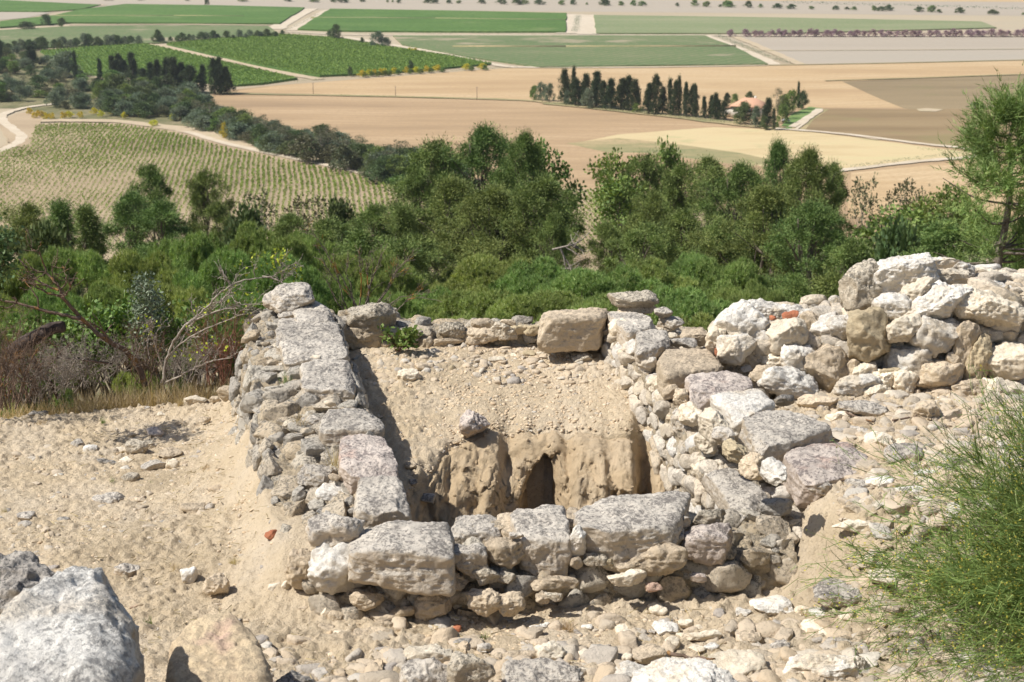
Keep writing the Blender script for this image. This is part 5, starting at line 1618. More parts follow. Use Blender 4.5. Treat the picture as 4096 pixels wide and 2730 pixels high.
# scrub strip between the vineyards: every bush is an object
rr_ = random.Random(5)
STRIP = [(-30, 175, 75), (40, 185, 75), (150, 200, 70), (250, 225, 50), (350, 240, 45), (440, 255, 40), (480, 282, 30), (560, 312, 36), (640, 335, 40), (720, 350, 46), (800, 372, 48), (880, 395, 44), (960, 410, 50), (1060, 425, 40)]
SL = {'oak': ('dark green rounded bush in the scrub strip', 'bush'), 'greyshrub': ('grey-green rounded bush in the scrub strip', 'bush'), 'scrub': ('brownish low bush in the scrub strip', 'bush'),
      'green': ('fresh green bush in the scrub strip', 'bush'), 'sparse': ('thin twiggy tree in the scrub strip', 'tree'), 'decid': ('tall leafy tree in the scrub strip', 'tree')}
n_strip = 0
for i in range(340):
    t = rr_.random()
    q = t * (len(STRIP) - 1)
    j = min(len(STRIP) - 2, int(q))
    f = q - j
    u = STRIP[j][0] * (1 - f) + STRIP[j + 1][0] * f + rr_.uniform(-20, 20)
    v = STRIP[j][1] * (1 - f) + STRIP[j + 1][1] * f
    hw = STRIP[j][2] * (1 - f) + STRIP[j + 1][2] * f
    v += rr_.uniform(-1, 1) * hw * (0.75 if u < 480 else 0.42)
    if v < 150 and u > 90 or (u > 480 and v < 225):
        continue
    if u < 110 and v > 235:
        continue
    sc = 0.75 + (v - 130) / 300
    k = rr_.choices(['oak', 'greyshrub', 'scrub', 'green', 'sparse', 'decid'], [5, 5, 4, 3, 3 if u > 480 else 1, 1.2])[0]
    h = {'oak': 26, 'greyshrub': 26, 'scrub': 16, 'green': 18, 'sparse': 34, 'decid': 34}[k] * sc * rr_.uniform(.75, 1.2)
    w = {'oak': 44, 'greyshrub': 44, 'scrub': 36, 'green': 34, 'sparse': 34, 'decid': 36}[k] * sc * rr_.uniform(.75, 1.2)
    plain_tree(u, v, v - h, w, k, SL[k][0], SL[k][0].replace('bush in', 'bushes of').replace('tree in', 'trees of'), {'oak': 'scrub_bush', 'greyshrub': 'grey_bush', 'scrub': 'brown_bush', 'green': 'green_bush', 'sparse': 'bare_tree', 'decid': 'leafy_tree'}[k], SL[k][1])
# big grey tree and browner mounds that stand out in the strip
for u, vb, vt, w, k, l in ((432, 232, 194, 60, 'greyshrub', 'tallest blue-green tree at the right end of the left cypresses'), (270, 222, 176, 70, 'oak', 'wide rounded green bush in front of the left cypresses'),
                           (320, 232, 202, 60, 'oak', 'second rounded green bush in front of the left cypresses'), (708, 372, 322, 92, 'scrub', 'large smooth brown-green mound of bush by the headland'),
                           (790, 392, 340, 84, 'scrub', 'brownish dome-shaped bush right of the brown-green mound'), (150, 176, 124, 80, 'greyshrub', 'broad grey-green tree left of the single cypresses'),
                           (880, 418, 372, 70, 'oak', 'dark green round bush above the headland end'), (916, 424, 404, 60, 'green', 'pale reed clump at the end of the headland'), (516, 318, 286, 22, 'yellow', 'dark ochre bush at the start of the lower strip')):
    plain_tree(u, vb, vt, w, k, l, name='bush', cat='bush')
# yellow broom bushes
YB = [(78, 272), (92, 268), (104, 274), (122, 274), (142, 272), (160, 270), (184, 271), (218, 262), (232, 268), (256, 262), (285, 272), (325, 268), (355, 290), (425, 258), (430, 268), (398, 276), (64, 262),
      (830, 176), (846, 174), (862, 174), (876, 172), (886, 172), (905, 170), (935, 168), (958, 168), (982, 166), (1008, 164), (1074, 161), (1106, 160), (956, 120), (942, 119)]
for i, (u, v) in enumerate(YB):
    k = 11 if v < 130 else 17
    plain_tree(u + rr_.uniform(-3, 3), v, v - k * .75, k * rr_.uniform(.8, 1.5), 'yellow', 'yellow-flowering broom bush %s' % ('at the foot of the scrub strip' if v > 200 else 'on the bank below the bright vineyard'),
               'yellow broom bushes %s' % ('at the scrub strip' if v > 200 else 'below the vineyard'), 'broom_bush', 'bush')
    if v > 150 and v < 200:
        plain_tree(u + 9, v + 1, v - 9, 16, 'green', 'small green bush between yellow broom on the bank', 'green bushes among the broom', 'bush', 'bush')
# hedgerow behind the left vineyards
for i in range(46):
    t = i / 45
    u = 6 + t * 640
    v = 118 - 34 * t + rr_.uniform(-2, 2)
    if 330 < u < 350:
        continue
    hh = (22 if u < 330 else 15) * rr_.uniform(.6, 1.25)
    plain_tree(u + rr_.uniform(-6, 6), v, v - hh, hh * rr_.uniform(1.0, 1.5), rr_.choice(['oak', 'oak', 'greyshrub']), 'dark bush of the hedgerow behind the left vineyards', 'hedgerow behind the left vineyards', 'bush', 'bush')
# pink hedge
for i in range(38):
    u = 1678 + i * 18.2 + rr_.uniform(-4, 4)
    if 1696 < u < 1705:
        continue
    h = rr_.uniform(11, 16)
    plain_tree(u, 84, 84 - h, rr_.uniform(20, 27), 'pink', 'dusky pink flowering bush of the long hedge', 'pink flowering hedge', 'flowering_bush', 'bush')
# far rows along the top
for i in range(64):
    u = 250 + i * 33 + rr_.uniform(-30, 30)
    v = np.interp(u, [250, 800, 1400, 1700, 2353], [1, 5, 12, 16, 34]) + rr_.uniform(-1, 1)
    if u < 700 and i % 3:
        continue
    h = rr_.uniform(4, 14)
    plain_tree(u, v, v - h, h * rr_.uniform(1.4, 2.6), rr_.choice(['oak', 'oak', 'green']), 'small dark bush of the farthest rows', 'bushes of the farthest rows', 'bush', 'bush')
def hedge(pts, w, h, mat, label, per_m=7.0, L=.4):
    P = spline(VP(pts, PLAIN + .2), 6)
    ln = np.concatenate([[0], np.cumsum(np.linalg.norm(np.diff(P, axis=0), axis=1))])
    n = int(ln[-1] * per_m)
    rs = np.random.RandomState(int(ln[-1]))
    t = rs.uniform(0, ln[-1], n)
    C = np.stack([np.interp(t, ln, P[:, k]) for k in range(3)], 1)
    C[:, :2] += rs.normal(0, w / 3.2, (n, 2))
    bumpy = 0.65 + 0.35 * vnoise(np.stack([t / 4, t * 0, t * 0], 1), 3)
    C[:, 2] += rs.uniform(0, 1, n) ** 0.6 * h * bumpy
    D = rs.normal(0, .6, (n, 3)) + np.array([0, 0, .6])
    V, F = quad_leaves(C, D, L, L * .7, rs)
    o = obj_np('hedge', V, F, M[mat], smooth=False)
    tag(o, label, 'hedge')


hedge([(818, 79), (950, 79), (1040, 80)], 2.6, 1.7, 'olive', 'left grey clipped hedge under the top centre vineyard')
hedge([(1080, 80), (1200, 81), (1316, 81)], 2.6, 1.7, 'olive', 'grey clipped hedge just left of the central ditch')
hedge([(1360, 81), (1500, 82), (1625, 82)], 2.6, 1.7, 'olive', 'grey clipped hedge just right of the central ditch')
hedge([(1322, 76), (1325, 56), (1328, 38)], 6, 2.0, 'olive', 'green ditch hedge between the two central tracks', 7)
hedge([(1648, 84), (1700, 105), (1760, 130), (1812, 147)], 5.0, 2.4, 'olive', 'diagonal grey-green hedge beside the track', 9)
hedge([(640, 78), (690, 56), (730, 34)], 5, 1.6, 'oak', 'low ditch scrub between the two top tracks', 3)
hedge([(1950, 389), (2060, 374), (2140, 364), (2215, 353)], 3.2, 1.6, 'olive', 'low greyish lavender hedge along the bending track', 9, .35)
hedge([(2110, 345), (2180, 350), (2228, 352)], 3.6, 1.2, 'green' if 'green' in M else 'fresh', 'bright green bank inside the bend of the track', 8, .35)
hedge([(735, 182), (900, 173), (1050, 164), (1190, 157)], 4.0, 1.6, 'scrub', 'low brownish bank scrub under the bright vineyard', 6)
hedge([(560, 199), (650, 192), (740, 184)], 4.0, 1.8, 'fresh', 'green weedy bank at the end of the left vineyard', 6)
hedge([(780, 221), (900, 224), (1050, 229)], 2.2, .9, 'fresh', 'bright green weeds along the balk between wheat fields', 6, .3)
hedge([(1240, 236), (1400, 254), (1560, 271), (1680, 284)], 3.5, 1.3, 'scrub', 'dark undergrowth strip at the foot of the cypress belt', 7)
hedge([(380, 104), (500, 96), (640, 84)], 3.0, 1.4, 'oak', 'dark low growth at the upper edge of the bright vineyard', 6)
hedge([(1800, 8), (2000, 13), (2200, 18), (2420, 26)], 9, 3.2, 'olive', 'long grey-green far hedge at the upper right', 3, 1.0)
hedge([(2290, 354), (2353, 352)], 4.0, 2.0, 'fresh', 'bright green bank right of the track bend', 8)


# ---------------------------------------------------------------- young vineyard
def point_in(poly, x, y):
    inside = np.zeros(len(x), bool)
    n = len(poly)
    for i in range(n):
        x1, y1 = poly[i][:2]
        x2, y2 = poly[(i + 1) % n][:2]
        c = ((y1 > y) != (y2 > y)) & (x < (x2 - x1) * (y - y1) / (y2 - y1 + 1e-9) + x1)
        inside ^= c
    return inside


VY = VP([(-200, 600), (-200, 352), (0, 352), (66, 336), (84, 292), (150, 288), (273, 290), (359, 302), (432, 318), (500, 340), (649, 372), (800, 402), (920, 440), (1415, 445), (1560, 470), (1620, 560), (1400, 590), (300, 590)])
VY = np.array(VY)
ang = math.radians(9)
dv, du = np.array([-math.sin(ang), math.cos(ang)]), np.array([math.cos(ang), math.sin(ang)])
gi, gj = np.meshgrid(np.arange(-260, 260), np.arange(230, 640))
px = gi.ravel() * 1.9
py = gj.ravel() * 1.15
rsv = np.random.RandomState(2)
XY = px[:, None] * du + py[:, None] * dv + rsv.normal(0, 1, (len(px), 2)) * (.14 + .5 * np.clip((-px - 60) / 120, 0, 1))[:, None]
XY += (0.9 * np.sin(py / 37) + 0.5 * np.sin(py / 13 + 1))[:, None] * du * .6
ok = point_in(VY, XY[:, 0], XY[:, 1])
XY = XY[ok]
q3 = np.c_[XY, np.zeros(len(XY))]
vig = 0.88 + 0.55 * fbm(q3 * 0.02, 3, 3) + 0.35 * np.clip((XY[:, 1] - 480) / 160, -0.3, 1) + rsv.normal(0, .18, len(XY))
keep = (vig > 0.35) & (rsv.rand(len(XY)) > 0.08)
XY, vig = XY[keep], np.clip(vig[keep], .4, 1.5)
cu = XY[:, 0] / (XY[:, 1] * CP - PLAIN * SP)
vis = (np.abs(cu) < 0.36) & (cu < -0.10)
near = np.argsort(XY[:, 1] + 1e4 * (~vis))[:300]


def vine_geo(rs, n):
    g = Geo()
    g.tube([(0, 0, 0), (.03, .02, .35), (0, 0, .55)], [.05, .04, .03], 5)
    d = rs.normal(0, 1, (n, 3))
    d /= np.linalg.norm(d, axis=1)[:, None]
    C = np.array([0, 0, .62]) + d * np.array([.26, .36, .30]) * rs.uniform(.3, 1, (n, 1))
    return g.data(), quad_leaves(C, d + [0, 0, .3], .26, .22, rs)


(vtv, vtf), (vcv, vcf) = vine_geo(np.random.RandomState(4), 46)
vm_t, vm_c = mesh_np('vine_stem', vtv, vtf, M['bark']), mesh_np('vine_leaves', vcv, vcf, M['vine'], smooth=False)
for n_, i in enumerate(near):
    e = empty('grapevine', (XY[i, 0], XY[i, 1], PLAIN + .4))
    s_ = float(vig[i])
    e.scale = (s_, s_, s_ * 1.05)
    e.rotation_euler = (0, 0, rnd.uniform(0, 6.28))
    for nm_, me_ in (('stem', vm_t), ('foliage', vm_c)):
        o = bpy.data.objects.new(nm_, me_)
        COL.objects.link(o)
        o.parent = e
    tag(e, 'young green grapevine in the nearest rows of the stony vineyard', 'grapevine', 'nearest young grapevines')
rest = np.setdiff1d(np.arange(len(XY)), near)
m_ = 9
C = np.repeat(np.c_[XY[rest], np.full(len(rest), PLAIN + .95)], m_, 0)
d = rsv.normal(0, 1, (len(C), 3))
d /= np.linalg.norm(d, axis=1)[:, None]
sv = np.repeat(vig[rest], m_)[:, None]
C = C + d * np.array([.24, .34, .30]) * sv * rsv.uniform(.3, 1, (len(C), 1))
V, F = quad_leaves(C, d + [0, 0, .3], .44, .36, rsv)
cc = V.reshape(-1, 4, 3).mean(1, keepdims=True)
V = (cc + (V.reshape(-1, 4, 3) - cc) * sv[:, None]).reshape(-1, 3)
tag(obj_np('vine_rows', V, F, M['vine'], smooth=False), 'long rows of young green vines on the stony field', 'vines', kind='stuff')


# tufts along the canopy of the bright green vineyards
def canopy(pts, top, mat, dens, size, label, rowang, space=2.6):
    P = np.array(VP(pts))
    lo, hi = P.min(0), P.max(0)
    rs = np.random.RandomState(int(abs(P[0, 0])) + 3)
    n = int((hi[0] - lo[0]) * (hi[1] - lo[1]) * dens)
    x, y = rs.uniform(lo[0], hi[0], n), rs.uniform(lo[1], hi[1], n)
    ca, sa = math.cos(rowang), math.sin(rowang)
    r = x * ca + y * sa
    t = -x * sa + y * ca
    r = np.round(r / space) * space + rs.normal(0, .5, n)
    x, y = r * ca - t * sa, r * sa + t * ca
    k = point_in(P, x, y)
    x, y = x[k], y[k]
    n = len(x)
    C = np.stack([x, y, PLAIN + .35 + top + rs.uniform(-.4, .15, n)], 1)
    D = rs.normal(0, .6, (n, 3)) + [0, 0, .55]
    V, F = quad_leaves(C, D, size, size * .8, rs)
    tag(obj_np('vine_rows', V, F, M[mat], smooth=False), label, 'vines', kind='stuff')


canopy([(383, 104), (500, 93), (650, 82), (770, 90), (900, 112), (1020, 130), (1130, 150), (1010, 161), (880, 172), (735, 178), (690, 172), (560, 146)], 1.1, 'vine', 1.9, .8, 'leafy vine rows of the vineyard right of the diagonal track', .5)
canopy([(92, 121), (200, 112), (335, 105), (370, 112), (500, 143), (684, 184), (600, 196), (540, 200), (400, 186), (171, 172)], 1.1, 'vine', 1.9, .8, 'leafy vine rows behind the left cypresses', .35)
# ---------------------------------------------------------------- loose stones
GRP = {}


def loose(box, mat, label, hf=None, sink=0.18, tilt=(0, 0), rz=None, boxy=2.8, cuts=7, rough=1.0, name='stone', cat='stone', d_ratio=0.85):
    p, size = on_ground(box, sink=sink, hf=hf, d_ratio=d_ratio)
    o = rock_obj(name, p, size, rnd.uniform(-.35, .35) if rz is None else rz, tilt, mat, boxy, cuts, rough)
    tag(o, label, cat)
    return o


def floor_h(x, y):
    return float(floor_z(x, y))


# on the front rubble, below and before the front wall
for b, mt, l in (
        (Z3.b(1325, 850, 1465, 962), 'cream', 'cream angular stone on bare soil below the brown rounded wall stones'),
        (Z3.b(1092, 805, 1142, 868), 'cream', 'tiny upright cream pebble alone before the front wall'),
        (Z3.b(528, 980, 688, 1062), 'white', 'smooth oval white stone left of the dry grass tuft'),
        (Z3.b(595, 930, 648, 966), 'cream', 'small flat cream chip just above the oval white stone'),
        (Z3.b(1098, 988, 1262, 1102), 'cream', 'rounded pale stone with two small chips at its right side'),
        (Z3.b(1205, 1055, 1308, 1115), 'yellow', 'small ochre chip touching the rounded pale stone'),
        (Z3.b(1360, 965, 1548, 1102), 'white', 'white rounded stone in the middle of the front rubble'),
        (Z3.b(1535, 958, 1628, 1042), 'cream', 'pale upright stone right of the middle white stone'),
        (Z3.b(1530, 1038, 1818, 1142), 'cream', 'long flat cream stone lying in the front rubble'),
        (Z3.b(1450, 1082, 1548, 1186), 'cream', 'small cream lump below the left end of the long flat stone'),
        (Z3.b(1592, 1125, 1715, 1215), 'cream', 'broken cream lump under the long flat stone'),
        (Z3.b(1715, 1128, 1800, 1200), 'white', 'little smooth grey-white pebble under the long flat stone'),
        (Z3.b(1908, 873, 2032, 967), 'white', 'rounded white stone touching the large pale flat one'),
        (Z3.b(2020, 778, 2302, 972), 'white', 'large pale flat-topped stone alone on the right front soil'),
        (Z3.b(1918, 1033, 2092, 1168), 'tan', 'pitted tan stone behind the big holed stone'),
        (Z3.b(2133, 1092, 2292, 1222), 'grey', 'grey rounded stone at the right of the front rubble'),
        (Z3.b(1755, 1135, 2132, 1400), 'cream', 'big cream stone with deep holes in the front rubble'),
        (Z3.b(1222, 1118, 1448, 1302), 'tan', 'square tan-grey block with a flat face in the front rubble'),
        (Z3.b(580, 1102, 782, 1305), 'cream', 'long cream knuckle-shaped stone in the front rubble'),
        (Z3.b(758, 1142, 862, 1232), 'tan', 'pale round stone right of the knuckle-shaped one'),
        (Z3.b(862, 1160, 962, 1242), 'cream', 'second round pale stone right of the knuckle-shaped one'),
        (Z3.b(345, 1175, 652, 1272), 'tan', 'wide low tan stone left of the knuckle-shaped one'),
        (Z3.b(438, 1255, 652, 1332), 'grey', 'flat grey stone below the wide low tan stone'),
        (Z3.b(308, 1238, 432, 1302), 'yellow', 'flat oval ochre stone at the left of the front rubble'),
        (Z3.b(1092, 1238, 1335, 1420), 'white', 'bumpy white stone at the bottom edge below the square block'),
        (Z3.b(1338, 1272, 1508, 1358), 'white', 'flat pale stone under the square tan-grey block'),
        (Z3.b(1455, 1243, 1562, 1332), 'cream', 'small cream angular stone right of the square block'),
        (Z3.b(798, 1298, 935, 1362), 'cream', 'flat cream stone at the bottom between the white boulders'),
        (Z3.b(1873, 1033, 1938, 1092), 'cream', 'small cream cube above the big holed stone'),
        (Z3.b(1143, 1193, 1218, 1262), 'cream', 'small cream stone at the left of the square block'),
        (Z3.b(2098, 1193, 2188, 1252), 'tan', 'small tan stone right of the big holed stone'),
        (Z3.b(18, 1075, 152, 1182), 'greydark', 'small dark knobby stone at the left of the front rubble'),
        (Z3.b(172, 1130, 272, 1215), 'grey', 'small grey angular stone beside the dark knobby one'),
        (Z3.b(282, 1195, 350, 1250), 'tan', 'small round tan stone left of the wide low one'),
        (Z3.b(875, 1105, 945, 1150), 'tan', 'little tan pebble above the round pale stones'),
        (Z3.b(885, 1000, 955, 1045), 'white', 'small flat white chip between the grass and the middle stones'),
        (Z3.b(1780, 965, 1870, 1045), 'tan', 'wedge-shaped tan stone right of the long flat cream one'),
        (Z3.b(1645, 1000, 1710, 1040), 'cream', 'tiny cream chip above the long flat stone'),
        (Z3.b(1330, 1030, 1392, 1078), 'grey', 'tiny grey pebble left of the middle white stone'),
        (Z3.b(785, 1215, 850, 1275), 'grey', 'small grey pebble under the pale round stones'),
        (Z3.b(1045, 1315, 1110, 1370), 'white', 'little white speckled stone at the bottom edge'),
        (Z2.b(655, 1050, 718, 1160), 'cream', 'narrow upright cream stone at the foot of the corner block'),
        (Z2.b(692, 1078, 798, 1196), 'tan', 'knobbly tan stone at the foot of the corner block'),
        (Z2.b(728, 1193, 838, 1288), 'cream', 'smooth egg-shaped pale stone below the wall corner'),
        (Z2.b(600, 1165, 735, 1240), 'tan', 'flat tan stone half buried left of the egg-shaped one'),
        (Z2.b(868, 1195, 1135, 1295), 'tan', 'long low tan stone half buried under the front wall'),
        (Z2.b(1178, 1285, 1590, 1500), 'cream', 'large flat cream stone lying near the bottom centre'),
        (Z2.b(370, 880, 430, 965), 'cream', 'little cream stone on the slope left of the corner'),
        (Z2.b(955, 1090, 1025, 1135), 'yellow', 'small ochre pebble under the biggest front block'),
        (Z2.b(1035, 1095, 1085, 1155), 'tan', 'small round pebble right of the ochre one'),
        (Z2.b(575, 1440, 625, 1500), 'white', 'little pale chip at the bottom left of centre'),
        (Z2.b(905, 1475, 965, 1510), 'white', 'small white chip left of the large flat cream stone'),
        (Z2.b(965, 1450, 1030, 1480), 'cream', 'oval cream chip left of the large flat cream stone'),
        (Z2.b(1495, 1100, 1600, 1180), 'cream', 'pale wedge stone at the foot of the front wall centre'),
        (Z2.b(385, 1185, 400, 1240), 'grey', None),
        (Z7.b(545, 925, 838, 1138), 'grey', 'rounded speckled grey boulder beside the green broom'),
        (Z7.b(505, 1103, 658, 1205), 'white', 'bright white stone under the speckled grey boulder'),
        (Z7.b(425, 1103, 532, 1182), 'cream', 'cream stone left of the bright white stone'),
        (Z7.b(700, 1118, 832, 1218), 'cream', 'pale angular stone under the right side of the speckled boulder'),
        (Z7.b(458, 1172, 708, 1342), 'cream', 'large cream wedge-shaped stone at the lower right'),
        (Z7.b(20, 1240, 82, 1295), 'cream', 'small cream stone above the holed stones'),
        (Z7.b(360, 1230, 430, 1290), 'tan', 'small tan wedge left of the large cream wedge'),
        (Z7.b(358, 1388, 905, 1600), 'white', 'large pale grey slab at the bottom edge near the broom'),
        (Z7.b(853, 33, 1018, 172), 'cream', 'rounded cream stone behind the pinkish slab'),
        (Z7.b(780, 3, 882, 72), 'greydark', 'small dark grey stone behind the rounded cream one'),
        (Z7.b(978, 98, 1202, 275), 'grey', 'grey speckled stone on the right terrace'),
        (Z7.b(735, 313, 885, 402), 'grey', 'grey stone right of the rounded wall end'),
        (Z7.b(1033, 358, 1284, 458), 'white', 'smooth low white boulder on the right terrace'),
        (Z7.b(850, 298, 1032, 412), 'white', 'bumpy white stone half buried on the right terrace'),
        (Z7.b(662, 562, 902, 672), 'cream', 'flat cream stone half buried below the terrace'),
        (Z7.b(728, 468, 892, 562), 'tan', 'tan slab end sticking out of the right bank'),
        (Z7.b(1140, 128, 1228, 192), 'white', 'small white stone right of the grey speckled one'),
        (Z7.b(1022, 72, 1128, 128), 'cream', 'cream chip above the grey speckled stone'),
        (Z7.b(870, 858, 1085, 1012), 'cream', 'broad cream stone sunk in soil behind the broom stems'),
        (Z7.b(563, 20, 672, 102), 'greydark', 'rounded dark stone at the back of the pinkish slab'),
        (Z7.b(652, 0, 778, 78), 'greydark', 'smooth grey stone at the back of the pinkish slab'),
        (Z7.b(1298, 20, 1372, 72), 'cream', 'small pale round stone near the dry-stone wall foot'),
        (Z7.b(1150, 270, 1345, 340), 'white', 'flat pale stone under the upper broom tips'),
        (Z7.b(1428, 118, 1492, 172), 'grey', 'small grey stone behind the upper broom'),
        (Z6.b(700, 1042, 1005, 1180), 'tan', 'tan block at the foot of the left part of the dry-stone wall'),
        (Z6.b(998, 1072, 1362, 1250), 'grey', 'long grey block lying before the dry-stone wall'),
        (Z6.b(545, 1038, 688, 1148), 'greydark', 'dark angular stone beside the white slab'),
        (Z6.b(1552, 1088, 1745, 1295), 'tan', 'tan boulder before the middle of the dry-stone wall'),
        (Z6.b(905, 1158, 1132, 1262), 'cream', 'cream stone between the pinkish slab and the dry-stone wall'),
        (Z6.b(1110, 1270, 1235, 1362), 'grey', 'grey rounded stone near the back of the right terrace'),
        (Z6.b(1870, 1220, 2000, 1290), 'tan', 'low tan stone before the right part of the dry-stone wall')):
    if l:
        loose(b, mt, l, name='boulder' if 'boulder' in l else 'stone')

# left slope
for b, mt, l in (
        (Z8.b(474, 580, 628, 672), 'grey', 'grey angular stone with a dark shadow alone on the left slope'),
        (Z8.b(642, 325, 748, 432), 'rough', 'rough upright tan stone in the heap on the left slope'),
        (Z8.b(588, 363, 652, 406), 'cream', 'flat cream stone left of the rough upright one'),
        (Z8.b(730, 328, 792, 382), 'rough', 'small knobby stone right of the rough upright one'),
        (Z8.b(738, 263, 838, 322), 'pink', 'angular pinkish stone at the back of the heap'),
        (Z8.b(648, 285, 708, 326), 'tan', 'flat tan stone at the back of the heap'),
        (Z8.b(800, 363, 928, 438), 'tan', 'flat-topped pale tan stone at the right of the heap'),
        (Z8.b(720, 423, 852, 497), 'grey', 'dark-shaded grey block in front of the heap'),
        (Z8.b(850, 423, 912, 492), 'cream', 'cream cube in front of the heap'),
        (Z8.b(600, 413, 672, 467), 'cream', 'small cream stone below the rough upright one'),
        (Z8.b(620, 490, 710, 568), 'rough', 'rounded knobby grey stone below the heap'),
        (Z8.b(353, 323, 432, 387), 'grey', 'smooth grey stone of the small group left of the heap'),
        (Z8.b(423, 350, 503, 412), 'white', 'split white and grey stone of the small group left of the heap'),
        (Z8.b(488, 430, 608, 467), 'greydark', 'low dark grey stone sunk in the slope'),
        (Z8.b(78, 688, 173, 757), 'grey', 'grey stone near the left edge of the slope'),
        (Z8.b(98, 743, 158, 792), 'grey', 'small grey stone just below the left edge one'),
        (Z8.b(153, 180, 243, 218), 'greydark', 'flat dark stone at the far left of the slope'),
        (Z8.b(928, 85, 1073, 168), 'cream', 'large cream boulder at the rim of the slope'),
        (Z8.b(1118, 48, 1213, 158), 'tan', 'upright weathered stone leaning at the left wall'),
        (Z8.b(1188, 18, 1245, 95), 'white', 'pale rounded stone between the upright stone and the left wall'),
        (Z8.b(1065, 100, 1125, 150), 'tan', 'low tan stone between cream boulder and upright stone'),
        (Z8.b(788, 743, 853, 782), 'grey', 'smooth oval grey stone on the middle of the slope'),
        (Z8.b(663, 783, 748, 847), 'pinktan', 'flat pale stone sunk left of the oval grey one'),
        (Z8.b(808, 863, 893, 927), 'tan', 'tan stone of the pair lower on the slope'),
        (Z8.b(858, 828, 938, 892), 'grey', 'grey stone of the pair lower on the slope'),
        (Z8.b(993, 848, 1078, 902), 'white', 'broken white stone right of the lower pair'),
        (Z8.b(923, 973, 1008, 1085), 'white', 'pale split slab standing beside the dry grass tuft'),
        (Z8.b(1048, 1008, 1163, 1148), 'tan', 'upright tan stone half buried near the wall corner'),
        (Z8.b(590, 943, 712, 1062), 'grey', 'pitted grey stone behind the blue-white boulder'),
        (Z8.b(733, 153, 772, 182), 'grey', 'small grey stone near the rim of the slope'),
        (Z8.b(803, 183, 848, 217), 'cream', 'small cream stone near the rim of the slope'),
        (Z8.b(1008, 203, 1073, 252), 'tan', 'tan wedge stone near the foot of the left wall'),
        (Z8.b(920, 638, 1065, 722), 'tan', 'long flat tan stone sunk in the slope'),
        (Z8.b(293, 723, 358, 757), 'greydark', 'pair-like small dark stone at left centre of the slope'),
        (Z8.b(248, 613, 298, 652), 'grey', 'small grey pebble above the dark one'),
        (Z8.b(678, 620, 742, 657), 'tan', 'small tan stone right of the lone grey angular one'),
        (Z8.b(720, 583, 770, 613), 'cream', 'small cream stone above right of the lone grey one'),
        (Z8.b(600, 868, 632, 897), 'yellow', 'tiny ochre pebble lower on the slope'),
        (Z8.b(298, 828, 332, 857), 'yellow', 'tiny ochre pebble left on the slope'),
        (Z8.b(515, 498, 555, 528), 'cream', 'tiny cream stone above the lone grey one'),
        (Z8.b(660, 1170, 735, 1200), 'pinktan', 'thin flat chip beside the blue-white boulder'),
        (Z8.b(720, 905, 760, 940), 'tan', 'small tan stone above the pitted grey one')):
    loose(b, mt, l, name='boulder' if l.startswith('large') else 'stone')

# on the floor of the ruin
for b, mt, l in (
        (Z4.b(153, 553, 318, 688), 'cream', 'cream rounded stone on the floor inside the ruin'),
        (Z4.b(278, 505, 408, 605), 'tan', 'dull tan stone behind the cream one on the floor'),
        (Z4.b(508, 533, 562, 597), 'yellow', 'small upright ochre stone on the floor'),
        (Z4.b(200, 428, 288, 487), 'tan', 'tan angular stone beside the green bramble'),
        (Z4.b(788, 473, 902, 528), 'cream', 'flat bright cream stone on the floor near the rear wall'),
        (Z4.b(1015, 433, 1128, 488), 'yellow', 'smooth flat ochre stone near the rear wall'),
        (Z4.b(1362, 438, 1512, 542), 'rough', 'rough grey stone below the long corner block'),
        (Z4.b(1165, 412, 1260, 470), 'white', 'small whitish stone left of the rough grey stone'),
        (Z4.b(1262, 408, 1310, 448), 'tan', 'tiny tan stone before the long corner block'),
        (Z4.b(868, 432, 928, 478), 'tan', 'small tan wedge behind the bright cream stone'),
        (Z4.b(938, 452, 995, 492), 'cream', 'small cream chip left of the smooth flat stone'),
        (Z4.b(1130, 445, 1190, 482), 'cream', 'small cream stone right of the smooth flat stone'),
        (Z4.b(203, 703, 253, 747), 'tan', 'tiny brown stone below the cream one on the floor'),
        (Z4.b(238, 1333, 302, 1388), 'grey', 'small grey-blue stone in the shadow of the left wall'),
        (Z4.b(213, 1208, 302, 1273), 'tan', 'tan flat stone at the lower edge of the shadow'),
        (Z4.b(1650, 655, 1690, 690), 'white', 'tiny white stone near the right wall face'),
        (Z4.b(345, 718, 395, 750), 'tan', 'flat brown pebble in the middle left of the floor'),
        (Z4.b(310, 1425, 420, 1510), 'greydark', 'dark stone at the bottom of the shaded corner'),
        (Z1.b(1010, 895, 1108, 972), 'greydark', 'dark square block in the shadow beside the left wall')):
    loose(b, mt, l, hf=floor_h, sink=.1)
p = at_y(*[(a + b) / 2 for a, b in zip(Z4.q((590, 880))[0], Z4.q((785, 1045))[0])], 9.94)
o = rock_obj('stone', p, (0.21, .20, .18), 0.2, (0.1, -.35), 'pink', 2.6, 7)
tag(o, 'brownish pitted stone perched on the lip of the pit', 'stone')

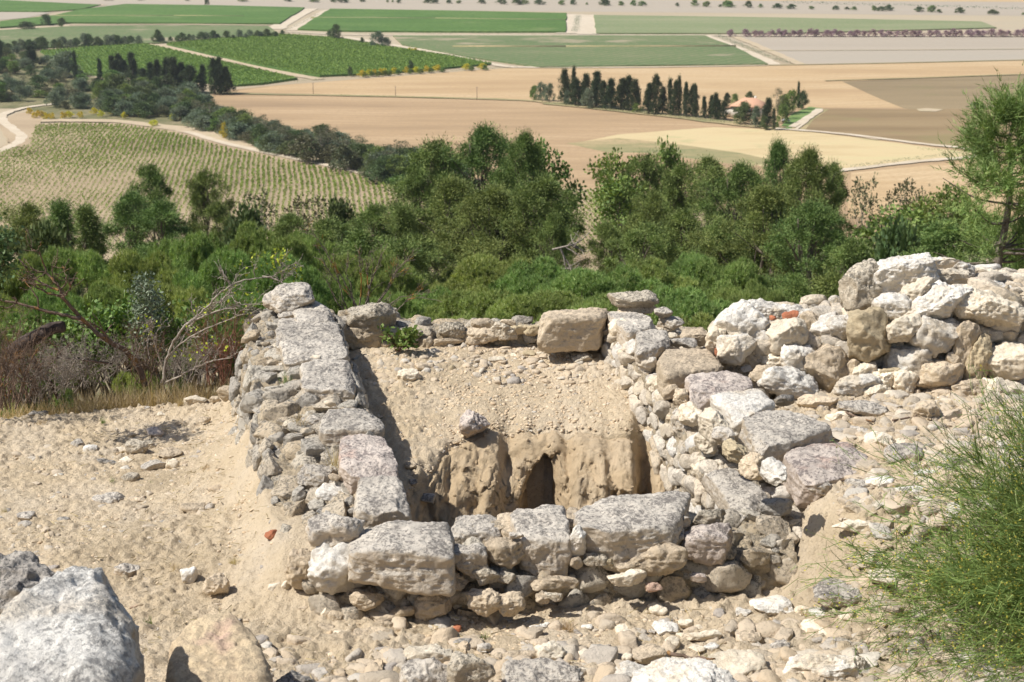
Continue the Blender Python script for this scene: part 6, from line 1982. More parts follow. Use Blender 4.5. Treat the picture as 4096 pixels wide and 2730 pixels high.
# stones lying on the wall tops
for b, y, mt, l, tl, bx, d in (
        (Z1.b(303, 80, 697, 272), 11.55, 'grey', 'weathered grey flat boulder balanced on the far end of the left wall', (0.1, -.12), 3.2, .75),
        (Z1.b(415, 268, 578, 350), 11.42, 'grey', 'small grey stone wedged under the balanced boulder', (0, 0), 2.8, .8),
        (Z1.b(975, 205, 1335, 430), 11.5, 'rough', 'rough tan boulder standing on the left end of the rear wall', (0, .1), 2.6, .8),
        (Z4.b(668, 212, 832, 286), 11.55, 'tan', 'small brick-shaped stone lying on the middle of the rear wall', (0, 0), 6, .8),
        (Z5.b(-100, 20, 202, 132), 11.5, 'rough', 'flat rough stone perched on the corner of the right wall', (0, 0.05), 3.4, .75),
        (Z5.b(-45, 90, 188, 168), 11.52, 'tan', 'earthy pedestal stone under the perched flat stone', (0, 0), 4, .8)):
    x0, y0, x1, y1 = b
    p = at_y((x0 + x1) / 2, (y0 + y1) / 2, y)
    m = mpp(p)
    w, h = (x1 - x0) * m * 1.03, (y1 - y0) * m
    tag(rock_obj('stone', p, (w, w * d, max(.5 * h, h - .12 * w * d) * 1.1), 0.1, tl, mt, bx, 8, 1.0), l, 'stone')
tag(rock_obj('brick_fragment', at_plane(*Z6.q((655, 478))[0], 10.35, .3), (.13, .06, .05), .1, (0, -.2), 'brick', 4, 5), 'orange broken brick lying on the white wall top', 'brick')
tag(rock_obj('brick_fragment', at_plane(*Z6.q((530, 494))[0], 10.3, .3), (.05, .05, .03), .1, (0, 0), 'brick', 4, 5), 'tiny orange brick chip left of the broken brick', 'brick')
tag(rock_obj('brick_fragment', at_plane(*Z6.q((140, 742))[0], 10.2, .3), (.08, .08, .07), .1, (0, -.2), 'brick', 4, 5), 'orange brick piece wedged at the left end of the white wall', 'brick')
loose(Z2.b(272, 528, 360, 608), 'brick', 'reddish broken brick stuck in the slope beside the wall corner', name='brick_fragment', cat='brick', hf=lambda x, y: float(H(x, y)) + .02)
loose(Z3.b(2, 1005, 72, 1062), 'brick', 'small orange brick piece at the foot of the front wall', name='brick_fragment', cat='brick')

# foreground rocks close to the camera
for quad, zt, th, mt, l, bx, ro in (
        ([(100, 2290), (500, 2170), (500, 2700), (-420, 2730)], -2.40, .8, 'bluewhite', 'huge blue-white boulder close to the camera at the lower left', 3.0, 1.0),
        ([(-240, 2215), (190, 2205), (250, 2330), (-240, 2380)], -3.32, .55, 'greydark', 'dark pitted boulder behind the blue-white one', 2.6, 1.8),
        ([(700, 2450), (930, 2400), (1120, 2700), (660, 2760)], -2.86, .5, 'pinktan', 'tan boulder with a pink patch at the bottom left', 3.0, .9)):
    o = block_obj('boulder', quad, zt, th, mt, boxy=bx - 1.2, rough=ro * 1.3, sub=6)
    tag(o, l, 'boulder')
for b, y, mt, l, bx in ((Z3.b(-10, 1203, 292, 1480), 5.9, 'rough', 'dark knobby conglomerate boulder at the bottom edge', 2.5),
                        (Z3.b(355, 1308, 880, 1480), 5.95, 'grey', 'broad grey boulder top at the bottom centre', 3.0),
                        (Z3.b(1230, 1338, 1995, 1500), 5.7, 'white', 'wide pale boulder top at the bottom edge right of centre', 3.0),
                        (Z2.b(330, 1510, 590, 1640), 5.5, 'greydark', 'small bluish grey stone at the bottom edge beside the tan boulder', 2.8),
                        (Z2.b(1185, 1440, 1560, 1700), 5.9, 'grey', 'speckled grey boulder overlapping the large flat cream stone', 2.8)):
    x0, y0, x1, y1 = b
    p = at_y((x0 + x1) / 2, (y0 + y1) / 2, y)
    m = mpp(p)
    w, h = (x1 - x0) * m, (y1 - y0) * m
    tag(rock_obj('boulder', p, (w, w * .7, h * 1.1), 0, (0, 0), mt, bx, 7, 1.1), l, 'boulder')


# ---------------------------------------------------------------- gravel
_gv = {}


def gravel(name, n, region, hf, smin, smax, mat, label, seed, dens=None, power=2.6, sub=2):
    rs = np.random.RandomState(seed)
    x0, x1, y0, y1 = region
    x, y = rs.uniform(x0, x1, n), rs.uniform(y0, y1, n)
    if dens is not None:
        k = rs.rand(n) < dens(x, y)
        x, y = x[k], y[k]
    n = len(x)
    z = hf(x, y)
    P = np.stack([x, y, z], 1)
    P[:, 2] += 0.05 * fbm(P * 1.1, 3, 1) + 0.020 * fbm(P * 5.0, 3, 4)
    base, f = ico(sub)
    s = smin + (smax - smin) * rs.rand(n) ** power
    sc = s[:, None] * np.stack([rs.uniform(.8, 1.5, n), rs.uniform(.7, 1.2, n), rs.uniform(.4, .85, n)], 1)
    if sub not in _gv:
        _gv[sub] = np.array([rock_unit(700 + k, sub, 2.6 + .25 * (k % 6), 6, .42, .8, .25)[0] * (1 + .05 * np.random.RandomState(k).normal(0, 1, (len(base), 1))) for k in range(18)])
    V = _gv[sub][rs.randint(18, size=n)]
    V = V * sc[:, None, :] / 2
    a = rs.uniform(0, 6.28, n)
    ca, sa = np.cos(a)[:, None], np.sin(a)[:, None]
    V = np.stack([V[:, :, 0] * ca - V[:, :, 1] * sa, V[:, :, 0] * sa + V[:, :, 1] * ca, V[:, :, 2]], 2)
    V += P[:, None, :]
    V[:, :, 2] += (s * .02)[:, None]
    F = (f[None] + (np.arange(n) * len(base))[:, None, None]).reshape(-1, 3)
    tag(obj_np(name, V.reshape(-1, 3), F, mat, smooth=False), label, 'gravel', kind='stuff')


cm2 = N('soil_crumbs', .97)
_g2 = cm2.node('ShaderNodeNewGeometry')
M['crumb'] = cm2.fin(cm2.ramp(_g2.outputs['Random Per Island'], [(0, (0.50, 0.38, 0.25, 1)), (.5, (0.60, 0.475, 0.33, 1)), (.9, (0.66, 0.55, 0.41, 1)), (1, (0.42, 0.36, 0.28, 1))]))
gm = N('gravel_mix', .95)
gg = gm.node('ShaderNodeNewGeometry')
gc = gm.ramp(gg.outputs['Random Per Island'], [(0, (0.55, 0.44, 0.31, 1)), (.35, (0.58, 0.48, 0.36, 1)), (.6, (0.46, 0.39, 0.30, 1)), (.8, (0.60, 0.53, 0.43, 1)), (.93, (0.38, 0.34, 0.30, 1)), (1, (0.66, 0.61, 0.52, 1))])
gc = gm.mix(gc, (0.20, 0.18, 0.155, 1), gm.math('MULTIPLY', gm.step(gm.noise(gm.coord('World'), 48, 5, .75), .56, .66), .45))
M['gravel'] = gm.fin(gc, gm.bump(gm.noise(gm.coord('World'), 60, 6, .7), .012))


def off_wall(x, y):
    ins = (x > np.interp(y, [7, 8, 9, 10, 11.2, 12], [-1.25, -1.45, -1.75, -1.98, -2.2, -2.2])) & (x < 2.05) & (y > 7.25) & (y < 12)
    return ~ins


gravel('gravel', 17000, (-4.8, 4.8, 4.8, 12.2), lambda x, y: H(x, y), .008, .045, M['gravel'], 'small stones and crumbs strewn over the soil', 3,
       lambda x, y: off_wall(x, y) * (0.25 + 0.75 * sstep(fbm(np.stack([x, y, x * 0], 1) * .9, 2, 4) * 1.5 + .5)))
gravel('soil_crumbs', 42000, (-4.4, 4.3, 5.4, 12.1), lambda x, y: H(x, y), .009, .034, M['crumb'], 'clods and crumbs of dry earth on the open ground', 13, lambda x, y: off_wall(x, y) * (.3 + .7 * sstep(fbm(np.stack([x, y, x * 0], 1) * 1.4, 2, 24) * 1.5 + .5)), 2.0, 1)
gravel('soil_crumbs', 15000, (-1.5, 1.3, 8.4, 11.45), lambda x, y: floor_z(x, y), .009, .036, M['crumb'], 'clods and crumbs of dry earth on the floor of the ruin', 14, lambda x, y: (y > lip(x) + .14) & (x > np.interp(y, IN_L[:, 1], IN_L[:, 0])), 2.0, 1)
tag(obj_np('soil_crumbs', BANK_CLODS[0][0], BANK_CLODS[0][1], M['earth2'], smooth=False), 'clods of earth clinging to the pit face', 'gravel', kind='stuff')
gravel('gravel', 5500, (-1.6, 3.6, 5.4, 7.3), lambda x, y: H(x, y), .015, .16, M['gravel'], 'coarser rubble pieces before the front wall', 5,
       lambda x, y: (0.2 + .8 * sstep((6.85 - y + .5 * np.clip(x - .8, 0, 1)) / .6)) * .9, 3.6, 3)
gravel('gravel', 2400, (1.9, 4.6, 7.2, 10.1), lambda x, y: H(x, y), .025, .17, M['gravel'], 'rubble pieces on the terrace beside the dry-stone wall', 6, None, 3, 3)
gravel('gravel', 8000, (-1.5, 1.3, 8.4, 11.45), lambda x, y: floor_z(x, y), .006, .032, M['gravel'], 'crumbs of stone and earth on the floor of the ruin', 7,
       lambda x, y: (y > lip(x) + .14) & (x > np.interp(y, IN_L[:, 1], IN_L[:, 0])), 2.6)
gravel('gravel', 420, (-4.8, -2.0, 7.5, 11.4), lambda x, y: H(x, y), .02, .085, M['gravel'], 'larger pebbles strewn over the left slope', 8, None, 3)
gravel('gravel', 380, (-1.4, 1.3, 10.7, 11.42), lambda x, y: floor_z(x, y), .03, .10, M['gravel'], 'small rubble fallen from the rear wall', 9, None, 2)


# ---------------------------------------------------------------- dry brush and plants round the ruin
A4 = Zm(0, 600, 1.4257)
A5 = Zm(1350, 500, 1.6807)


def P3(Z, pts, y, dy=0.0, seed=0):
    r = random.Random(seed + len(pts))
    return [at_y(u, v, y + dy * i / max(1, len(pts) - 1) + r.uniform(-.06, .06)) for i, (u, v) in enumerate(Z.q(*pts))]


def twigs(g, path, r0, r1, rs, kids=6, klen=.35, depth=2, spread=.6, n=5, tips=None, up=0.25):
    pts = spline(path, 6, jitter=.004, seed=rs.randint(999))
    rad = np.linspace(r0, r1, len(pts))
    g.tube(pts, rad, n, cap=False)
    if tips is not None:
        tips.append(pts[-1])
        tips.append(pts[-3])
    if depth <= 0:
        return
    for k in range(kids):
        i = rs.randint(int(len(pts) * .25), len(pts) - 1)
        t = pts[min(i + 1, len(pts) - 1)] - pts[i - 1]
        t /= np.linalg.norm(t) + 1e-9
        d = t * .7 + rs.normal(0, spread, 3) + np.array([0, 0, up])
        d /= np.linalg.norm(d)
        L = klen * rs.uniform(.5, 1.3) * (1.15 - .6 * i / len(pts))
        e = pts[i] + d * L
        mid = pts[i] + d * L * .5 + rs.normal(0, .08 * L, 3)
        twigs(g, [pts[i], mid, e], rad[i] * .62, max(.0012, r1 * .8), rs, max(1, kids // 2), klen * .55, depth - 1, spread, 4, tips, up)


def ridge_z(x, y):
    return float(H(x, y))


# the dark fallen branch
rs = np.random.RandomState(21)
g = Geo()
twigs(g, P3(A4, [(835, 1350), (745, 1170), (600, 1080), (470, 970), (370, 850), (330, 780), (255, 680), (228, 575)], 12.2, -.3), .030, .005, rs, 10, .35, 2)
twigs(g, P3(A4, [(455, 965), (300, 930), (150, 890), (0, 855), (-60, 850)], 12.0, -.2), .018, .006, rs, 6, .3, 1)
twigs(g, P3(A4, [(335, 805), (200, 735), (100, 610)], 12.0, 0), .012, .004, rs, 5, .2, 1)
twigs(g, P3(A4, [(640, 1220), (400, 1190), (200, 1200), (60, 1240)], 12.1, 0), .012, .006, rs, 6, .3, 1)
tag(g.obj('dead_branch', M['branchdead']), 'long dark dead branch arching up from the rim at the left', 'branch')
g = Geo()
g.tube(spline(P3(A4, [(60, 1170), (130, 1110), (220, 1060), (290, 1020), (365, 1008)], 11.9, .1), 5), np.linspace(.075, .05, 21), 9)
g.tube(spline(P3(A4, [(180, 1190), (230, 1270), (290, 1330), (330, 1420)], 11.9, .1), 5), np.linspace(.03, .015, 16), 7)
tag(g.obj('broken_trunk', M['branchdark']), 'thick blackened broken trunk leaning at the left', 'trunk')
# pale bush with fresh leaves
rs = np.random.RandomState(31)
e = empty('shrub', (at_y(*A4.q((920, 1330))[0], 12.0)))
g, tips = Geo(), []
for pth in ([(920, 1330), (960, 1170), (1040, 1020), (1150, 930), (1250, 820), (1370, 750), (1550, 720), (1690, 640)], [(1070, 1010), (1170, 945), (1350, 890), (1500, 880)],
            [(940, 1195), (1050, 1090), (1250, 990), (1480, 910)], [(925, 1230), (880, 1100), (850, 1000)], [(930, 1340), (1080, 1260), (1200, 1210), (1330, 1180)],
            [(1250, 870), (1320, 800), (1300, 740)], [(1500, 720), (1610, 745), (1600, 690)]):
    twigs(g, P3(A4, pth, 12.0, -.2), .014 if pth[0][0] < 925 else .009, .003, rs, 9, .26, 2, tips=tips)
g.obj('stems', M['twiggrey'], e)
T = np.array([t for t in tips if rs.rand() < (.42 if t[0] > -2.75 and t[2] > -2.75 else .04)])
C = np.repeat(T, 7, 0) + rs.normal(0, .035, (len(T) * 7, 3))
V, F = quad_leaves(C, rs.normal(0, 1, (len(C), 3)), .028, .022, rs)
obj_np('leaves', V, F, M['lime'], e, smooth=False)
tag(e, 'arching grey shrub with small yellow-green leaves left of the wall', 'shrub')


def twig_bush(name, Z, bases, y, spread_px, height_px, n, mat, label, rs, r0=.006, kids=5, klen=.2, leaf=None, lean=0, cat='shrub', nl=6, lsz=.03, ends=None):
    e = empty(name, at_y(*Z.q(bases[0])[0], y))
    g, tips = Geo(), []
    for i in range(n):
        b = bases[rs.randint(len(bases))]
        b = (b[0] + rs.uniform(-.25, .25) * spread_px, b[1] + rs.uniform(-8, 8))
        dx = rs.normal(0, .5) * spread_px + lean
        hh = height_px * rs.uniform(.45, 1.1)
        pth = [b, (b[0] + dx * .35 + rs.uniform(-12, 12), b[1] - hh * .45), (b[0] + dx * .75 + rs.uniform(-14, 14), b[1] - hh * .8), (b[0] + dx, b[1] - hh)]
        yy = y + rs.uniform(-.25, .25)
        twigs(g, [at_y(u, v, yy + rs.uniform(-.05, .05)) for u, v in Z.q(*pth)], r0 * rs.uniform(.6, 1.1), .0018, rs, kids, klen, 2, tips=tips, n=4)
    g.obj('stems', M[mat], e)
    if leaf:
        T = np.array(tips)
        C = np.repeat(T, nl, 0) + rs.normal(0, .045, (len(T) * nl, 3))
        V, F = quad_leaves(C, rs.normal(0, 1, (len(C), 3)) + [0, 0, .3], lsz, lsz * .75, rs)
        obj_np('leaves', V, F, M[leaf], e, smooth=False)
    tag(e, label, cat)


rs = np.random.RandomState(41)
twig_bush('twig_bush', A4, [(1290, 1330), (1230, 1340), (1340, 1320)], 12.2, 190, 380, 18, 'twigred', 'bare reddish twigs beside the left wall', rs, .006, 7, .22)
twig_bush('twig_bush', A4, [(30, 1480), (120, 1440), (-40, 1500)], 11.3, 260, 480, 26, 'branchdead', 'dense dry brown brush at the left edge', rs, .006, 7, .25)
twig_bush('twig_bush', A4, [(180, 1400), (60, 1420)], 11.9, 240, 300, 22, 'branchdead', 'dark thorny twigs behind the brown brush', rs, .008, 6, .25)
twig_bush('leafy_shrub', A4, [(700, 1260), (620, 1240), (800, 1230)], 13.2, 300, 300, 26, 'twiggrey', 'fresh light green leafy shrub behind the dead branch', rs, .005, 6, .2, 'fresh', nl=4, lsz=.05)
twig_bush('leafy_shrub', A4, [(450, 1300), (380, 1260)], 13.0, 280, 240, 20, 'twiggrey', 'low bright green leafy shrub under the dead branch', rs, .005, 6, .2, 'fresh', nl=4, lsz=.05)
twig_bush('leafy_shrub', A4, [(840, 1230), (850, 1210)], 12.8, 60, 430, 6, 'twiggrey', 'upright grey-green shrub between dead branch and arching shrub', rs, .006, 7, .16, 'olive', nl=5, lsz=.035)
twig_bush('leafy_shrub', A4, [(-70, 950), (-60, 1000)], 10.5, 80, 500, 4, 'branchdead', 'dark leafed evergreen twigs entering at the left edge', rs, .006, 7, .2, 'oak', nl=7, lsz=.04, lean=40)
twig_bush('twig_bush', A4, [(1060, 1330), (960, 1350), (1150, 1340)], 12.3, 150, 240, 18, 'twiggrey', 'low grey dry twigs under the arching shrub', rs, .005, 6, .18)
rs = np.random.RandomState(43)
twig_bush('twig_bush', A4, [(520, 1330), (440, 1350), (640, 1320)], 12.3, 260, 260, 26, 'twiggrey', 'tangled pale dry twigs under the dead branch', rs, .005, 7, .2)
twig_bush('twig_bush', A4, [(780, 1330), (860, 1340)], 12.6, 200, 330, 18, 'branchdead', 'brown dry twigs right of the dead branch', rs, .005, 7, .2)
twig_bush('twig_bush', A4, [(280, 1420), (200, 1440), (360, 1390)], 11.6, 260, 230, 24, 'twiggrey', 'pale straw-like twigs at the left rim', rs, .005, 7, .18)
e = empty('dead_branch', at_y(2215, 1000, 70))
g = Geo()
for pth in ([(2210, 1000), (2270, 985), (2320, 965), (2360, 930)], [(2240, 995), (2262, 1040), (2275, 1065)], [(2240, 1078), (2275, 1076), (2306, 1080)], [(2290, 985), (2330, 1000)]):
    twigs(g, [at_y(u, v, 40) for u, v in pth], .035, .01, rs, 5, .5, 1, n=4)
V_, F_ = g.data()
e.location = tuple(V_.mean(0))
g.obj('limb', M['twiggrey'], e)
tag(e, 'bleached dead branch in front of the dark pines, right of centre', 'branch')
e = empty('twig_bush', at_y(*A5.q((140, 1340))[0], 12.3))
g = Geo()
rs = np.random.RandomState(51)
for pth in ([(140, 1345), (160, 1100), (150, 950), (145, 830)], [(120, 1340), (90, 1100), (60, 1000), (70, 890)], [(110, 1340), (30, 1150), (0, 1000), (-30, 860)], [(150, 1340), (230, 1050), (290, 900), (335, 800)],
            [(160, 1340), (290, 1180), (400, 980), (540, 850)], [(170, 1345), (330, 1100), (430, 950), (520, 905)], [(180, 1345), (300, 1250), (430, 1160), (575, 1135)], [(200, 1345), (380, 1270), (500, 1165), (700, 1185)],
            [(130, 1345), (190, 1200), (230, 1020), (240, 930)], [(150, 1345), (120, 1200), (-60, 980), (-140, 800)], [(160, 1345), (60, 1080), (-80, 860), (-190, 680)], [(170, 1340), (250, 1220), (370, 1060), (400, 960)],
            [(175, 1345), (210, 1150), (200, 980), (215, 900)], [(150, 1345), (20, 1220), (-40, 1120), (-70, 1040)]):
    twigs(g, P3(A5, pth, 12.3, -.1), .007, .002, rs, 5, .20, 2, spread=.35, n=4)
g.obj('stems', M['twigorange'], e)
tag(e, 'bare twigs with orange lichen rising behind the rear wall', 'shrub')


# tufts of dry grass
def tuft(p, h, n, mat, label, rs, spread=.5, name='grass_tuft', w=.004):
    d = rs.normal(0, spread, (n, 3))
    d[:, 2] = np.abs(d[:, 2]) + .8
    C = np.asarray(p) + rs.normal(0, h * .13, (n, 3)) * [1, 1, 0]
    V, F = tri_leaves(C, d, h, w, rs)
    tag(obj_np(name, V, F, M[mat], smooth=False), label, 'grass tuft')


rs = np.random.RandomState(61)
for bx, mt, l in ((Z3.b(720, 1000, 860, 1110), 'dry', 'dry grass tuft in the middle of the front soil'), (Z3.b(1670, 1230, 1790, 1330), 'dry', 'dry grass tuft left of the big holed stone'),
                  (Z8.b(180, 235, 245, 290), 'dry', 'reddish dry grass tuft at the upper left of the slope'), (Z8.b(880, 125, 955, 195), 'dry', 'dry grass tuft before the cream rim boulder'),
                  (Z8.b(1185, 115, 1235, 180), 'dry', 'dry grass tuft below the upright stone'), (Z8.b(850, 975, 935, 1062), 'dry', 'dry orange grass tuft by the pale split slab'),
                  (Z8.b(1018, 465, 1085, 530), 'dry', 'thin dry grass tuft on the slope near the wall'), (Z8.b(938, 545, 985, 602), 'dry', 'small reddish grass tuft above the long flat stone'),
                  (Z8.b(1158, 935, 1232, 1015), 'dry', 'thin dry grass tuft near the wall corner'), (Z8.b(548, 538, 602, 577), 'fresh', 'small green grass tuft above the lone grey stone'),
                  (Z8.b(745, 545, 790, 590), 'fresh', 'green grass sprig right of the lone grey stone'), (Z8.b(0, 680, 52, 745), 'dry', 'dry grass tuft at the left edge of the slope'),
                  (Z8.b(730, 1255, 800, 1310), 'fresh', 'yellow-green grass between the two foreground boulders'), (Z8.b(640, 135, 668, 160), 'fresh', 'tiny green sprout near the rim'),
                  (Z8.b(500, 232, 548, 262), 'fresh', 'low green sprout at the upper slope'), (Z3.b(180, 1090, 290, 1150), 'fresh', 'green grass sprig by the small grey stones'),
                  (Z7.b(430, 1150, 530, 1210), 'dry', 'grass blades before the bright white stone')):
    p, sz = on_ground(bx, sink=.5)
    p[2] = float(H(p[0], p[1]))
    tuft(p, sz[0] * .75, 60 if mt == 'dry' else 30, mt, l, rs)
for q, mt, l in ((Z1.q((590, 1190))[0], 'dry', 'dry grass tuft growing on the left wall top'), (Z1.q((870, 1500))[0], 'dry', 'tall dry grass blades beside the pinkish wall slab'),
                 (Z1.q((480, 880))[0], 'fresh', 'small green grass sprig on the left wall'), (Z1.q((900, 1030))[0], 'dry', 'grey withered grass between two left wall slabs')):
    tuft(at_z(q[0], q[1], -3.33), .14, 40, mt, l, rs)
# bramble in the back corner
q = at_z(*Z1.q((1350, 630))[0], -3.46)
e = empty('bramble', q)
g, tips = Geo(), []
for i in range(7):
    d = np.array([rs.uniform(-.12, .14), rs.uniform(-.1, .05), rs.uniform(.08, .30)])
    twigs(g, [q, q + d * .5 + [0, 0, .04], q + d], .004, .002, rs, 3, .08, 1, tips=tips, n=4)
g.obj('stems', M['twigred'], e)
T = np.array(tips)
C = np.repeat(T, 4, 0) + rs.normal(0, .02, (len(T) * 4, 3))
V, F = quad_leaves(C, rs.normal(0, 1, (len(C), 3)) + [0, -.3, .5], .045, .04, rs)
obj_np('leaves', V, F, M['fresh'], e, smooth=False)
tag(e, 'small green bramble with toothed leaves in the back left corner', 'bramble')
# dry grass fringe along the rim (uncountable blades)
rs = np.random.RandomState(71)
n = 6500
x = rs.uniform(-4.9, -1.9, n)
yr = np.interp(x, [-5, -4.2, -3, -1.9], [11.0, 11.35, 11.75, 12.0]) + rs.exponential(.45, n) + .05
cl = fbm(np.stack([x * 2, yr * 2, x * 0], 1), 2, 5)
k = cl > -.25
x, yr = x[k], yr[k]
C = np.stack([x, yr, H(x, yr) - .02], 1)
d = rs.normal(0, .5, (len(C), 3))
d[:, 2] = np.abs(d[:, 2]) + .7
V, F = tri_leaves(C, d, .26, .007, rs)
tag(obj_np('dry_grass', V, F, M['dry'], smooth=False), 'straw-coloured grass fringe along the rim of the left slope', 'grass', kind='stuff')
# straw, twigs and chaff lying on the soil
rs = np.random.RandomState(73)
n = 5200
x, y = rs.uniform(-4.6, 4.4, n), rs.uniform(5.2, 11.8, n)
k = off_wall(x, y) & (fbm(np.stack([x, y, x * 0], 1) * 1.3, 2, 15) > -.05)
x, y = x[k], y[k]
C = np.stack([x, y, H(x, y)], 1)
C[:, 2] += 0.05 * fbm(C * 1.1, 3, 1) + .028
d = rs.normal(0, 1, (len(C), 3)) * [1, 1, .12]
V, F = tri_leaves(C, d, .075, .006, rs)
tag(obj_np('plant_litter', V, F, M['litter'], smooth=False), 'straw and dry twigs littering the soil', 'plant litter', kind='stuff')
# sticks on the ground
for pts, l, r in (([Z3.q((1460, 1195))[0], Z3.q((1600, 1225))[0], Z3.q((1780, 1240))[0]], 'brown stick lying among stones under the middle of the rubble', .012),
                  ([Z6.q((1050, 1170))[0], Z6.q((1160, 1225))[0], Z6.q((1260, 1245))[0]], 'brown dry root lying before the dry-stone wall', .009),
                  ([Z6.q((1390, 1240))[0], Z6.q((1540, 1215))[0], Z6.q((1620, 1170))[0]], 'brown curved twig right of the dry root', .008),
                  ([Z3.q((1265, 750))[0], Z3.q((1360, 690))[0], Z3.q((1440, 640))[0]], 'thin grey twig leaning on the tan wall stone', .004)):
    P = []
    for u, v in pts:
        q = at_z(u, v, -3.6)
        for _ in range(8):
            q = at_z(u, v, float(H(q[0], q[1])) + .05)
        P.append(q)
    g = Geo()
    g.tube(spline(P, 5, .004, 3), np.linspace(r, r * .6, 11), 6)
    tag(g.obj('stick', M['branchdead']), l, 'stick')


# ---------------------------------------------------------------- the green broom in the right foreground
def broom():
    rs = np.random.RandomState(81)
    bx, by = 3.33, 6.3
    base = np.array([bx, by, float(H(bx, by))])
    e = empty('broom_shrub', base)
    Q0, Q1, Wd = [], [], []      # twig segments
    tips, tdir = [], []
    g = Geo()
    for i in range(1250):
        az = rs.normal(math.pi, .9) if rs.rand() < .55 else rs.uniform(0, 2 * np.pi)
        el = math.radians(rs.uniform(4, 85))
        L = rs.uniform(.7, 1.75) * (1 - .10 * math.sin(el))
        d = np.array([math.cos(az) * math.cos(el), math.sin(az) * math.cos(el), math.sin(el)])
        b = base + np.array([rs.normal(0, .22), rs.normal(0, .22), 0.0])
        m = 12
        t = np.linspace(0, 1, m)[:, None]
        P = b + d * L * t + np.array([0, 0, 1]) * (.30 * t * (1 - t) * L) - np.array([0, 0, .22]) * t ** 3 * rs.uniform(0, 1.2) + np.cumsum(rs.normal(0, .012, (m, 3)), 0)
        Q0.append(P[:-1]); Q1.append(P[1:]); Wd.append(np.linspace(.005, .002, m - 1))
        for k in range(22):
            j = rs.randint(3, m - 1)
            T = P[min(m - 1, j + 1)] - P[j - 1]
            T /= np.linalg.norm(T)
            dd = T + rs.normal(0, .48, 3) + [0, 0, .10]
            dd /= np.linalg.norm(dd)
            a = P[j] + (P[min(m - 1, j + 1)] - P[j]) * rs.rand()
            l2 = rs.uniform(.06, .30)
            c = a + dd * l2 * .5 + rs.normal(0, .01, 3)
            z = a + dd * l2 + [0, 0, .02]
            Q0.append(np.array([a, c])); Q1.append(np.array([c, z])); Wd.append(np.array([.0026, .0018]))
            tips.append(z); tdir.append(dd)
            for q in range(3):
                o = a + (z - a) * rs.uniform(.25, .95)
                d3 = dd + rs.normal(0, .55, 3)
                d3 /= np.linalg.norm(d3)
                z3 = o + d3 * rs.uniform(.025, .10)
                Q0.append(o[None]); Q1.append(z3[None]); Wd.append(np.array([.0021]))
                tips.append(z3); tdir.append(d3)
    A, B, W_ = np.concatenate(Q0), np.concatenate(Q1), np.concatenate(Wd)[:, None]
    T = B - A
    s = np.cross(T, rs.normal(0, 1, T.shape))
    s /= np.linalg.norm(s, axis=1)[:, None] + 1e-9
    V = np.stack([A - s * W_ * .8, A + s * W_ * .8, B + s * W_ * .6, B - s * W_ * .6], 1).reshape(-1, 3)
    obj_np('stems', V, np.arange(len(V)).reshape(-1, 4), M['broomstem'], e, smooth=False)
    for i in range(34):
        az, el = rs.uniform(0, 6.28), math.radians(rs.uniform(10, 80))
        d = np.array([math.cos(az) * math.cos(el), math.sin(az) * math.cos(el), math.sin(el)])
        twigs(g, [base, base + d * .4 + rs.normal(0, .05, 3), base + d * rs.uniform(.7, 1.2)], .012, .003, rs, 5, .3, 1, n=4)
    g.obj('dead_wood', M['twiggrey'], e)
    T, D = np.array(tips), np.array(tdir)
    k = (rs.rand(len(T)) < .5) & (fbm(T * 3.5, 2, 5) + .30 * (T[:, 2] < base[2] + .7) > .05)
    T, D = T[k], D[k]
    C = T + rs.normal(0, .004, T.shape)
    V, F = quad_leaves(C, D + rs.normal(0, .5, D.shape), .013, .007, rs)
    obj_np('buds', V, F, M['broomtip'], e, smooth=False)
    tag(e, 'large feathery green broom shrub with yellow tips in the right foreground', 'shrub')


broom()
# ---------------------------------------------------------------- house, poles, car
def simple(name, a, rough=0.85, noise=None):
    n = N(name, rough)
    v = n.coord('Object')
    f = n.noise(v, noise or 3, 4, 0.6)
    return n.fin(n.ramp(f, [(0.3, tuple(c * .88 for c in a[:3])), (0.7, tuple(min(1, c * 1.08) for c in a[:3]))]))


M['plaster'] = simple('pale_plaster', (0.70, 0.66, 0.58))
M['tiles'] = simple('orange_roof_tiles', (0.60, 0.35, 0.23), noise=6)
M['glass'] = simple('dark_window_glass', (0.05, 0.06, 0.07), 0.2)
M['shutter'] = simple('brown_shutters', (0.22, 0.13, 0.08))
M['carpaint'] = simple('white_car_paint', (0.78, 0.78, 0.76), 0.3)
M['tyre'] = simple('black_rubber', (0.03, 0.03, 0.03))
M['polewood'] = simple('weathered_pole', (0.20, 0.16, 0.13))


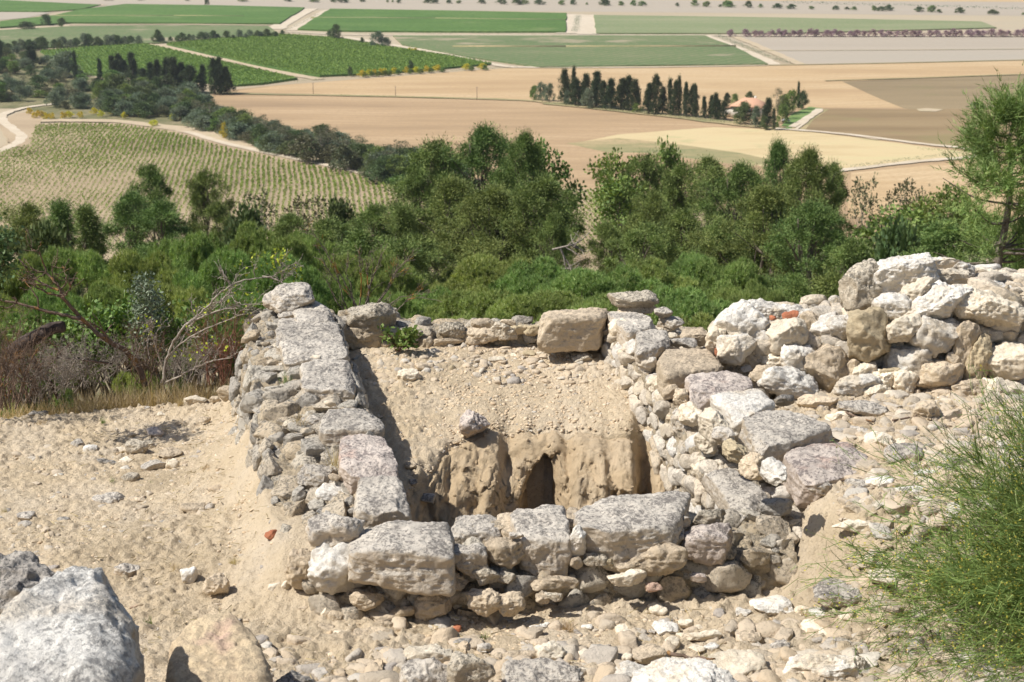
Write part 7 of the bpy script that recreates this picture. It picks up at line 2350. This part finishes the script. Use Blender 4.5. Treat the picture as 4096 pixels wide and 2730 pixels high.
def house():
    b = at_z(1722 * K, 268 * K, PLAIN + .4)
    e = empty('farmhouse', b)
    rz = math.radians(-28)
    e.rotation_euler = (0, 0, rz)
    e['label'] = 'pale farmhouse with a hipped orange tile roof among trees'
    e['category'] = 'house'
    w, d, h, r, ov = 15.0, 10.5, 5.2, 3.6, .8

    def part(g, name, mat, parent=e):
        me = g.mesh(name, mat, smooth=False)
        return link(name, me, parent)
    g = Geo()
    g.box((0, 0, h / 2), (w, d, h))
    g.box((-w / 2 - 2.2, -1.5, 1.7), (4.4, 6.0, 3.4))
    part(g, 'wall', M['plaster'])
    g = Geo()
    a, c = w / 2 + ov, d / 2 + ov
    rl = w / 2 - d / 2 + .6
    g.add([(-a, -c, h), (a, -c, h), (a, c, h), (-a, c, h), (-rl, 0, h + r), (rl, 0, h + r), (-a, -c, h - .18), (a, -c, h - .18), (a, c, h - .18), (-a, c, h - .18)],
          [[0, 1, 5, 4], [2, 3, 4, 5], [0, 6, 7, 1], [1, 7, 8, 2], [2, 8, 9, 3], [3, 9, 6, 0], [6, 9, 8, 7]])
    V, F = g.data()
    F.append(np.array([[1, 2, 5], [3, 0, 4]]))
    # lean-to roof
    V = np.vstack([V, [(-a - 4.2, -4.9, 3.4), (-w / 2 - .003, -4.9, 4.7), (-w / 2 - .003, 1.9, 4.7), (-a - 4.2, 1.9, 3.4), (-a - 4.2, -4.9, 3.25), (-w / 2 - .003, -4.9, 4.5), (-w / 2 - .003, 1.9, 4.5), (-a - 4.2, 1.9, 3.25)]])
    F.append(np.array([[10, 11, 12, 13], [14, 17, 16, 15], [10, 14, 15, 11], [13, 12, 16, 17], [10, 13, 17, 14]]))
    ro = link('roof', mesh_np('roof', V, F, M['tiles'], False), e)
    g = Geo()
    g.box((2.0, 1.6, h + r - .3), (.9, .7, 2.0))
    ch = part(g, 'chimney', M['plaster'], ro)
    for x in (-5, -1.6, 1.8, 5.2):
        g = Geo()
        g.box((x, -d / 2 - .03, 3.4), (1.2, .12, 1.4))
        wn = part(g, 'window', M['glass'])
        g = Geo()
        for s_ in (-1, 1):
            g.box((x + s_ * .95, -d / 2 - .05, 3.4), (.6, .08, 1.5))
        part(g, 'shutter', M['shutter'], wn)
    for y in (-2.5, 2.2):
        g = Geo()
        g.box((w / 2 + .03, y, 3.3), (.12, 1.1, 1.4))
        part(g, 'window', M['glass'])
    g = Geo()
    g.box((.2, -d / 2 - .04, 1.05), (1.1, .12, 2.1))
    part(g, 'door', M['shutter'])


house()


def car():
    b = at_z(1805 * K, 280 * K, PLAIN + .45)
    e = empty('parked_car', b)
    e.rotation_euler = (0, 0, .2)
    tag(e, 'small white car parked on the lawn beside the house', 'car')
    prof = [(-1.95, .35), (-1.98, .75), (-1.2, .88), (-.7, 1.38), (.75, 1.42), (1.4, .95), (1.95, .85), (2.0, .35)]
    V = []
    for s_ in (-.8, .8):
        V += [(x, s_ * (1 if z < 1 else .82), z) for x, z in prof]
    n = len(prof)
    F4 = [[i, i + n, i + 1 + n, i + 1] for i in range(n - 1)] + [[0, n - 1, 2 * n - 1, n]]
    me = bpy.data.meshes.new('body')
    me.from_pydata(V, [], F4 + [list(range(n))[::1], list(range(2 * n - 1, n - 1, -1))])
    me.materials.append(M['carpaint'])
    link('body', me, e)
    g = Geo()
    for s_ in (-.80, .80):
        g.box((.05, s_ * .9, 1.13), (1.5, .06, .32), taper=.8)
    link('window', g.mesh('window', M['glass'], False), e)
    for x in (-1.25, 1.25):
        for s_ in (-.78, .78):
            g = Geo()
            g.tube([(x, s_ - .1, .32), (x, s_ + .1, .32)], .32, 14)
            link('wheel', g.mesh('wheel', M['tyre']), e)


car()
for u, vb, vt, l in ((720, 216, 190, 'left of the three thin poles on the balk between wheat fields'), (909, 221, 198, 'middle of the three thin poles on the balk between wheat fields'),
                     (1096, 229, 200, 'right of the three thin poles on the balk between wheat fields')):
    b = at_z(u * K, vb * K, PLAIN + .4)
    h = (vb - vt) * mpp(b) * K
    e = empty('utility_pole', b)
    g = Geo()
    g.tube([(0, 0, 0), (0, 0, h)], [.16, .11], 8)
    link('pole', g.mesh('pole', M['polewood']), e)
    g = Geo()
    g.box((0, 0, h - .5), (1.3, .12, .12))
    link('crossarm', g.mesh('crossarm', M['polewood'], False), e)
    tag(e, l, 'pole')
# ---------------------------------------------------------------- camera, light, world
cam = bpy.data.cameras.new('camera')
cam.sensor_width = 36
cam.lens = 50
cam.clip_start = 0.1
cam.clip_end = 60000
cam.dof.use_dof = True
cam.dof.focus_distance = 9.3
cam.dof.aperture_fstop = 5.6
co = bpy.data.objects.new('camera', cam)
COL.objects.link(co)
co.location = (0, 0, 0)
co.rotation_euler = (math.pi / 2 - PITCH, 0, 0)
S.camera = co

SUN_EL, to_sun = math.radians(53), None
AZ = math.radians(192)      # direction of the sun seen from above, counter-clockwise from +x
sd = Vector((math.cos(AZ) * math.cos(SUN_EL), math.sin(AZ) * math.cos(SUN_EL), math.sin(SUN_EL)))
sl = bpy.data.lights.new('sun', 'SUN')
sl.energy = 5.0
sl.angle = math.radians(0.53)
sl.color = (1.0, 0.955, 0.88)
so = bpy.data.objects.new('sun', sl)
COL.objects.link(so)
so.rotation_euler = sd.to_track_quat('Z', 'Y').to_euler()
W = bpy.data.worlds.new('World')
S.world = W
W.use_nodes = True
nt = W.node_tree
sky = nt.nodes.new('ShaderNodeTexSky')
sky.sky_type = 'NISHITA'
sky.sun_disc = False
sky.sun_elevation = SUN_EL
# the sky texture measures rotation clockwise from +y
sky.sun_rotation = math.pi / 2 - AZ
sky.air_density = 1.0
sky.dust_density = 1.5
bg = nt.nodes['Background']
bg.inputs['Strength'].default_value = 0.085
nt.links.new(sky.outputs[0], bg.inputs['Color'])
vs = S.view_settings
S.display_settings.display_device = 'sRGB'
vs.view_transform = 'Standard'
vs.look = 'None'
vs.exposure = 0.22
vs.gamma = 1
S.cycles.max_bounces = 6
S.cycles.diffuse_bounces = 3
S.cycles.transparent_max_bounces = 8
S.cycles.use_denoising = True
S.render.film_transparent = False

# the air over the plain
g = Geo()
g.box((0, 1250, -45), (2600, 3100, 93.5))
hz = link('haze', g.mesh('haze', None, False))
tag(hz, 'thin bluish summer haze over the plain', 'haze', kind='stuff')
hm = bpy.data.materials.new('haze_air')
hm.use_nodes = True
hm.node_tree.nodes.clear()
ho = hm.node_tree.nodes.new('ShaderNodeOutputMaterial')
hv_ = hm.node_tree.nodes.new('ShaderNodeVolumePrincipled')
hv_.inputs['Density'].default_value = 0.00006
hv_.inputs['Color'].default_value = (.85, .92, 1, 1)
hv_.inputs['Anisotropy'].default_value = 0.2
hm.node_tree.links.new(hv_.outputs[0], ho.inputs['Volume'])
hz.data.materials.append(hm)
